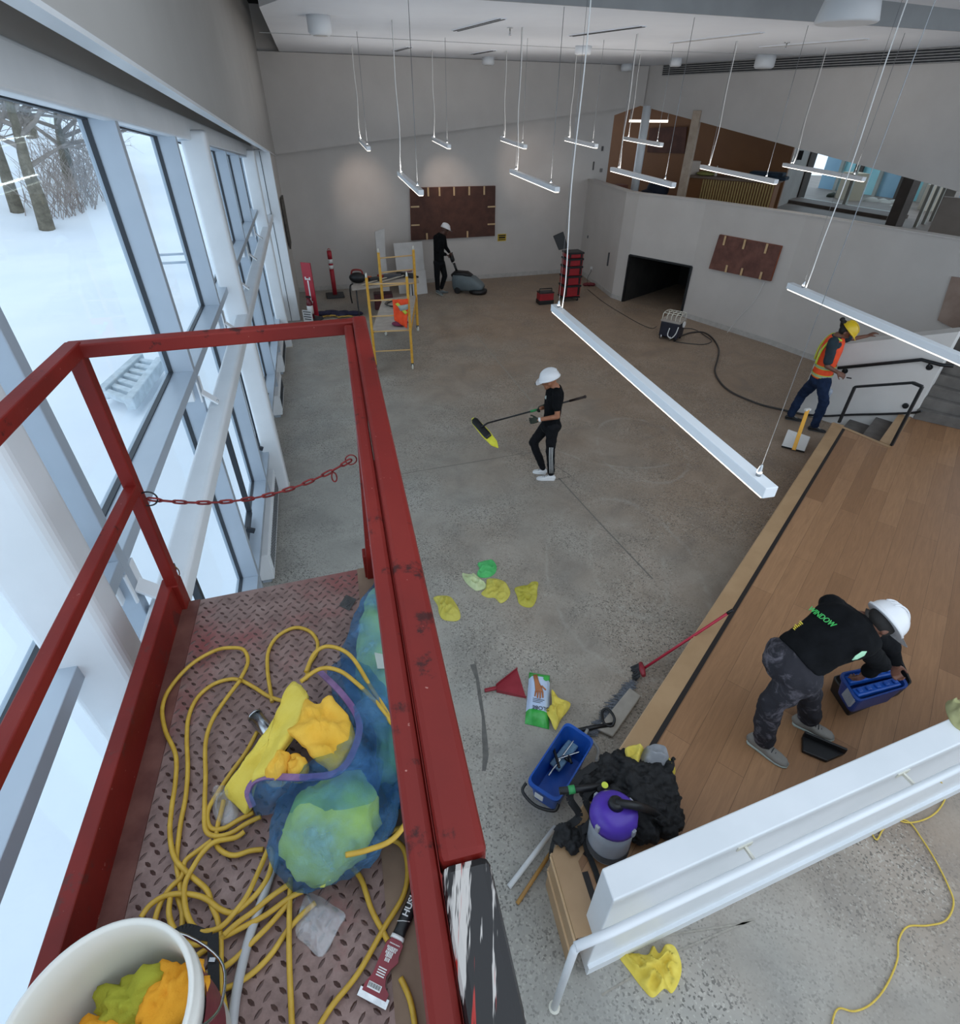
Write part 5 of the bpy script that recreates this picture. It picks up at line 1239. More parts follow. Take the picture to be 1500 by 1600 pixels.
for g in (-.16, 0, .16):
    m = MB(); m.tube([b - xx * .21 + yy * g + V((0, 0, .605)), b + xx * .21 + yy * g + V((0, 0, .605))], .009, 6); m.build('cage_bar', MAT['cream'], mc)
m = MB(); m.lathe([(.07, 0), (.07, .03)], b + xx * .25 - yy * .0 + V((0, 0, .38)), 16, R=frame(z=xx, y=V((0, 0, 1)))); m.build('gauge', MAT['wht'], mc)
q = b - yy * .22; m = MB(); m.tube(cr([q + xx * .02 + V((0, 0, .3)), q + xx * .02 - yy * .05 + V((0, 0, .15)), q + xx * .12 - yy * .07 + V((0, 0, .1)), q + xx * .2 - yy * .05 + V((0, 0, .2)), q + xx * .22 + V((0, 0, .36))], 5), .012, 6); m.build('white_hose', MAT['wht'], mc)
for s_ in (-.14, .08): m = MB(); m.tube([q + xx * s_ - yy * .01 + V((0, 0, .02)), q + xx * s_ - yy * .01 + V((0, 0, .12))], .018, 8); m.build('tap', MAT['metal'], mc)
for s_ in (-1, 1):
    for w_ in (-1, 1): m = MB(); m.lathe([(.03, 0), (.03, .07)], b + xx * .18 * s_ + yy * .15 * w_, 10); m.build('foot', MAT['black'], mc)
m = MB(); pts = [(1062, 526), (1078, 520), (1098, 519), (1113, 528), (1123, 545), (1121, 562), (1117, 580), (1126, 598), (1142, 612), (1165, 623), (1192, 633), (1222, 640), (1244, 645), (1262, 648)]
m.tube(cr([P(x, y, .02) for x, y in pts], 6), .018, 8); tag(m.build('air_hose', mat('dark_hose', '34302e', '403b38', 30, .5)), 'dark hose curving across the floor from the compressor to the stairs', 'hose')
m = MB(); pts = [(1060, 514), (1075, 513), (1088, 516), (1104, 526), (1112, 533), (1100, 538), (1078, 537), (1056, 534)]
m.tube(cr([P(x, y, .012) for x, y in pts], 6), .009, 6); tag(m.build('cord', MAT['rub']), 'thin dark cord looped beside the compressor', 'cord')
m = MB(); pts = [(918, 452), (935, 466), (952, 478), (975, 492), (1000, 506), (1018, 513), (1026, 510)]
m.tube(cr([P(x, y, .01) for x, y in pts], 6), .007, 6); tag(m.build('extension_cord', MAT['rub']), 'thin dark cord running from the wall corner to the compressor', 'cord')
# ---- white lobby dustpan with yellow handle
dp = thing('lobby_dustpan', 'white long-handled dustpan with a yellow handle near the end of the stage', 'dustpan', P(1245, 700, 0))
cs = [P(x, y, z) for x, y, z in ((1231, 672, .16), (1266, 684, .16), (1257, 706, .02), (1221, 697, .02))]
m = MB(); up = V((0, 0, .14)); m.hexa([V((p.x, p.y, 0.004)) for p in cs] + [cs[0] + V((0, 0, .02)), cs[1] + V((0, 0, .02)), cs[2] + V((0, 0, .02)), cs[3] + V((0, 0, .02))]); m.build('pan', MAT['wht'], dp, bevel=.01)
a = P(1240, 703, .12); b = V((P(1245, 690).x, P(1245, 690).y, 0)); hq = PD(1262, 640, math.hypot(a.x, a.y) + .35, a)
m = MB(); m.bar(a, hq, .055, .03); m.build('handle', mat('yellow_handle', 'e8a42a', 'f0b03a', 8, .5), dp, bevel=.006); m = MB(); m.box(hq, (.10, .04, .03), RZ(.3)); m.build('handle_end', MAT['wht'], dp)
m = MB(); m.bar(cs[3] + V((0, 0, .0)), cs[2] + V((0, 0, .0)), .03, .02); m.build('lip', MAT['black'], dp)
# ================================================================ people
MAT['skin_d'] = mat('brown_skin', '6b4636', '7a5140', 12, .55); MAT['skin_m'] = mat('tan_skin', '9a6347', 'ab7355', 12, .55); MAT['skin_k'] = mat('dark_skin', '4c3228', '5a3c30', 12, .55)
MAT['tee'] = mat('black_tee', '0c0d0f', '131417', 10, .9, spec=.15, bump=.3, bscale=14, bdist=.01)
MAT['trk'] = mat('black_track_pants', '0e0f12', '15161a', 10, .8, spec=.2, bump=.3, bscale=9, bdist=.012)
MAT['navy'] = mat('navy_work_trousers', '1c2840', '26344f', 8, .9, spec=.15, bump=.35, bscale=9, bdist=.012)
MAT['hatw'] = mat('white_helmet', 'e4e4e6', 'ecebec', 3, .3); MAT['haty'] = mat('yellow_helmet', 'd9b41c', 'e6c22a', 3, .35)
MAT['hair'] = mat('black_hair', '120f0e', '1d1816', 40, .7); MAT['glove'] = mat('dark_green_glove', '23291f', '2e3528', 20, .8); MAT['shoe'] = mat('white_shoe', 'dcdcdc', 'e8e8e8', 6, .5)
def hand(m, w, d, n, side, s=1.0, curl=35, spread=4):
    """w wrist, d direction of the hand, n out of the back of the hand, side +1: thumb on d x n side"""
    d = V(d).normalized(); n = V(n); n = (n - n.dot(d) * d).normalized(); t = d.cross(n).normalized() * side
    m.loft([(w - d * .01 * s, .026 * s, .020 * s), (w + d * .02 * s, .034 * s, .019 * s), (w + d * .06 * s, .041 * s, .017 * s), (w + d * .088 * s, .040 * s, .014 * s)], t, n=14, exp=2.6)
    for k, (o, L) in enumerate(((.030, .070), (.010, .079), (-.010, .073), (-.029, .057))):
        a = math.radians(spread * (1.5 - k)); fd = (d * math.cos(a) + t * math.sin(a)).normalized(); p = w + d * .083 * s + t * o * s; c = 0
        for j, f in enumerate((.42, .32, .26)):
            c += math.radians(curl * (1 if j else .6)); v = fd * math.cos(c) - n * math.sin(c); q = p + v * L * f * s
            m.cap(p, q, (.0092 - .0008 * j) * s, (.0084 - .0008 * j) * s, 8); p = q
    p = w + d * .018 * s + t * .026 * s; c = math.radians(42)
    for j, L in enumerate((.034, .032, .024)):
        v = (t * math.sin(c) + d * math.cos(c) - n * .35 * (j + .3)).normalized(); q = p + v * L * s; m.cap(p, q, (.0115 - .001 * j) * s, (.0105 - .001 * j) * s, 8); p = q; c -= math.radians(14)
def helmet(parent, c, f, u, mt, name='hard_hat', s=1.0):
    R = frame(x=V(f).cross(V(u)), y=V(f), z=V(u)); R = frame(y=V(f), z=V(u)); m = MB(); prof = [(.142 * s, -.018 * s), (.146 * s, -.004 * s), (.136 * s, .0)]
    for k in range(9):
        a = math.radians(10 * k + 5); prof.append((.134 * s * math.cos(a), .118 * s * math.sin(a)))
    prof.append((.0005, .119 * s)); m.lathe(prof, c, 30, R=R, sx=.88, sy=1.06)
    b = MB()
    pts = [c + R @ V((.062 * s * math.sin(q), .0, .0)) + R @ V((.052 * s * math.sin(q) * 1.2, (.148 + .042 * math.cos(q)) * s, -.016 * s)) for q in [math.radians(a) for a in range(-80, 81, 20)]]
    inn = [c + R @ V((.105 * s * math.sin(q), .125 * s * math.cos(q), -.006 * s)) for q in [math.radians(a) for a in range(-80, 81, 20)]]
    n = len(pts); up_ = R @ V((0, 0, .004 * s))
    m.add(pts + inn, [(i, i + 1, n + i + 1, n + i) for i in range(n - 1)], 0, True); m.add([p - up_ for p in pts] + [p - up_ for p in inn], [(n + i, n + i + 1, i + 1, i) for i in range(n - 1)], 0, True)
    h = m.build(name, mt, parent)
    for o_ in (-.03, 0, .03):
        m = MB(); r_ = []
        for k in range(11):
            a = math.radians(35 + 11 * k); r_.append(c + R @ V((o_ * s, .139 * s * math.cos(a), .121 * s * math.sin(a))))
        m.tube(r_, .006 * s, 6); m.build('ridge', mt, h)
    return h
def head(m, c, f, u, s=1.0):
    R = frame(y=V(f), z=V(u))
    m.ell(c + R @ V((0, -.008, .012)) * s, (.076 * s, .094 * s, .108 * s), R); m.ell(c + R @ V((0, .022, -.055)) * s, (.056 * s, .064 * s, .062 * s), R)
    m.ell(c + R @ V((0, .090, -.022)) * s, (.013 * s, .020 * s, .020 * s), R); m.ell(c + R @ V((0, .083, -.004)) * s, (.010 * s, .012 * s, .026 * s), R)
    m.ell(c + R @ V((0, .070, -.066)) * s, (.026 * s, .016 * s, .012 * s), R); m.ell(c + R @ V((0, .066, -.095)) * s, (.022 * s, .018 * s, .016 * s), R)
    m.ell(c + R @ V((0, .074, .022)) * s, (.050 * s, .014 * s, .010 * s), R)
    for e in (-1, 1): m.ell(c + R @ V((.077 * e, -.005, -.018)) * s, (.010 * s, .020 * s, .031 * s), R)
    return R
def eyes(parent, c, R, s=1.0):
    for e in (-1, 1):
        m = MB(); m.ell(c + R @ V((.031 * e, .083, .002)) * s, (.014 * s, .006 * s, .007 * s), R, n=10, m=6); m.build('eye', MAT['hair'], parent)
def shoe(parent, heel, toe, z0, mt, sole=None, w=.046, h=.085, name='shoe'):
    d = (toe - heel).normalized(); L = (toe - heel).length; sd = V((-d.y, d.x, 0)).normalized() if abs(d.z) < .9 else V((1, 0, 0)); up = sd.cross(d) * (1 if sd.cross(d).z > 0 else -1)
    m = MB(); rows = []
    for f, ww, hh in ((0, .55, .50), (.05, .78, .85), (.2, .85, 1.0), (.38, .85, .92), (.55, .95, .66), (.75, 1.0, .50), (.92, .78, .42), (1.0, .4, .26)): rows.append((heel + d * L * f + up * h * hh / 2, w * ww, h * hh / 2))
    m.loft(rows, sd, n=18, exp=2.6); o = m.build(name, mt, parent)
    m = MB(); rows = [(heel + d * L * f + up * .010, (w + .004) * ww, .011) for f, ww in ((-.01, .55), (.05, .82), (.3, .86), (.6, .98), (.78, 1.02), (.94, .78), (1.02, .4))]; m.loft(rows, sd, n=16, exp=3.5); m.build('sole', sole or mt, o)
    m = MB()
    for k in range(4): q = heel + d * L * (.42 + .08 * k) + up * h * (.90 - .13 * k); m.tube([q - sd * w * .5, q + up * .006, q + sd * w * .5], .0035, 5)
    m.build('laces', MAT['rub'] if sole is not MAT['rub'] else MAT['wht'], o)
    return o
# ---------------- person A: sweeper with mop pole
bA = P(856, 749); RA = math.hypot(bA.x, bA.y)
def JA(x, y, d=0.0): return PD(x, y, RA + d, bA)
fa = V((-1, .18, 0)).normalized(); ua = V((0, 0, 1)); side = V((.18, 1, 0)).normalized()
pA = thing('person', 'person in black t-shirt, striped track pants and white hard hat carrying a flat mop', 'person', bA)
hd = JA(858, 595, .10); hu = (ua * .93 + fa * .25).normalized(); hf = (fa * .93 - ua * .35).normalized()
shN, shF = JA(870, 613, -.09), JA(860, 611, .27); elN, wrN = JA(871, 651, -.12), JA(841, 656, -.12); elF, wrF = JA(858, 634, .32), JA(845, 638, .15)
hipN, hipF = JA(863, 668, .00), JA(854, 666, .19); knN, knF = JA(860, 704, -.03), JA(833, 691, .16); anN = JA(861, 740, 0); anF = PD(848, 727, RA + .14, bA)
neck = JA(868, 604, .09); chest = JA(866, 620, .09); waist = JA(863, 648, .10); pel = JA(861, 664, .10)
m = MB(); R = head(m, hd, hf, hu, .98); m.cap(hd - hu * .05 - hf * .02, neck, .052, .056)
m.loft([(pel, .12, .09), (waist, .12, .085), (chest, .15, .10), (neck, .08, .06)], side, n=16)
m.cap(shN, elN, .045, .036); m.cap(elN, wrN, .037, .026); m.cap(shF, elF, .045, .036); m.cap(elF, wrF, .037, .026)
for h_, k_, a_ in ((hipN, knN, anN), (hipF, knF, anF)): m.cap(h_, k_, .07, .048); m.cap(k_, a_, .048, .034)
body = remesh(m.build('body', MAT['skin_m'], pA), .008, 3); eyes(pA, hd, R, .98)
m = MB(); m.loft([(pel + ua * .02, .165, .125), (waist, .155, .115), (chest - ua * .02, .185, .13), (chest.lerp(neck, .5), .19, .12), (neck - ua * .0, .10, .08)], side, n=20)
for s_, e_ in ((shN, elN), (shF, elF)): m.cap(s_, s_.lerp(e_, .62), .066, .062)
crumple(remesh(m.build('t_shirt', MAT['tee'], pA), .011, 4), .02, .08)
m = MB(); m.ell(pel - ua * .01, (.15, .165, .12), frame(x=fa, z=ua)); 
for h_, k_, a_ in ((hipN, knN, anN), (hipF, knF, anF)): m.cap(h_, k_, .095, .066); m.cap(k_, V((a_.x, a_.y, .12)), .066, .052)
tr = crumple(remesh(m.build('track_pants', MAT['trk'], pA), .012, 4), .022, .07)
m = MB()
for o_ in (-.022, 0, .022):
    rows = []
    for f in (.15, .4, .65, .9):
        p = knN.lerp(anN, f); r_ = .066 + (.050 - .066) * f; out = (V((-bA.x, -bA.y, .3)).normalized()); t_ = V((1, 0, 0)); rows.append(p + out * (r_ + .006) + t_ * (o_ + .008))
    rows.insert(0, hipN.lerp(knN, .75) + out * .083 + t_ * (o_ + .008)); m.tube(rows, .0042, 5)
m.build('side_stripes', MAT['wht'], tr)
m = MB(); q = JA(868, 625, -.01); m.ell(JA(853.5, 621, .0) , (.008, .02, .028), frame(y=V((1, 0, 0)), z=V((0, 0, 1)))); m.build('chest_logo', MAT['silv'], pA)
f1 = P(841, 751); shoe(pA, V((anN.x + .06, anN.y + .0, .0)), V((f1.x - .02, f1.y + .04, .0)), 0, MAT['shoe'], MAT['shoe']); f2 = P(834, 739)
shoe(pA, V((anF.x + .06, anF.y, max(0, .0))), V((f2.x - .01, f2.y + .02, 0.0)), 0, MAT['shoe'], MAT['shoe'])
helmet(pA, hd + hu * .045 - hf * .01, hf, hu, MAT['hatw'])
m = MB(); R2 = frame(y=hf, z=hu); m.ell(hd + hu * .012 + hf * .115, (.066, .085, .016), R2); m.build('cap_visor', MAT['black'], pA)
dN = (wrN - elN).normalized(); m = MB(); hand(m, wrN, dN, V((-.2, -1, .3)), 1, 1.08, 48); remesh(m.build('glove', MAT['glove'], pA), .0045, 2)
m = MB(); m.tube([wrN - dN * .035, wrN - dN * .005], .031, 14); m.build('white_cuff', MAT['wht'], pA)
pole0, pole1 = JA(762, 661, .35), JA(914, 620, .12); pd = (pole1 - pole0).normalized()
g_ = pole0 + pd * (wrF + V((-.03, 0, 0)) - pole0).dot(pd)
m = MB(); hand(m, g_ + ua * .05 + V((.045, 0, 0)), (g_ - (g_ + ua * .05 + V((.05, 0, 0)))).normalized() + fa * .6, V((.1, .2, 1)), -1, 1.08, 62, 1); remesh(m.build('glove', MAT['glove'], pA), .0045, 2)
mo = thing('flat_mop', 'flat mop with black pole and yellow pad held by the person in track pants', 'mop', pole0)
m = MB(); m.tube([pole0, pole1 - pd * .22], .012, 10); m.build('pole', MAT['black'], mo); m = MB(); m.tube([pole1 - pd * .22, pole1], .017, 10); m.ell(pole1, (.022, .022, .022)); m.build('grip', mat('dark_grip', '2a1d18', None, rough=.6), mo)
m = MB(); m.tube([g_ - pd * .16, g_ - pd * .06], .018, 10); m.build('green_collar', mat('green_plastic', '2f8a4c', '3a9a58', 5, .5), mo)
h0, h1 = JA(738, 653, .45), JA(778, 699, .12); ld_ = (h1 - h0).normalized(); tn3 = ld_.cross(V((bA.x, bA.y, 0)).normalized()); nv = ld_.cross(tn3).normalized(); tn3 = nv.cross(ld_).normalized()
if tn3.x < 0: tn3 = -tn3
nv = V((-.25, -.55, .8)); nv = (nv - nv.dot(ld_) * ld_).normalized(); tn3 = nv.cross(ld_).normalized(); tn3 = tn3 if tn3.x > 0 else -tn3
L_ = (h1 - h0).length; m = MB(); m.loft([(h0 + ld_ * L_ * f - nv * .02, w, .012) for f, w in ((0, .02), (.08, .055), (.5, .07), (.85, .055), (1, .008))], tn3, n=16, exp=2.4); m.build('pad', mat('yellow_pad', 'e3dc3c', 'efe94e', 20, .8), mo)
m = MB(); m.loft([(h0 + ld_ * L_ * f + nv * .004, w, .014) for f, w in ((.04, .03), (.1, .055), (.6, .055), (.66, .045))], tn3, n=14, exp=4); m.build('head_plate', MAT['black'], mo)
m = MB(); m.tube([h0 + ld_ * L_ * .35 + nv * .02, pole0], .014, 8); m.build('joint', MAT['black'], mo)
# ---------------- person B: floor scrubber driver
bB = P(686, 460); RB = math.hypot(bB.x, bB.y)
def JB(x, y, d=0.0): return PD(x, y, RB + d, bB)
fb = V((.85, .5, 0)).normalized(); sb = V((.5, -.85, 0)).normalized()
pB = thing('person', 'person all in black with a white hard hat pushing the grey floor scrubber', 'person', bB)
hd = JB(696, 359, .05); hu = (ua * .95 + fb * .25).normalized(); hf = (fb * .9 - ua * .4).normalized()
neck = JB(690, 365, .03); chest = JB(686, 376, 0); waist = JB(685.5, 396, 0); pel = JB(686, 408, 0)
shN, shF = JB(681, 371, -.12), JB(693, 371, .14); elN, elF = JB(681, 391, -.15), JB(696, 386, .15); wrN, wrF = JB(697, 398, -.08), JB(702, 394, .1)
hipN, hipF = JB(683, 411, -.06), JB(690, 411, .06); knN, knF = JB(683, 433, -.05), JB(695, 431, .05); anN, anF = JB(684, 453, 0), JB(690, 449, .1)
m = MB(); R = head(m, hd, hf, hu); m.cap(hd - hu * .05, neck, .055, .06); m.loft([(pel, .13, .1), (chest, .17, .11), (neck, .08, .07)], sb)
for s_, e_, w_ in ((shN, elN, wrN), (shF, elF, wrF)):
    m.cap(s_, e_, .048, .038); m.cap(e_, w_, .038, .028); hand(m, w_, (w_ - e_) + V((.1, 0, -.05)), V((0, 0, 1)), 1, 1.0, 55)
for h_, k_, a_ in ((hipN, knN, anN), (hipF, knF, anF)): m.cap(h_, k_, .075, .05); m.cap(k_, a_, .05, .036)
remesh(m.build('body', MAT['skin_k'], pB), .010, 3)
m = MB(); m.loft([(pel, .185, .14), (waist, .18, .135), (chest, .215, .145), (chest.lerp(neck, .55), .20, .13), (neck, .1, .085)], sb, n=20)
for s_, e_, w_ in ((shN, elN, wrN), (shF, elF, wrF)): m.cap(s_, e_, .075, .062); m.cap(e_, w_.lerp(e_, .06), .06, .045)
remesh(m.build('sweatshirt', MAT['tee'], pB), .014, 4)
m = MB(); m.ell(pel - ua * .04, (.17, .17, .14))
for h_, k_, a_ in ((hipN, knN, anN), (hipF, knF, anF)): m.cap(h_, k_, .105, .08); m.cap(k_, a_, .078, .062)
remesh(m.build('trousers', MAT['trk'], pB), .014, 4)
fl1 = P(690, 463); shoe(pB, V((anN.x - .05, anN.y - .02, .07)), V((fl1.x + .03, fl1.y + .06, 0.0)), 0, MAT['sgrey'], MAT['silv']); shoe(pB, V((anF.x - .06, anF.y, 0.0)), V((anF.x + .18, anF.y + .1, 0.0)), 0, MAT['sgrey'], MAT['rub'])
helmet(pB, hd + hu * .045, hf, hu, MAT['hatw'])
# ---------------- person C: orange vest worker leaning to the stair wall
bC = P(1272, 672); RC = math.hypot(bC.x, bC.y)
def JC(x, y, d=0.0): return PD(x, y, RC + d, bC)
fc = V((.95, -.1, 0)).normalized(); sc_ = V((.1, .95, 0)).normalized()
az_c = V((bC.x, bC.y, 0)).normalized(); right_c = V((az_c.y, -az_c.x, 0)); fc = (right_c * .95 + az_c * .2).normalized(); sc_ = V((-fc.y, fc.x, 0))
pC = thing('person', 'person in orange safety vest and yellow hard hat leaning on the white stair wall', 'person', bC)
hd = JC(1322, 518, .02); hu = (ua * .78 + fc * .6).normalized(); hf = (fc * .75 - ua * .66 - az_c * .1).normalized()
neck = JC(1309, 524, .02); chest = JC(1300, 545, .03); waist = JC(1290, 570, .03); pel = JC(1283, 588, .03)
shN, shF = JC(1302, 534, -.18), JC(1313, 528, .2); elN, wrN = JC(1292, 572, -.22), JC(1309, 582, -.22); elF, wrF = JC(1334, 529, .3), JC(1355, 525, .38)
hipN, hipF = JC(1287, 594, -.08), JC(1276, 594, .13); knN, knF = JC(1287, 630, -.08), JC(1253, 617, .35); anN = JC(1273, 664, -.02); aF = P(1236, 656); anF = PD(1237, 646, math.hypot(aF.x, aF.y), bC)
m = MB(); R = head(m, hd, hf, hu); m.cap(hd - hu * .06, neck, .052, .058); m.loft([(pel, .13, .1), (waist, .13, .1), (chest, .17, .11), (neck, .08, .07)], sc_)
m.cap(shN, elN, .048, .038); m.cap(elN, wrN, .038, .028); m.cap(shF, elF, .046, .037); m.cap(elF, wrF, .037, .027)
hand(m, wrN, (wrN - elN), V((-.3, -.7, .6)), 1, 1.0, 30); hand(m, wrF, (wrF - elF).normalized() + ua * .35, ua, 1, 1.0, 22, 8)
for h_, k_, a_ in ((hipN, knN, anN), (hipF, knF, anF)): m.cap(h_, k_, .08, .052); m.cap(k_, a_, .052, .036)
remesh(m.build('body', MAT['skin_d'], pC), .008, 3); eyes(pC, hd, R)
MAT['steel_tee'] = mat('dark_teal_tee', '1f2b33', '2a3841', 8, .9)
m = MB(); m.loft([(pel + ua * .03, .165, .125), (waist, .165, .125), (chest, .195, .135), (chest.lerp(neck, .55), .19, .125), (neck, .09, .08)], sc_, n=20)
for s_, e_ in ((shN, elN), (shF, elF)): m.cap(s_, s_.lerp(e_, .8 if s_ is shN else .5), .078, .07)
crumple(remesh(m.build('t_shirt', MAT['steel_tee'], pC), .012, 4), .02, .08)
m = MB(); rows = [(pel - ua * .0, .195, .15), (waist, .19, .148), (chest, .212, .155), (chest.lerp(neck, .6), .17, .14), (neck - ua * .01, .11, .10)]
m.loft(rows, sc_, n=22); ve = remesh(m.build('safety_vest', MAT['org'], pC), .012, 4)
for f0 in (.12, .42):
    p = pel.lerp(chest, f0); t_ = (chest - pel).normalized(); m = MB(); m.loft([(p - t_ * .025, .200, .158), (p + t_ * .025, .201, .159)], sc_, n=26, cap=False); m.build('reflective_band', MAT['lime'], ve)
    m = MB(); m.loft([(p - t_ * .012, .2025, .1605), (p + t_ * .012, .2035, .1615)], sc_, n=26, cap=False); m.build('reflective_band', MAT['silv'], ve)
for s_ in (-1, 1):
    m = MB(); a0 = chest.lerp(neck, .7) + sc_ * .12 * s_ + fc * .09; pts_ = [pel.lerp(chest, .5) + sc_ * .11 * s_ - fc * .165, chest + sc_ * .12 * s_ - fc * .155, chest.lerp(neck, .75) + sc_ * .125 * s_ - fc * .06 + ua * .03, chest.lerp(neck, .75) + sc_ * .12 * s_ + fc * .06 + ua * .01]
    m.tube(cr(pts_, 4), .018, 6); m.build('shoulder_band', MAT['lime'], ve)
m = MB(); m.ell(pel - ua * .05, (.16, .175, .14), frame(x=fc, z=ua))
for h_, k_, a_ in ((hipN, knN, anN), (hipF, knF, anF)): m.cap(h_, k_, .112, .08); m.cap(k_, a_, .08, .068)
tr = crumple(remesh(m.build('trousers', MAT['navy'], pC), .013, 4), .035, .09)
m = MB(); m.ell(hipN.lerp(knN, .45) + fc * .085 - sc_ * .02, (.04, .05, .06)); m.ell(hipN.lerp(knN, .62) + fc * .07, (.03, .04, .05)); m.build('paint_patch', mat('paint_splash', '8d95a3', 'b9c0ca', 30, .8), tr)
q = P(1266, 671); shoe(pC, V((anN.x, anN.y, 0)) - fc * .07, V((anN.x, anN.y, 0)) + fc * .2, 0, MAT['black'], MAT['rub']); shoe(pC, V((anF.x, anF.y, 0)) - fc * .07, V((anF.x, anF.y, 0)) + fc * .2, 0, MAT['black'], MAT['rub'])
m = MB(); m.ell(hd - hf * .035 + hu * .01, (.085, .082, .10), frame(y=hf, z=hu)); bn = hd - hf * .13 + hu * .04; m.ell(bn, (.05, .05, .045)); m.ell(bn - hf * .05 + ua * .015, (.04, .035, .035)); m.ell(bn + ua * -.04 - hf * .02, (.03, .03, .05)); remesh(m.build('hair', MAT['hair'], pC), .007, 2)
helmet(pC, hd + hu * .05 + hf * .01, hf, hu, MAT['haty'])
m = MB(); q = wrN + (wrN - elN).normalized() * .15; m.bar(q, q + fc * .07, .03, .014); tag(m.build('phone', MAT['black'], bevel=.003), 'small black tool in the lower hand of the worker in the orange vest', 'tool')
# ---------------- person D: bending over the blue caddy on the stage
bD = P(1240, 1160, ZS); azd = V((bD.x, bD.y, 0)).normalized()
pD = thing('person', 'bending person in black t-shirt, grey trousers and white hard hat on the stage', 'person', bD)
pel = P(1243, 1030, 1.36); chest = P(1318, 985, 1.56); neck = P(1346, 968, 1.60); waist = pel.lerp(chest, .45) + V((0, 0, .03))
ax = (chest - pel).normalized(); sd3 = V((-ax.y, ax.x, 0)).normalized()          # to the person's left
hipN, hipF = P(1232, 1052, 1.28), P(1256, 1030, 1.28)
hipN = pel - sd3 * .10 - V((0, 0, .06)); hipF = pel + sd3 * .10 - V((0, 0, .06))
knN = P(1205, 1096, 1.0); anN = P(1192, 1156, .60); knF = P(1262, 1075, 1.0); anF = P(1264, 1124, .60)
hd = P(1374, 975, 1.62); hdir = (P(1420, 965, 1.62) - hd).normalized(); hu = (hdir * .80 + V((0, 0, .62))).normalized(); hf = V((hdir.x * .55, hdir.y * .55 - .25, -.8)); hf = (hf - hf.dot(hu) * hu).normalized()
shN = P(1346, 1000, 1.50); shF = chest.lerp(neck, .5) + sd3 * .19; elN = P(1374, 1036, 1.24); wrN = P(1352, 1052, 1.08); elF = P(1392, 1010, 1.28); wrF = P(1400, 1040, 1.10)
m = MB(); R = head(m, hd, hf, hu); m.cap(hd - hu * .05, neck, .056, .062); m.loft([(pel, .14, .11), (waist, .14, .11), (chest, .19, .12), (neck, .09, .07)], sd3)
for s_, e_, w_ in ((shN, elN, wrN), (shF, elF, wrF)):
    m.cap(s_, e_, .05, .04); m.cap(e_, w_, .04, .03); hand(m, w_, (w_ - e_).normalized() + V((0, 0, -.5)), sd3 * (-1 if s_ is shN else 1) + V((0, 0, .2)), 1, 1.0, 50)
for h_, k_, a_ in ((hipN, knN, anN), (hipF, knF, anF)): m.cap(h_, k_, .085, .055); m.cap(k_, a_, .055, .04)
remesh(m.build('body', MAT['skin_d'], pD), .008, 3); eyes(pD, hd, R)
m = MB(); m.loft([(pel + ax * .02, .175, .15), (waist, .18, .15), (chest, .225, .155), (chest.lerp(neck, .5), .215, .135), (neck - ax * .01, .10, .09)], sd3, n=24)
for s_, e_, w_ in ((shN, elN, wrN), (shF, elF, wrF)): m.cap(chest.lerp(s_, .6), s_, .09, .085); m.cap(s_, e_, .082, .068); m.cap(e_, e_.lerp(w_, .75), .062, .052)
ts = crumple(remesh(m.build('t_shirt', MAT['tee'], pD), .012, 5), .03, .11)
t = NT('dusty_grey_trousers'); cc = t.mix(t.ramp(t.noise(6, 7, .7, dist=1.0), [(.52, 0.0), (.66, .7)]), '2f2e33', '77727a'); MAT['gtr'] = t.set(cc, .9, 0, .2); t.bump(t.noise(10, 4), .3, .01)
m = MB(); m.ell(pel - V((0, 0, .03)) - ax * .02, (.165, .20, .155), frame(x=ax, y=sd3))
for h_, k_, a_ in ((hipN, knN, anN), (hipF, knF, anF)): m.cap(h_, k_, .125, .088); m.cap(k_, a_ + V((0, 0, .03)), .088, .078)
crumple(remesh(m.build('trousers', MAT['gtr'], pD), .013, 5), .04, .10)
gsh = mat('grey_suede', '7f7b75', '8d8982', 12, .8)
h0, t0_ = P(1168, 1150, ZS), P(1226, 1190, ZS); d0 = (t0_ - h0).normalized(); c0 = V((anN.x, anN.y, ZS)); shoe(pD, c0 - d0 * .085, c0 + d0 * .21, ZS, gsh, MAT['silv'], .052, .10)
c0 = V((anF.x, anF.y, ZS)); d1 = (d0 + V((.35, .1, 0))).normalized(); shoe(pD, c0 - d1 * .085, c0 + d1 * .2, ZS, gsh, MAT['silv'], .052, .10)
helmet(pD, hd + hu * .055, hf, hu, MAT['hatw'], s=1.05)
m = MB(); m.ell(hd - hf * .01 + hu * .02, (.088, .108, .095), frame(y=hf, z=hu)); m.build('black_cap', MAT['hair'], pD)
m = MB(); m.loft([(neck + (hd - neck) * .1, .085, .082), (neck + (hd - neck) * .45, .080, .078), (neck + (hd - neck) * .7, .082, .085)], sd3, n=18); m.build('neck_gaiter', mat('grey_gaiter', '3b3633', '47413e', 8, .9), pD)
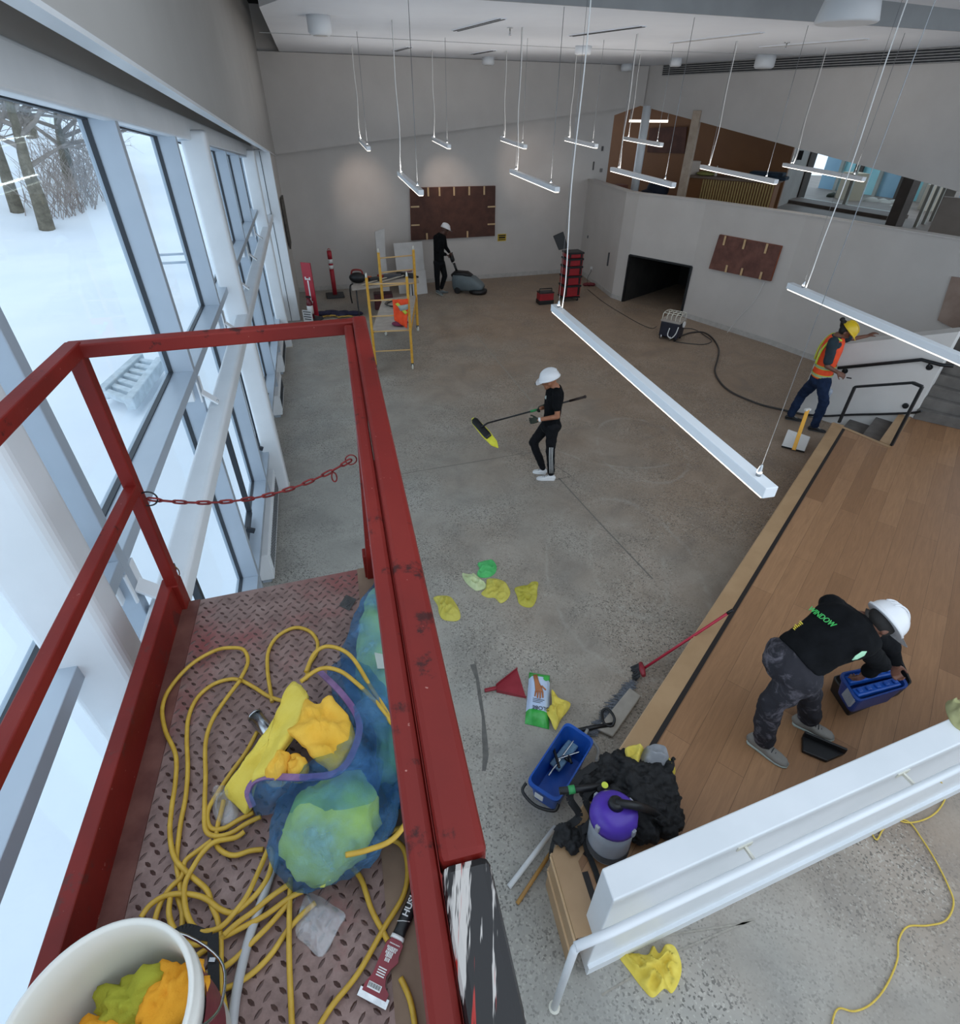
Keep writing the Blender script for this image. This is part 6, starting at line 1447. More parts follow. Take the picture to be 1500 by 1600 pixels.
# printing on the shirt
grn = mat('green_print', '3fbf5a', '62d07a', 9, .6); ylw = mat('yellow_print', 'd8c040', 'e6d25a', 9, .6)
bkn = (V((0, 0, 1)) - ax * ax.z).normalized()
def onback(f, a, r=1.03):
    p = pel.lerp(chest, f); hw = .18 + .045 * f; return p + sd3 * math.sin(a) * hw * r + bkn * math.cos(a) * .155 * r
for txt, f, a, mt, sz in (('WINDOW', .80, .40, grn, .055),):
    q = onback(f, a, 1.05); nn_ = (sd3 * math.sin(a) + bkn * math.cos(a)).normalized(); text_mesh(txt, sz, 'back_print', mt, ts, frame(y=ax, z=nn_), q, ext=.002)
m = MB()
for k in range(6): q = onback(.30 + .035 * k, .62, 1.05); m.bar(q - sd3 * .012, q + sd3 * (.012 + .006 * (k % 3)), .008, .004)
m.build('back_print', ylw, ts); m = MB(); qn = -sd3 * .93 + bkn * .35; q = pel.lerp(chest, .80) + qn.normalized() * .235; m.loft([(q - ax * .05, .001, .002), (q - ax * .02, .018, .003), (q + ax * .03, .022, .003), (q + ax * .055, .002, .002)], ax.cross(qn).normalized(), n=12); m.build('chest_logo', mat('pale_green_print', 'a7d8b4', None, rough=.6), ts)
# hand broom/black pan lying near the feet is built with the small things
# ================================================================ small things on floor and stage
def pip(p, poly):
    x, y = p; c = False; n = len(poly)
    for i in range(n):
        x1, y1 = poly[i]; x2, y2 = poly[(i + 1) % n]
        if (y1 > y) != (y2 > y) and x < (x2 - x1) * (y - y1) / (y2 - y1) + x1: c = not c
    return c
def rag(px, z0, mt, name, label, cat, seed=0, amp=.035, rings=16, group=None, thick=.006, parent=None, fs=17.0, place=True):
    """crumpled cloth filling the outline px (pixel corners of the cloth on the plane z0)"""
    pts = [P(x, y, z0) for x, y in px] if not isinstance(px[0], V) else px
    out = cr(pts, 5, True); c = sum(out, V((0, 0, 0))) / len(out); n = len(out); m = MB(); vs = []; R_ = max((p - c).length for p in out)
    for k in range(rings + 1):
        f = (k + .02) / rings
        for p in out:
            q = c.lerp(p, f); e = max(0.0, 1 - f ** 4)
            h = abs(noise.noise(V((q.x * fs + seed, q.y * fs, seed)))) * 1.1 + .5 * abs(noise.noise(V((q.x * fs * 2.3, q.y * fs * 2.3 + seed, 3.0)))) 
            h2 = abs(math.sin((q.x * math.cos(seed) + q.y * math.sin(seed)) * fs * 2.2 + 3 * noise.noise(V((q.x * 4, q.y * 4, seed)))))
            h = 1.5 * (1 - min(1, 2.6 * abs(noise.noise(V((q.x * fs * .7 + seed, q.y * fs * .7, seed)))))) ** 2 + .6 * h
            vs.append(q + V((0, 0, thick + amp * e * (.15 + h * .9 + .25 * h2) + .004 * abs(noise.noise(V((q.x * 30, q.y * 30, 1)))))))
    fs_ = [(k * n + i, k * n + (i + 1) % n, (k + 1) * n + (i + 1) % n, (k + 1) * n + i) for k in range(rings) for i in range(n)]
    m.add(vs, fs_ + [tuple(range(n))[::-1]], 0, True)
    lo = [V((p.x, p.y, z0 + .0005 if z0 < 2 else p.z)) for p in out]; b = len(m.v); m.add(vs[-n:] + lo, [(i, n + i, n + (i + 1) % n, (i + 1) % n) for i in range(n)] + [tuple(range(n, 2 * n))[::-1]], 0, False)
    o = m.build(name, mt, parent)
    if parent is None: tag(o, label, cat, group)
    return o
def clothmat(name, c1, c2): return mat(name, c1, c2, 9, .95, spec=.1, bump=.5, bscale=240, bdist=.003)
MAT['cy'] = clothmat('yellow_microfibre', 'c9bd58', 'd6cb6c'); MAT['cy2'] = clothmat('bright_yellow_microfibre', 'dcc452', 'e8d468'); MAT['cg'] = clothmat('green_microfibre', '55b86a', '6cca80'); MAT['cp'] = clothmat('pale_green_microfibre', 'c3cf9c', 'd2dcae'); MAT['col'] = clothmat('olive_microfibre', 'b8ae48', 'c6bd5a')
def o5(l): return [(660 + x / 7.5, 860 + y / 7.5) for x, y in l]
rg = 'cleaning cloths on the concrete floor'
rag(o5([(650, 155), (780, 115), (840, 140), (870, 200), (850, 270), (780, 315), (680, 320), (640, 280), (670, 220)]), 0, MAT['cg'], 'cleaning_cloth', 'crumpled bright green cleaning cloth on the concrete floor', 'cloth', 1.3, .05, group=rg)
rag(o5([(470, 270), (520, 280), (620, 290), (700, 360), (745, 400), (730, 450), (640, 475), (590, 450), (520, 390), (475, 320)]), 0, MAT['cp'], 'cleaning_cloth', 'crumpled pale grey-green cleaning cloth left of the bright green one', 'cloth', 2.3, .04, group=rg)
rag(o5([(760, 340), (860, 335), (960, 370), (1000, 420), (1030, 500), (990, 580), (915, 620), (850, 560), (760, 555), (690, 510), (740, 450), (750, 400)]), 0, MAT['cy'], 'cleaning_cloth', 'yellow cleaning cloth touching the pale one, below the bright green cloth', 'cloth', 3.1, .035, group=rg)
rag(o5([(1080, 450), (1160, 420), (1230, 410), (1290, 370), (1355, 380), (1345, 470), (1340, 560), (1290, 660), (1200, 665), (1130, 620), (1110, 540)]), 0, MAT['col'], 'cleaning_cloth', 'olive yellow cleaning cloth furthest right of the group near the lift rail', 'cloth', 4.4, .035, group=rg)
rag(o5([(130, 560), (210, 535), (320, 545), (380, 610), (430, 700), (445, 790), (390, 830), (250, 815), (195, 740), (180, 650)]), 0, MAT['cy'], 'cleaning_cloth', 'yellow cleaning cloth half hidden by the right lift rail', 'cloth', 5.2, .04, group=rg)
rag([(966, 1492), (990, 1490), (1012, 1492), (1020, 1478), (1030, 1490), (1040, 1476), (1054, 1480), (1064, 1505), (1062, 1530), (1050, 1552), (1038, 1545), (1020, 1559), (1004, 1545), (985, 1520)], 0, MAT['cy2'], 'cleaning_cloth', 'bright yellow cloth on the bare concrete below the low white wall', 'cloth', 6.1, .05, fs=17, group=rg)
rag([(862, 1078), (874, 1092), (890, 1098), (889, 1108), (876, 1125), (868, 1141), (860, 1125), (853, 1110), (862, 1102)], 0.05, MAT['cy2'], 'cleaning_cloth', 'yellow cloth between the green package and the blue bucket', 'cloth', 7.3, .04, fs=17, group=rg)
rag([(1478, 1098), (1496, 1094), (1520, 1100), (1520, 1145), (1494, 1138), (1480, 1118)], WH, clothmat('khaki_cloth', 'a9a878', 'b8b688'), 'folded_cloth', 'khaki cloth lying on the low white wall at the right edge', 'cloth', 1.1, .06)
# yellow cord at the bottom right
m = MB(); q0 = PL(W0 - wn_ * .02, W0 - wn_ * .02 + wd_, 1466, 1218); pts = [(1478, 1232), (1476, 1250), (1462, 1270), (1440, 1282), (1415, 1285), (1390, 1276), (1370, 1282), (1362, 1298), (1370, 1312), (1380, 1296), (1398, 1282), (1420, 1284), (1440, 1310), (1462, 1345), (1482, 1385), (1490, 1412), (1478, 1438), (1450, 1446), (1418, 1448), (1404, 1470), (1402, 1500), (1385, 1540), (1362, 1568), (1335, 1580), (1310, 1576), (1300, 1600), (1298, 1640)]
m.tube(cr([q0] + [P(x, y, .012) for x, y in pts], 6), .0055, 8); MAT['ycord'] = mat('yellow_cord', 'c9a83e', 'd6b84e', 30, .6); tag(m.build('extension_cord', MAT['ycord']), 'thin yellow cord winding over the concrete in the bottom right corner', 'cord')
# red dustpan
dp = thing('red_dustpan', 'dark red dustpan lying on the concrete left of the green package', 'dustpan', P(797, 1072)); MAT['dred'] = mat('dark_red_plastic', '8a2430', '9a303c', 6, .45)
A_, B_, C_, D_ = P(808, 1046), P(822, 1091), P(776, 1082), P(775, 1074)
m = MB(); m.add([A_ + V((0, 0, .004)), B_ + V((0, 0, .004)), C_ + V((0, 0, .02)), D_ + V((0, 0, .02)), A_, B_, C_, D_], [(3, 2, 1, 0), (4, 5, 6, 7), (0, 1, 5, 4), (1, 2, 6, 5), (2, 3, 7, 6), (3, 0, 4, 7)]); m.build('pan', MAT['dred'], dp)
for p, q in ((A_, D_), (B_, C_)): m = MB(); m.add([p + V((0, 0, .0)), q, q + V((0, 0, .05)), p + V((0, 0, .012))], [(0, 1, 2, 3)]); m.bar(p + V((0, 0, .01)), q + V((0, 0, .03)), .006, .04); m.build('side_wall', MAT['dred'], dp)
m = MB(); m.bar(C_.lerp(D_, .5) + V((0, 0, .03)), P(757, 1079, .03), .035, .025); m.build('handle', MAT['dred'], dp, bevel=.008)
# green package with a printed hand
pk = thing('cloth_package', 'green and pale blue plastic package of cloths with a printed hand', 'package', P(840, 1095)); MAT['pgrn'] = mat('green_film', '2f9a3c', '4ab452', 7, .25); MAT['pblu'] = mat('pale_blue_label', 'b9cbe6', 'c6d6ee', 5, .3)
c4 = [P(x, y, .0) for x, y in ((827, 1051), (859, 1056), (858, 1140), (820, 1131))]; H_ = .07
def pkp(f, g, z=H_): p = c4[0].lerp(c4[1], f).lerp(c4[3].lerp(c4[2], f), g); return V((p.x, p.y, z))
m = MB(); N, K = 9, 15; vs = []
for i in range(N):
    for j in range(K):
        f, g = i / (N - 1), j / (K - 1); e = min(1, 4.5 * min(f, 1 - f)) ** .5 * min(1, 6 * min(g, 1 - g)) ** .5; vs.append(pkp(f, g, .006 + H_ * e + .004 * noise.noise(V((f * 6, g * 9, 1)))))
def mi_(j): return 1 if 2 <= j < K - 4 else 0
n0 = len(vs); m.v += vs
for i in range(N - 1):
    for j in range(K - 1): m.f.append([i * K + j, i * K + j + 1, (i + 1) * K + j + 1, (i + 1) * K + j][::-1]); m.m.append(mi_(j)); m.sm.append(True)
m.add([pkp(f, g, .001) for f, g in ((0, 0), (1, 0), (1, 1), (0, 1))], [(0, 1, 2, 3)]); m.build('film_pack', [MAT['pgrn'], MAT['pblu']], pk)
ux = (c4[1] - c4[0]).normalized(); vy = (c4[0] - c4[3]).normalized()
m = MB(); hz = H_ + .010; q = pkp(.55, .36, hz); Rr = frame(x=-ux, y=-vy, z=V((0, 0, 1)))
hm = MB(); 
hm.loft([(pkp(.28, .13, hz), .020, .002), (pkp(.38, .28, hz), .022, .002), (pkp(.48, .40, hz), .034, .002), (pkp(.52, .46, hz), .036, .002)], ux, n=8)
for k in range(4): a = pkp(.36 + .1 * k, .45, hz); hm.cap(a, a - vy * (.055 + .012 * (k in (1, 2))) + ux * .004 * (k - 1.5), .0085, .006, 8)
a = pkp(.62, .34, hz); hm.cap(a, a + ux * .035 - vy * .03, .009, .007, 8); hm.build('printed_hand', mat('orange_brown_print', 'a5643c', 'b37248', 9, .5), pk)
m = MB(); m.lathe([(.026, 0), (.026, .002)], pkp(.80, .17, hz - .002), 20); m.build('round_badge', MAT['pgrn'], pk)
text_mesh('GLOBE', .052, 'printed_name', MAT['black'], pk, Rr, pkp(.62, .75, H_ + .012), ext=.001); 
for k in range(3): m = MB(); m.bar(pkp(.25, .60 + .03 * k, H_ + .012), pkp(.75 - .08 * k, .60 + .03 * k, H_ + .012), .005, .001); m.build('printed_line', MAT['rub'], pk)
# red broom leaning on the stage edge
bh = P(1002, 1047, .06); be = P(1145, 953, .80); rb = thing('red_broom', 'broom with a long red handle leaning over the stage edge', 'broom', bh)
m = MB(); m.tube([bh, be], .013, 10); m.build('handle', mat('red_handle', 'b02038', 'bd2c44', 6, .4), rb); dbe = (be - bh).normalized(); m = MB(); m.tube([be - dbe * .06, be], .0145, 10); m.build('end_grip', MAT['black'], rb)
m = MB(); q0, q1 = P(1001, 1036, .09), P(1006, 1056, .09); m.loft([(q0, .02, .02), (q0.lerp(q1, .5), .03, .03), (q1, .02, .02)], V((0, 0, 1)), n=12); m.build('head', MAT['dred'], rb)
m = MB(); rnd = random.Random(3)
for k in range(90):
    f = rnd.random(); p = P(998, 1036, .07).lerp(P(1000, 1058, .07), f); m.tube([p, p + V((-.05 + rnd.uniform(-.02, .02), rnd.uniform(-.02, .02), -.065))], .003, 3, cap=False)
m.build('bristles', MAT['rub'], rb)
# dusting tool with fringe, black grip and hose
dt = thing('dust_mop_head', 'grey fringed floor tool with a pale plate beside the stage edge', 'mop', P(955, 1110)); pl = [P(x, y, .06) for x, y in ((984, 1074), (1002, 1087), (958, 1150), (932, 1138))]
m = MB(); m.hexa([p - V((0, 0, .03)) for p in pl] + pl); m.build('plate', mat('pale_grey_plate', '9b948a', 'aca59b', 7, .7), dt, bevel=.01)
m = MB(); rnd = random.Random(6)
for k in range(420):
    f = rnd.random(); p = V(P(990, 1068, .045)).lerp(P(925, 1150, .045), f); p += V((rnd.uniform(-.01, .05), rnd.uniform(-.02, .02), 0)); dx = V((-.06 * rnd.random() - .03, .03 * rnd.random() + .005, -.03 * rnd.random())); m.tube([p, p + dx * .6 + V((0, 0, .01)), p + dx], .0035, 3, cap=False)
fr_o = m.build('fringe', mat('blue_grey_fringe', '6c7078', '83878f', 40, .95), dt); fr_o['kind'] = 'stuff'
m = MB(); m.tube(cr([P(941, 1112, .07), P(950, 1108, .10), P(960, 1122, .10), P(956, 1134, .07), P(944, 1130, .07)], 5, True), .012, 8, closed=True); m.build('grip_loop', MAT['black'], dt)
m = MB(); m.tube([P(958, 1132, .06), P(930, 1136, .06), P(900, 1142, .08)], .02, 10); m.build('swivel_tube', MAT['black'], dt)
m = MB(); m.tube(cr([P(918, 1140, .08), P(914, 1152, .08), P(926, 1158, .09), P(935, 1172, .12), P(932, 1188, .2)], 5), .014, 8); m.build('grey_hose', mat('grey_hose', '8b8b8a', '9b9b9a', 20, .5), dt)
# blue window cleaner's bucket
MAT['blue'] = mat('blue_plastic', '184a9c', '1f57b0', 4, .35); bk = thing('blue_bucket', 'rectangular blue bucket holding squeegees, standing by the stage corner', 'bucket', P(868, 1215))
zr_ = .30; rim = [P(885, 1129, zr_), P(928, 1158, zr_), P(872, 1252, zr_), P(824, 1221, zr_)]; cc_ = sum(rim, V((0, 0, 0))) / 4
def rr(pts, r=.22, n=5):
    out = []
    for i in range(4):
        p, a, b = pts[i], pts[i - 1], pts[(i + 1) % 4]; da, db = (a - p), (b - p); q = min(da.length, db.length) * r; A0_, B0_ = p + da.normalized() * q, p + db.normalized() * q
        for k in range(n + 1): t_ = k / n; out.append(A0_.lerp(p, t_).lerp(p.lerp(B0_, t_), t_))
    return out
def sc4(s, z): return [V((cc_.x + (p.x - cc_.x) * s, cc_.y + (p.y - cc_.y) * s, z)) for p in rim]
rings_ = [rr(sc4(.80, .004)), rr(sc4(.86, .10)), rr(sc4(.97, .27)), rr(sc4(1.05, .28)), rr(sc4(1.05, .30)), rr(sc4(.96, .30)), rr(sc4(.94, .27)), rr(sc4(.82, .10)), rr(sc4(.76, .015))]
def lofr(rings, name, mt, parent, closeb=True, closet=True):
    m = MB(); n = len(rings[0]); m.add([v for r in rings for v in r], [(i * n + k, i * n + (k + 1) % n, (i + 1) * n + (k + 1) % n, (i + 1) * n + k) for i in range(len(rings) - 1) for k in range(n)] + ([tuple(range(n))] if closeb else []) + ([tuple((len(rings) - 1) * n + k for k in range(n))[::-1]] if closet else []), 0, False)
    return m.build(name, mt, parent, bevel=.0)
lofr(rings_, 'tub', MAT['blue'], bk)
m = MB(); e0_, e1_ = rim[3], rim[2]; od = ((rim[3] - rim[0]).normalized()); m.tube(cr([e0_.lerp(e1_, -.03) + od * .0 - V((0, 0, .03)), e0_ + od * .06 - V((0, 0, .06)), e0_.lerp(e1_, .5) + od * .09 - V((0, 0, .07)), e1_ + od * .05 - V((0, 0, .06)), e1_.lerp(e0_, -.03) - V((0, 0, .03))], 5), .012, 8); m.build('handle', MAT['black'], bk)
m = MB(); q = rim[3].lerp(rim[2], .42) + od * .01; m.box(V((q.x, q.y, .2)) + od * -.005, (.07, .006, .06), frame(x=(rim[2] - rim[3]).normalized(), z=V((0, 0, 1)))); m.build('label', MAT['wht'], bk)
for k, (a, b, w, h, mt, lb, nm) in enumerate((((866, 1200), (905, 1150), .10, .04, mat('blue_grey_sleeve', '5f7f98', '7593aa', 40, .95), 'grey-blue washer sleeve inside the blue bucket', 'washer_sleeve'),
        ((857, 1212), (900, 1152), .012, .02, MAT['metal'], 'bright squeegee blade crossing the blue bucket', 'squeegee'), ((872, 1186), (905, 1175), .012, .02, MAT['metal'], 'short squeegee lying across the other tools in the blue bucket', 'squeegee'), ((864, 1166), (874, 1200), .022, .02, MAT['black'], 'black squeegee handle inside the blue bucket', 'squeegee'))):
    p, q = P(*a, .10 + .03 * k), P(*b, .16 + .02 * k); o = thing(nm, lb, nm.replace('_', ' '), p)
    m = MB(); m.bar(p, q, w, h); m.build('bar', mt, o, bevel=min(w, h) * .3)
    if k in (1, 2): m = MB(); d_ = (q - p).normalized(); s_ = d_.cross(V((0, 0, 1))); c_ = p.lerp(q, .5); m.tube([c_, c_ + s_ * .07], .012, 8); m.build('handle', MAT['black'], o)
# backpack vacuum on the stage corner
bv_ = thing('backpack_vacuum', 'backpack vacuum with purple cap, grey tank and black harness on the stage corner', 'vacuum cleaner', P(940, 1330, ZS))
MAT['purp'] = mat('purple_plastic', '4b2f9e', '5a3cb4', 4, .35); MAT['tank'] = mat('grey_tank', '8f9299', '9ea1a8', 5, .4)
cb = P(948, 1322, ZS + .02); ct = P(960, 1268, ZS + .38); axv = (ct - cb).normalized(); Rv = frame(z=axv, y=V((0, 1, 0)) - axv * axv.y)
m = MB(); m.lathe([(.12, 0), (.135, .02), (.138, .2), (.142, .30)], cb, 28, R=Rv); m.build('tank', MAT['tank'], bv_)
m = MB(); m.lathe([(.139, .0), (.1395, .06)], cb + axv * .03, 28, R=Rv, cap=False); m.build('dark_band', MAT['rub'], bv_)
m = MB(); m.lathe([(.147, .29), (.15, .32), (.145, .37), (.11, .41), (.07, .425), (.0005, .43)], cb, 28, R=Rv); cp = m.build('cap', MAT['purp'], bv_)
m = MB(); tp = cb + axv * .43; m.lathe([(.05, 0), (.045, .03), (.03, .04)], tp, 16, R=Rv); m.tube(cr([tp + axv * .02, tp + V((.12, -.02, .03)), P(1020, 1268, ZS + .25), P(1050, 1290, ZS + .12)], 5), .026, 10); m.build('suction_hose', MAT['black'], bv_)
for a in (.6, 2.2, 3.8, 5.4): m = MB(); q = cb + axv * .335 + Rv @ V((.147 * math.cos(a), .147 * math.sin(a), 0)); m.box(q, (.03, .03, .05), Rv @ RZ(a)); m.build('clip', MAT['tank'], cp, bevel=.005)
MAT['webb'] = mat('black_webbing', '0b0b0c', '1a1a1c', 14, .75, bump=.5, bscale=30, bdist=.01)
m = MB(); rnd = random.Random(12)
for x, y, z, r in ((1005, 1255, .14, .17), (1030, 1235, .12, .15), (985, 1225, .16, .14), (1015, 1215, .14, .13), (950, 1205, .12, .12), (920, 1225, .12, .10), (1040, 1275, .10, .14), (975, 1190, .08, .10), (1000, 1285, .1, .14)):
    q = P(x, y, ZS + z); m.ell(q, (r, r * .85, r * .8), RZ(rnd.uniform(0, 3)))
for k in range(26):
    x, y = rnd.uniform(930, 1050), rnd.uniform(1190, 1290); q = P(x, y, ZS + .16 + rnd.uniform(0, .08)); a = rnd.uniform(0, 6.3); m.cap(q, q + V((math.cos(a) * .12, math.sin(a) * .12, rnd.uniform(-.05, .03))), .03, .02, 8)
crumple(remesh(m.build('harness_pad', MAT['webb'], bv_), .010, 2), .09, .06)
def strapp(pts, w, nm='strap', mt=None):
    m = MB(); p_ = cr([P(x, y, z) for x, y, z in pts], 6)
    for i in range(len(p_) - 1): m.bar(p_[i], p_[i + 1] + (p_[i + 1] - p_[i]) * .15, w, .008)
    return m.build(nm, mt or MAT['webb'], bv_)
strapp([(930, 1195, .72), (905, 1215, .70), (890, 1245, .66), (905, 1275, .60), (880, 1295, .54)], .05)
strapp([(945, 1220, .76), (915, 1245, .70), (925, 1280, .62), (895, 1310, .54)], .045)
strapp([(868, 1300, .53), (880, 1290, .56), (905, 1300, .56), (925, 1290, .6)], .04)
strapp([(872, 1290, .54), (866, 1310, .53), (862, 1325, .51), (860, 1340, .42)], .025)
strapp([(910, 1300, .56), (918, 1330, .53), (930, 1360, .52), (938, 1385, .51)], .035)
strapp([(890, 1290, .56), (885, 1310, .56), (895, 1320, .54), (910, 1310, .56), (905, 1290, .58)], .03)
m = MB()
for x, y, r in ((885, 1300, .05), (900, 1310, .045), (875, 1312, .04), (895, 1322, .04), (912, 1298, .04)): m.ell(P(x, y, ZS + r), (r, r * 1.2, r * .9))
crumple(remesh(m.build('buckle_tangle', MAT['webb'], bv_), .009, 2), .06, .04)
q0, q1 = P(874, 1236, .72), P(945, 1228, .74); m = MB(); m.tube([q0, q1], .024, 12); m.build('wand_tube', MAT['black'], bv_); m = MB(); m.tube([P(888, 1234.5, .724), P(898, 1233, .728)], .028, 12); m.build('green_ring', bpy.data.materials['green_plastic'], bv_)
m = MB(); m.lathe([(.0005, 0), (.022, .001), (.022, .004)], P(945, 1227, .83), 16); m.build('yellow_badge', mat('lime_badge', 'cdd84a', None, rough=.5), bv_)
rag([(977, 1170), (990, 1166), (1005, 1172), (1000, 1185), (993, 1205), (983, 1195), (978, 1182)], ZS + .16, MAT['cy2'], 'cleaning_cloth', 'yellow cloth on top of the black vacuum harness', 'cloth', 8.8, .06, fs=12)
rag([(1005, 1172), (1022, 1164), (1040, 1172), (1045, 1190), (1035, 1200), (1012, 1198), (1002, 1188)], ZS + .17, clothmat('grey_cloth', '8e9094', 'a0a2a6'), 'cleaning_cloth', 'grey cloth lying beside the yellow one on the black harness', 'cloth', 9.4, .06, fs=12)
rag([(1038, 1188), (1048, 1192), (1055, 1208), (1045, 1212), (1036, 1200)], ZS + .14, MAT['cy2'], 'cleaning_cloth', 'small corner of yellow cloth sticking out right of the grey cloth', 'cloth', 9.9, .04, fs=12)
# poles on the floor beside the stage corner
m = MB(); m.tube([P(868, 1292, .10), P(795, 1386, .02)], .019, 12); tag(m.build('white_pole', mat('white_pole', 'c9c9c8', 'd6d6d5', 8, .4)), 'white pole lying on the floor from the blue bucket towards the lift', 'pole')
m = MB(); m.tube([P(862, 1330, .06), P(808, 1412, .015)], .014, 12); tag(m.build('wooden_pole', mat('tan_wood_pole', '9c7238', 'ac8244', 10, .5)), 'tan wooden pole on the floor next to the white pole', 'pole')
# black pan near the worker's feet, blue caddy and black crate
bp = thing('black_dustpan', 'black plastic pan lying on the stage next to the grey shoes', 'dustpan', P(1282, 1172, ZS)); c4_ = [P(x, y, ZS + .002) for x, y in ((1252, 1152), (1318, 1180), (1290, 1192), (1252, 1176))]
m = MB(); m.hexa(c4_ + [p + V((0, 0, .03)) for p in c4_]); m.build('pan', MAT['black'], bp, bevel=.006); m = MB(); m.bar(c4_[0] + V((0, 0, .05)), c4_[1] + V((0, 0, .05)), .02, .06); m.build('back_wall', MAT['black'], bp, bevel=.006)
cd = thing('blue_caddy', 'blue tool caddy with raised studs held by the bending person', 'caddy', P(1362, 1075, .62)); zc_ = .92
rim = [P(1312, 1052, zc_), P(1395, 1036, zc_), P(1420, 1072, zc_), P(1340, 1096, zc_)]; cc_ = sum(rim, V((0, 0, 0))) / 4
MAT['blue2'] = mat('dark_blue_plastic', '0f3374', '164088', 4, .4)
lofr([rr(sc4(.80, zc_ - .20)), rr(sc4(.95, zc_ - .03)), rr(sc4(1.04, zc_ - .02)), rr(sc4(1.04, zc_)), rr(sc4(.94, zc_)), rr(sc4(.80, zc_ - .15)), rr(sc4(.76, zc_ - .16))], 'tub', MAT['blue2'], cd)
for row in (.22, .68):
    a_, b_ = rim[0].lerp(rim[3], row), rim[1].lerp(rim[2], row); m = MB(); m.bar(a_.lerp(b_, .08) - V((0, 0, .04)), a_.lerp(b_, .92) - V((0, 0, .04)), .07, .05); tr_ = m.build('tray', MAT['blue'], cd, bevel=.01)
    for k in range(5):
        m = MB(); q = a_.lerp(b_, .16 + .17 * k); m.box(q - V((0, 0, .008)), (.035, .035, .02), RZ(.2)); m.build('stud', MAT['blue'], tr_, bevel=.006)
m = MB(); s4 = sc4(.86, 0); q = rim[0].lerp(rim[3], .5); m.bar(q - V((0, 0, .05)), q + (rim[3] - rim[0]).normalized() * .1 - V((0, 0, .06)), .02, .1); m.build('grey_divider', MAT['tank'], cd)
bc = thing('black_crate', 'black crate under and behind the blue caddy', 'crate', P(1350, 1060, ZS)); rim = [P(1296, 1060, .70), P(1398, 1010, .70), P(1412, 1060, .70), P(1336, 1108, .70)]
rim = [P(1298, 1062, .62), P(1404, 1030, .62), P(1422, 1072, .62), P(1330, 1110, .62)]; cc_ = sum(rim, V((0, 0, 0))) / 4
lofr([rr(sc4(.9, ZS + .002), .1), rr(sc4(1.0, .66), .1), rr(sc4(.95, .66), .1), rr(sc4(.88, ZS + .02), .1)], 'crate_body', MAT['black'], bc)
# ================================================================ things on the lift deck
ZK = ZD + .0022; hose_m = mat('yellow_air_hose', 'b8922e', 'c9a43c', 25, .5, bump=.1)
def D1(l): return [(220 + x / 3.409, 950 + y / 3.409) for x, y in l]
def D2(l): return [(220 + x / 4.325, 1230 + y / 4.325) for x, y in l]
hs = thing('yellow_hose', 'long yellow air hose lying in loops over the lift deck', 'hose', P(350, 1200, ZK)); hr_ = .0066
def hose(pts, zs=0.0, arch=()):
    out = []
    for i, (x, y) in enumerate(pts): out.append(P(x, y, ZK + hr_ + zs + (.0 if i not in arch else .05)))
    m = MB(); m.tube(cr(out, 6), hr_, 10); m.build('hose_run', hose_m, hs)
hose(D1([(770, 500), (680, 470), (600, 420), (530, 385), (470, 380), (380, 410), (300, 480), (255, 580), (245, 700), (250, 850), (240, 1000), (215, 1130), (200, 1240), (190, 1350), (205, 1450), (215, 1534)]) + D2([(250, 740), (280, 840), (280, 930), (275, 1010), (330, 1180), (390, 1310), (480, 1360), (600, 1350), (750, 1260), (880, 1130), (990, 970), (1090, 860), (1180, 780)]), .0)
hose(D1([(700, 500), (690, 440), (675, 330), (680, 230), (730, 150), (820, 105), (900, 125), (940, 180), (935, 240), (900, 300), (880, 380)]), .0)
hose(D1([(530, 380), (570, 290), (550, 225), (490, 212), (400, 225), (270, 300), (160, 420), (115, 530), (130, 650), (185, 780), (185, 920), (165, 1060), (155, 1200), (180, 1330), (260, 1420), (350, 1500)]) + D2([(480, 800), (520, 900), (540, 1050), (540, 1300), (560, 1450), (590, 1600), (610, 1700)]), .011)
hose(D1([(530, 385), (450, 490), (380, 600), (345, 720), (345, 900), (340, 1050), (345, 1180), (400, 1215), (480, 1200), (560, 1150), (640, 1110)]), .011)
hose(D1([(620, 660), (560, 770), (480, 880), (400, 1000), (355, 1090), (370, 1170), (440, 1175), (520, 1130), (600, 1090)]), .006)
hose(D2([(0, 880), (60, 800), (150, 740), (260, 720), (370, 730), (450, 760), (530, 820), (620, 850), (700, 800), (800, 700), (870, 580), (890, 450), (870, 410)]), .016)
hose(D2([(860, 420), (800, 560), (720, 730), (640, 840), (560, 930), (480, 970), (400, 970), (340, 920), (300, 800), (300, 650), (360, 530), (420, 440), (500, 370), (640, 340), (700, 300)]), .02)
hose(D2([(200, 740), (190, 850), (220, 950), (300, 1040), (400, 1060), (560, 1010), (700, 940), (850, 860), (1000, 750), (1100, 700)]), .012)
hose(D2([(90, 920), (130, 790), (200, 680), (280, 600), (300, 500), (400, 420), (480, 360)]), .006)
hose(D2([(560, 1000), (650, 920), (760, 840), (880, 740), (1010, 650)]), .018)
hose(D2([(330, 1180), (420, 1110), (480, 1080)]), .004)
hose(D2([(380, 1270), (460, 1260), (600, 1190), (740, 1060), (880, 920), (1000, 780)]), .008)
hose(D2([(560, 90), (540, 180), (520, 260), (510, 380), (560, 440), (640, 460), (740, 430), (830, 420)]), .004)
hose([(454, 1372), (452, 1430), (452, 1500), (456, 1600), (457, 1660)], .01)
hose([(478, 1050), (492, 1020), (515, 1010), (548, 1025), (580, 1075), (605, 1115), (630, 1170), (640, 1215), (640, 1270), (615, 1310), (575, 1328), (540, 1336)], .16)
hose([(470, 1065), (500, 1045), (530, 1048), (560, 1070), (590, 1100), (612, 1130)], .17)
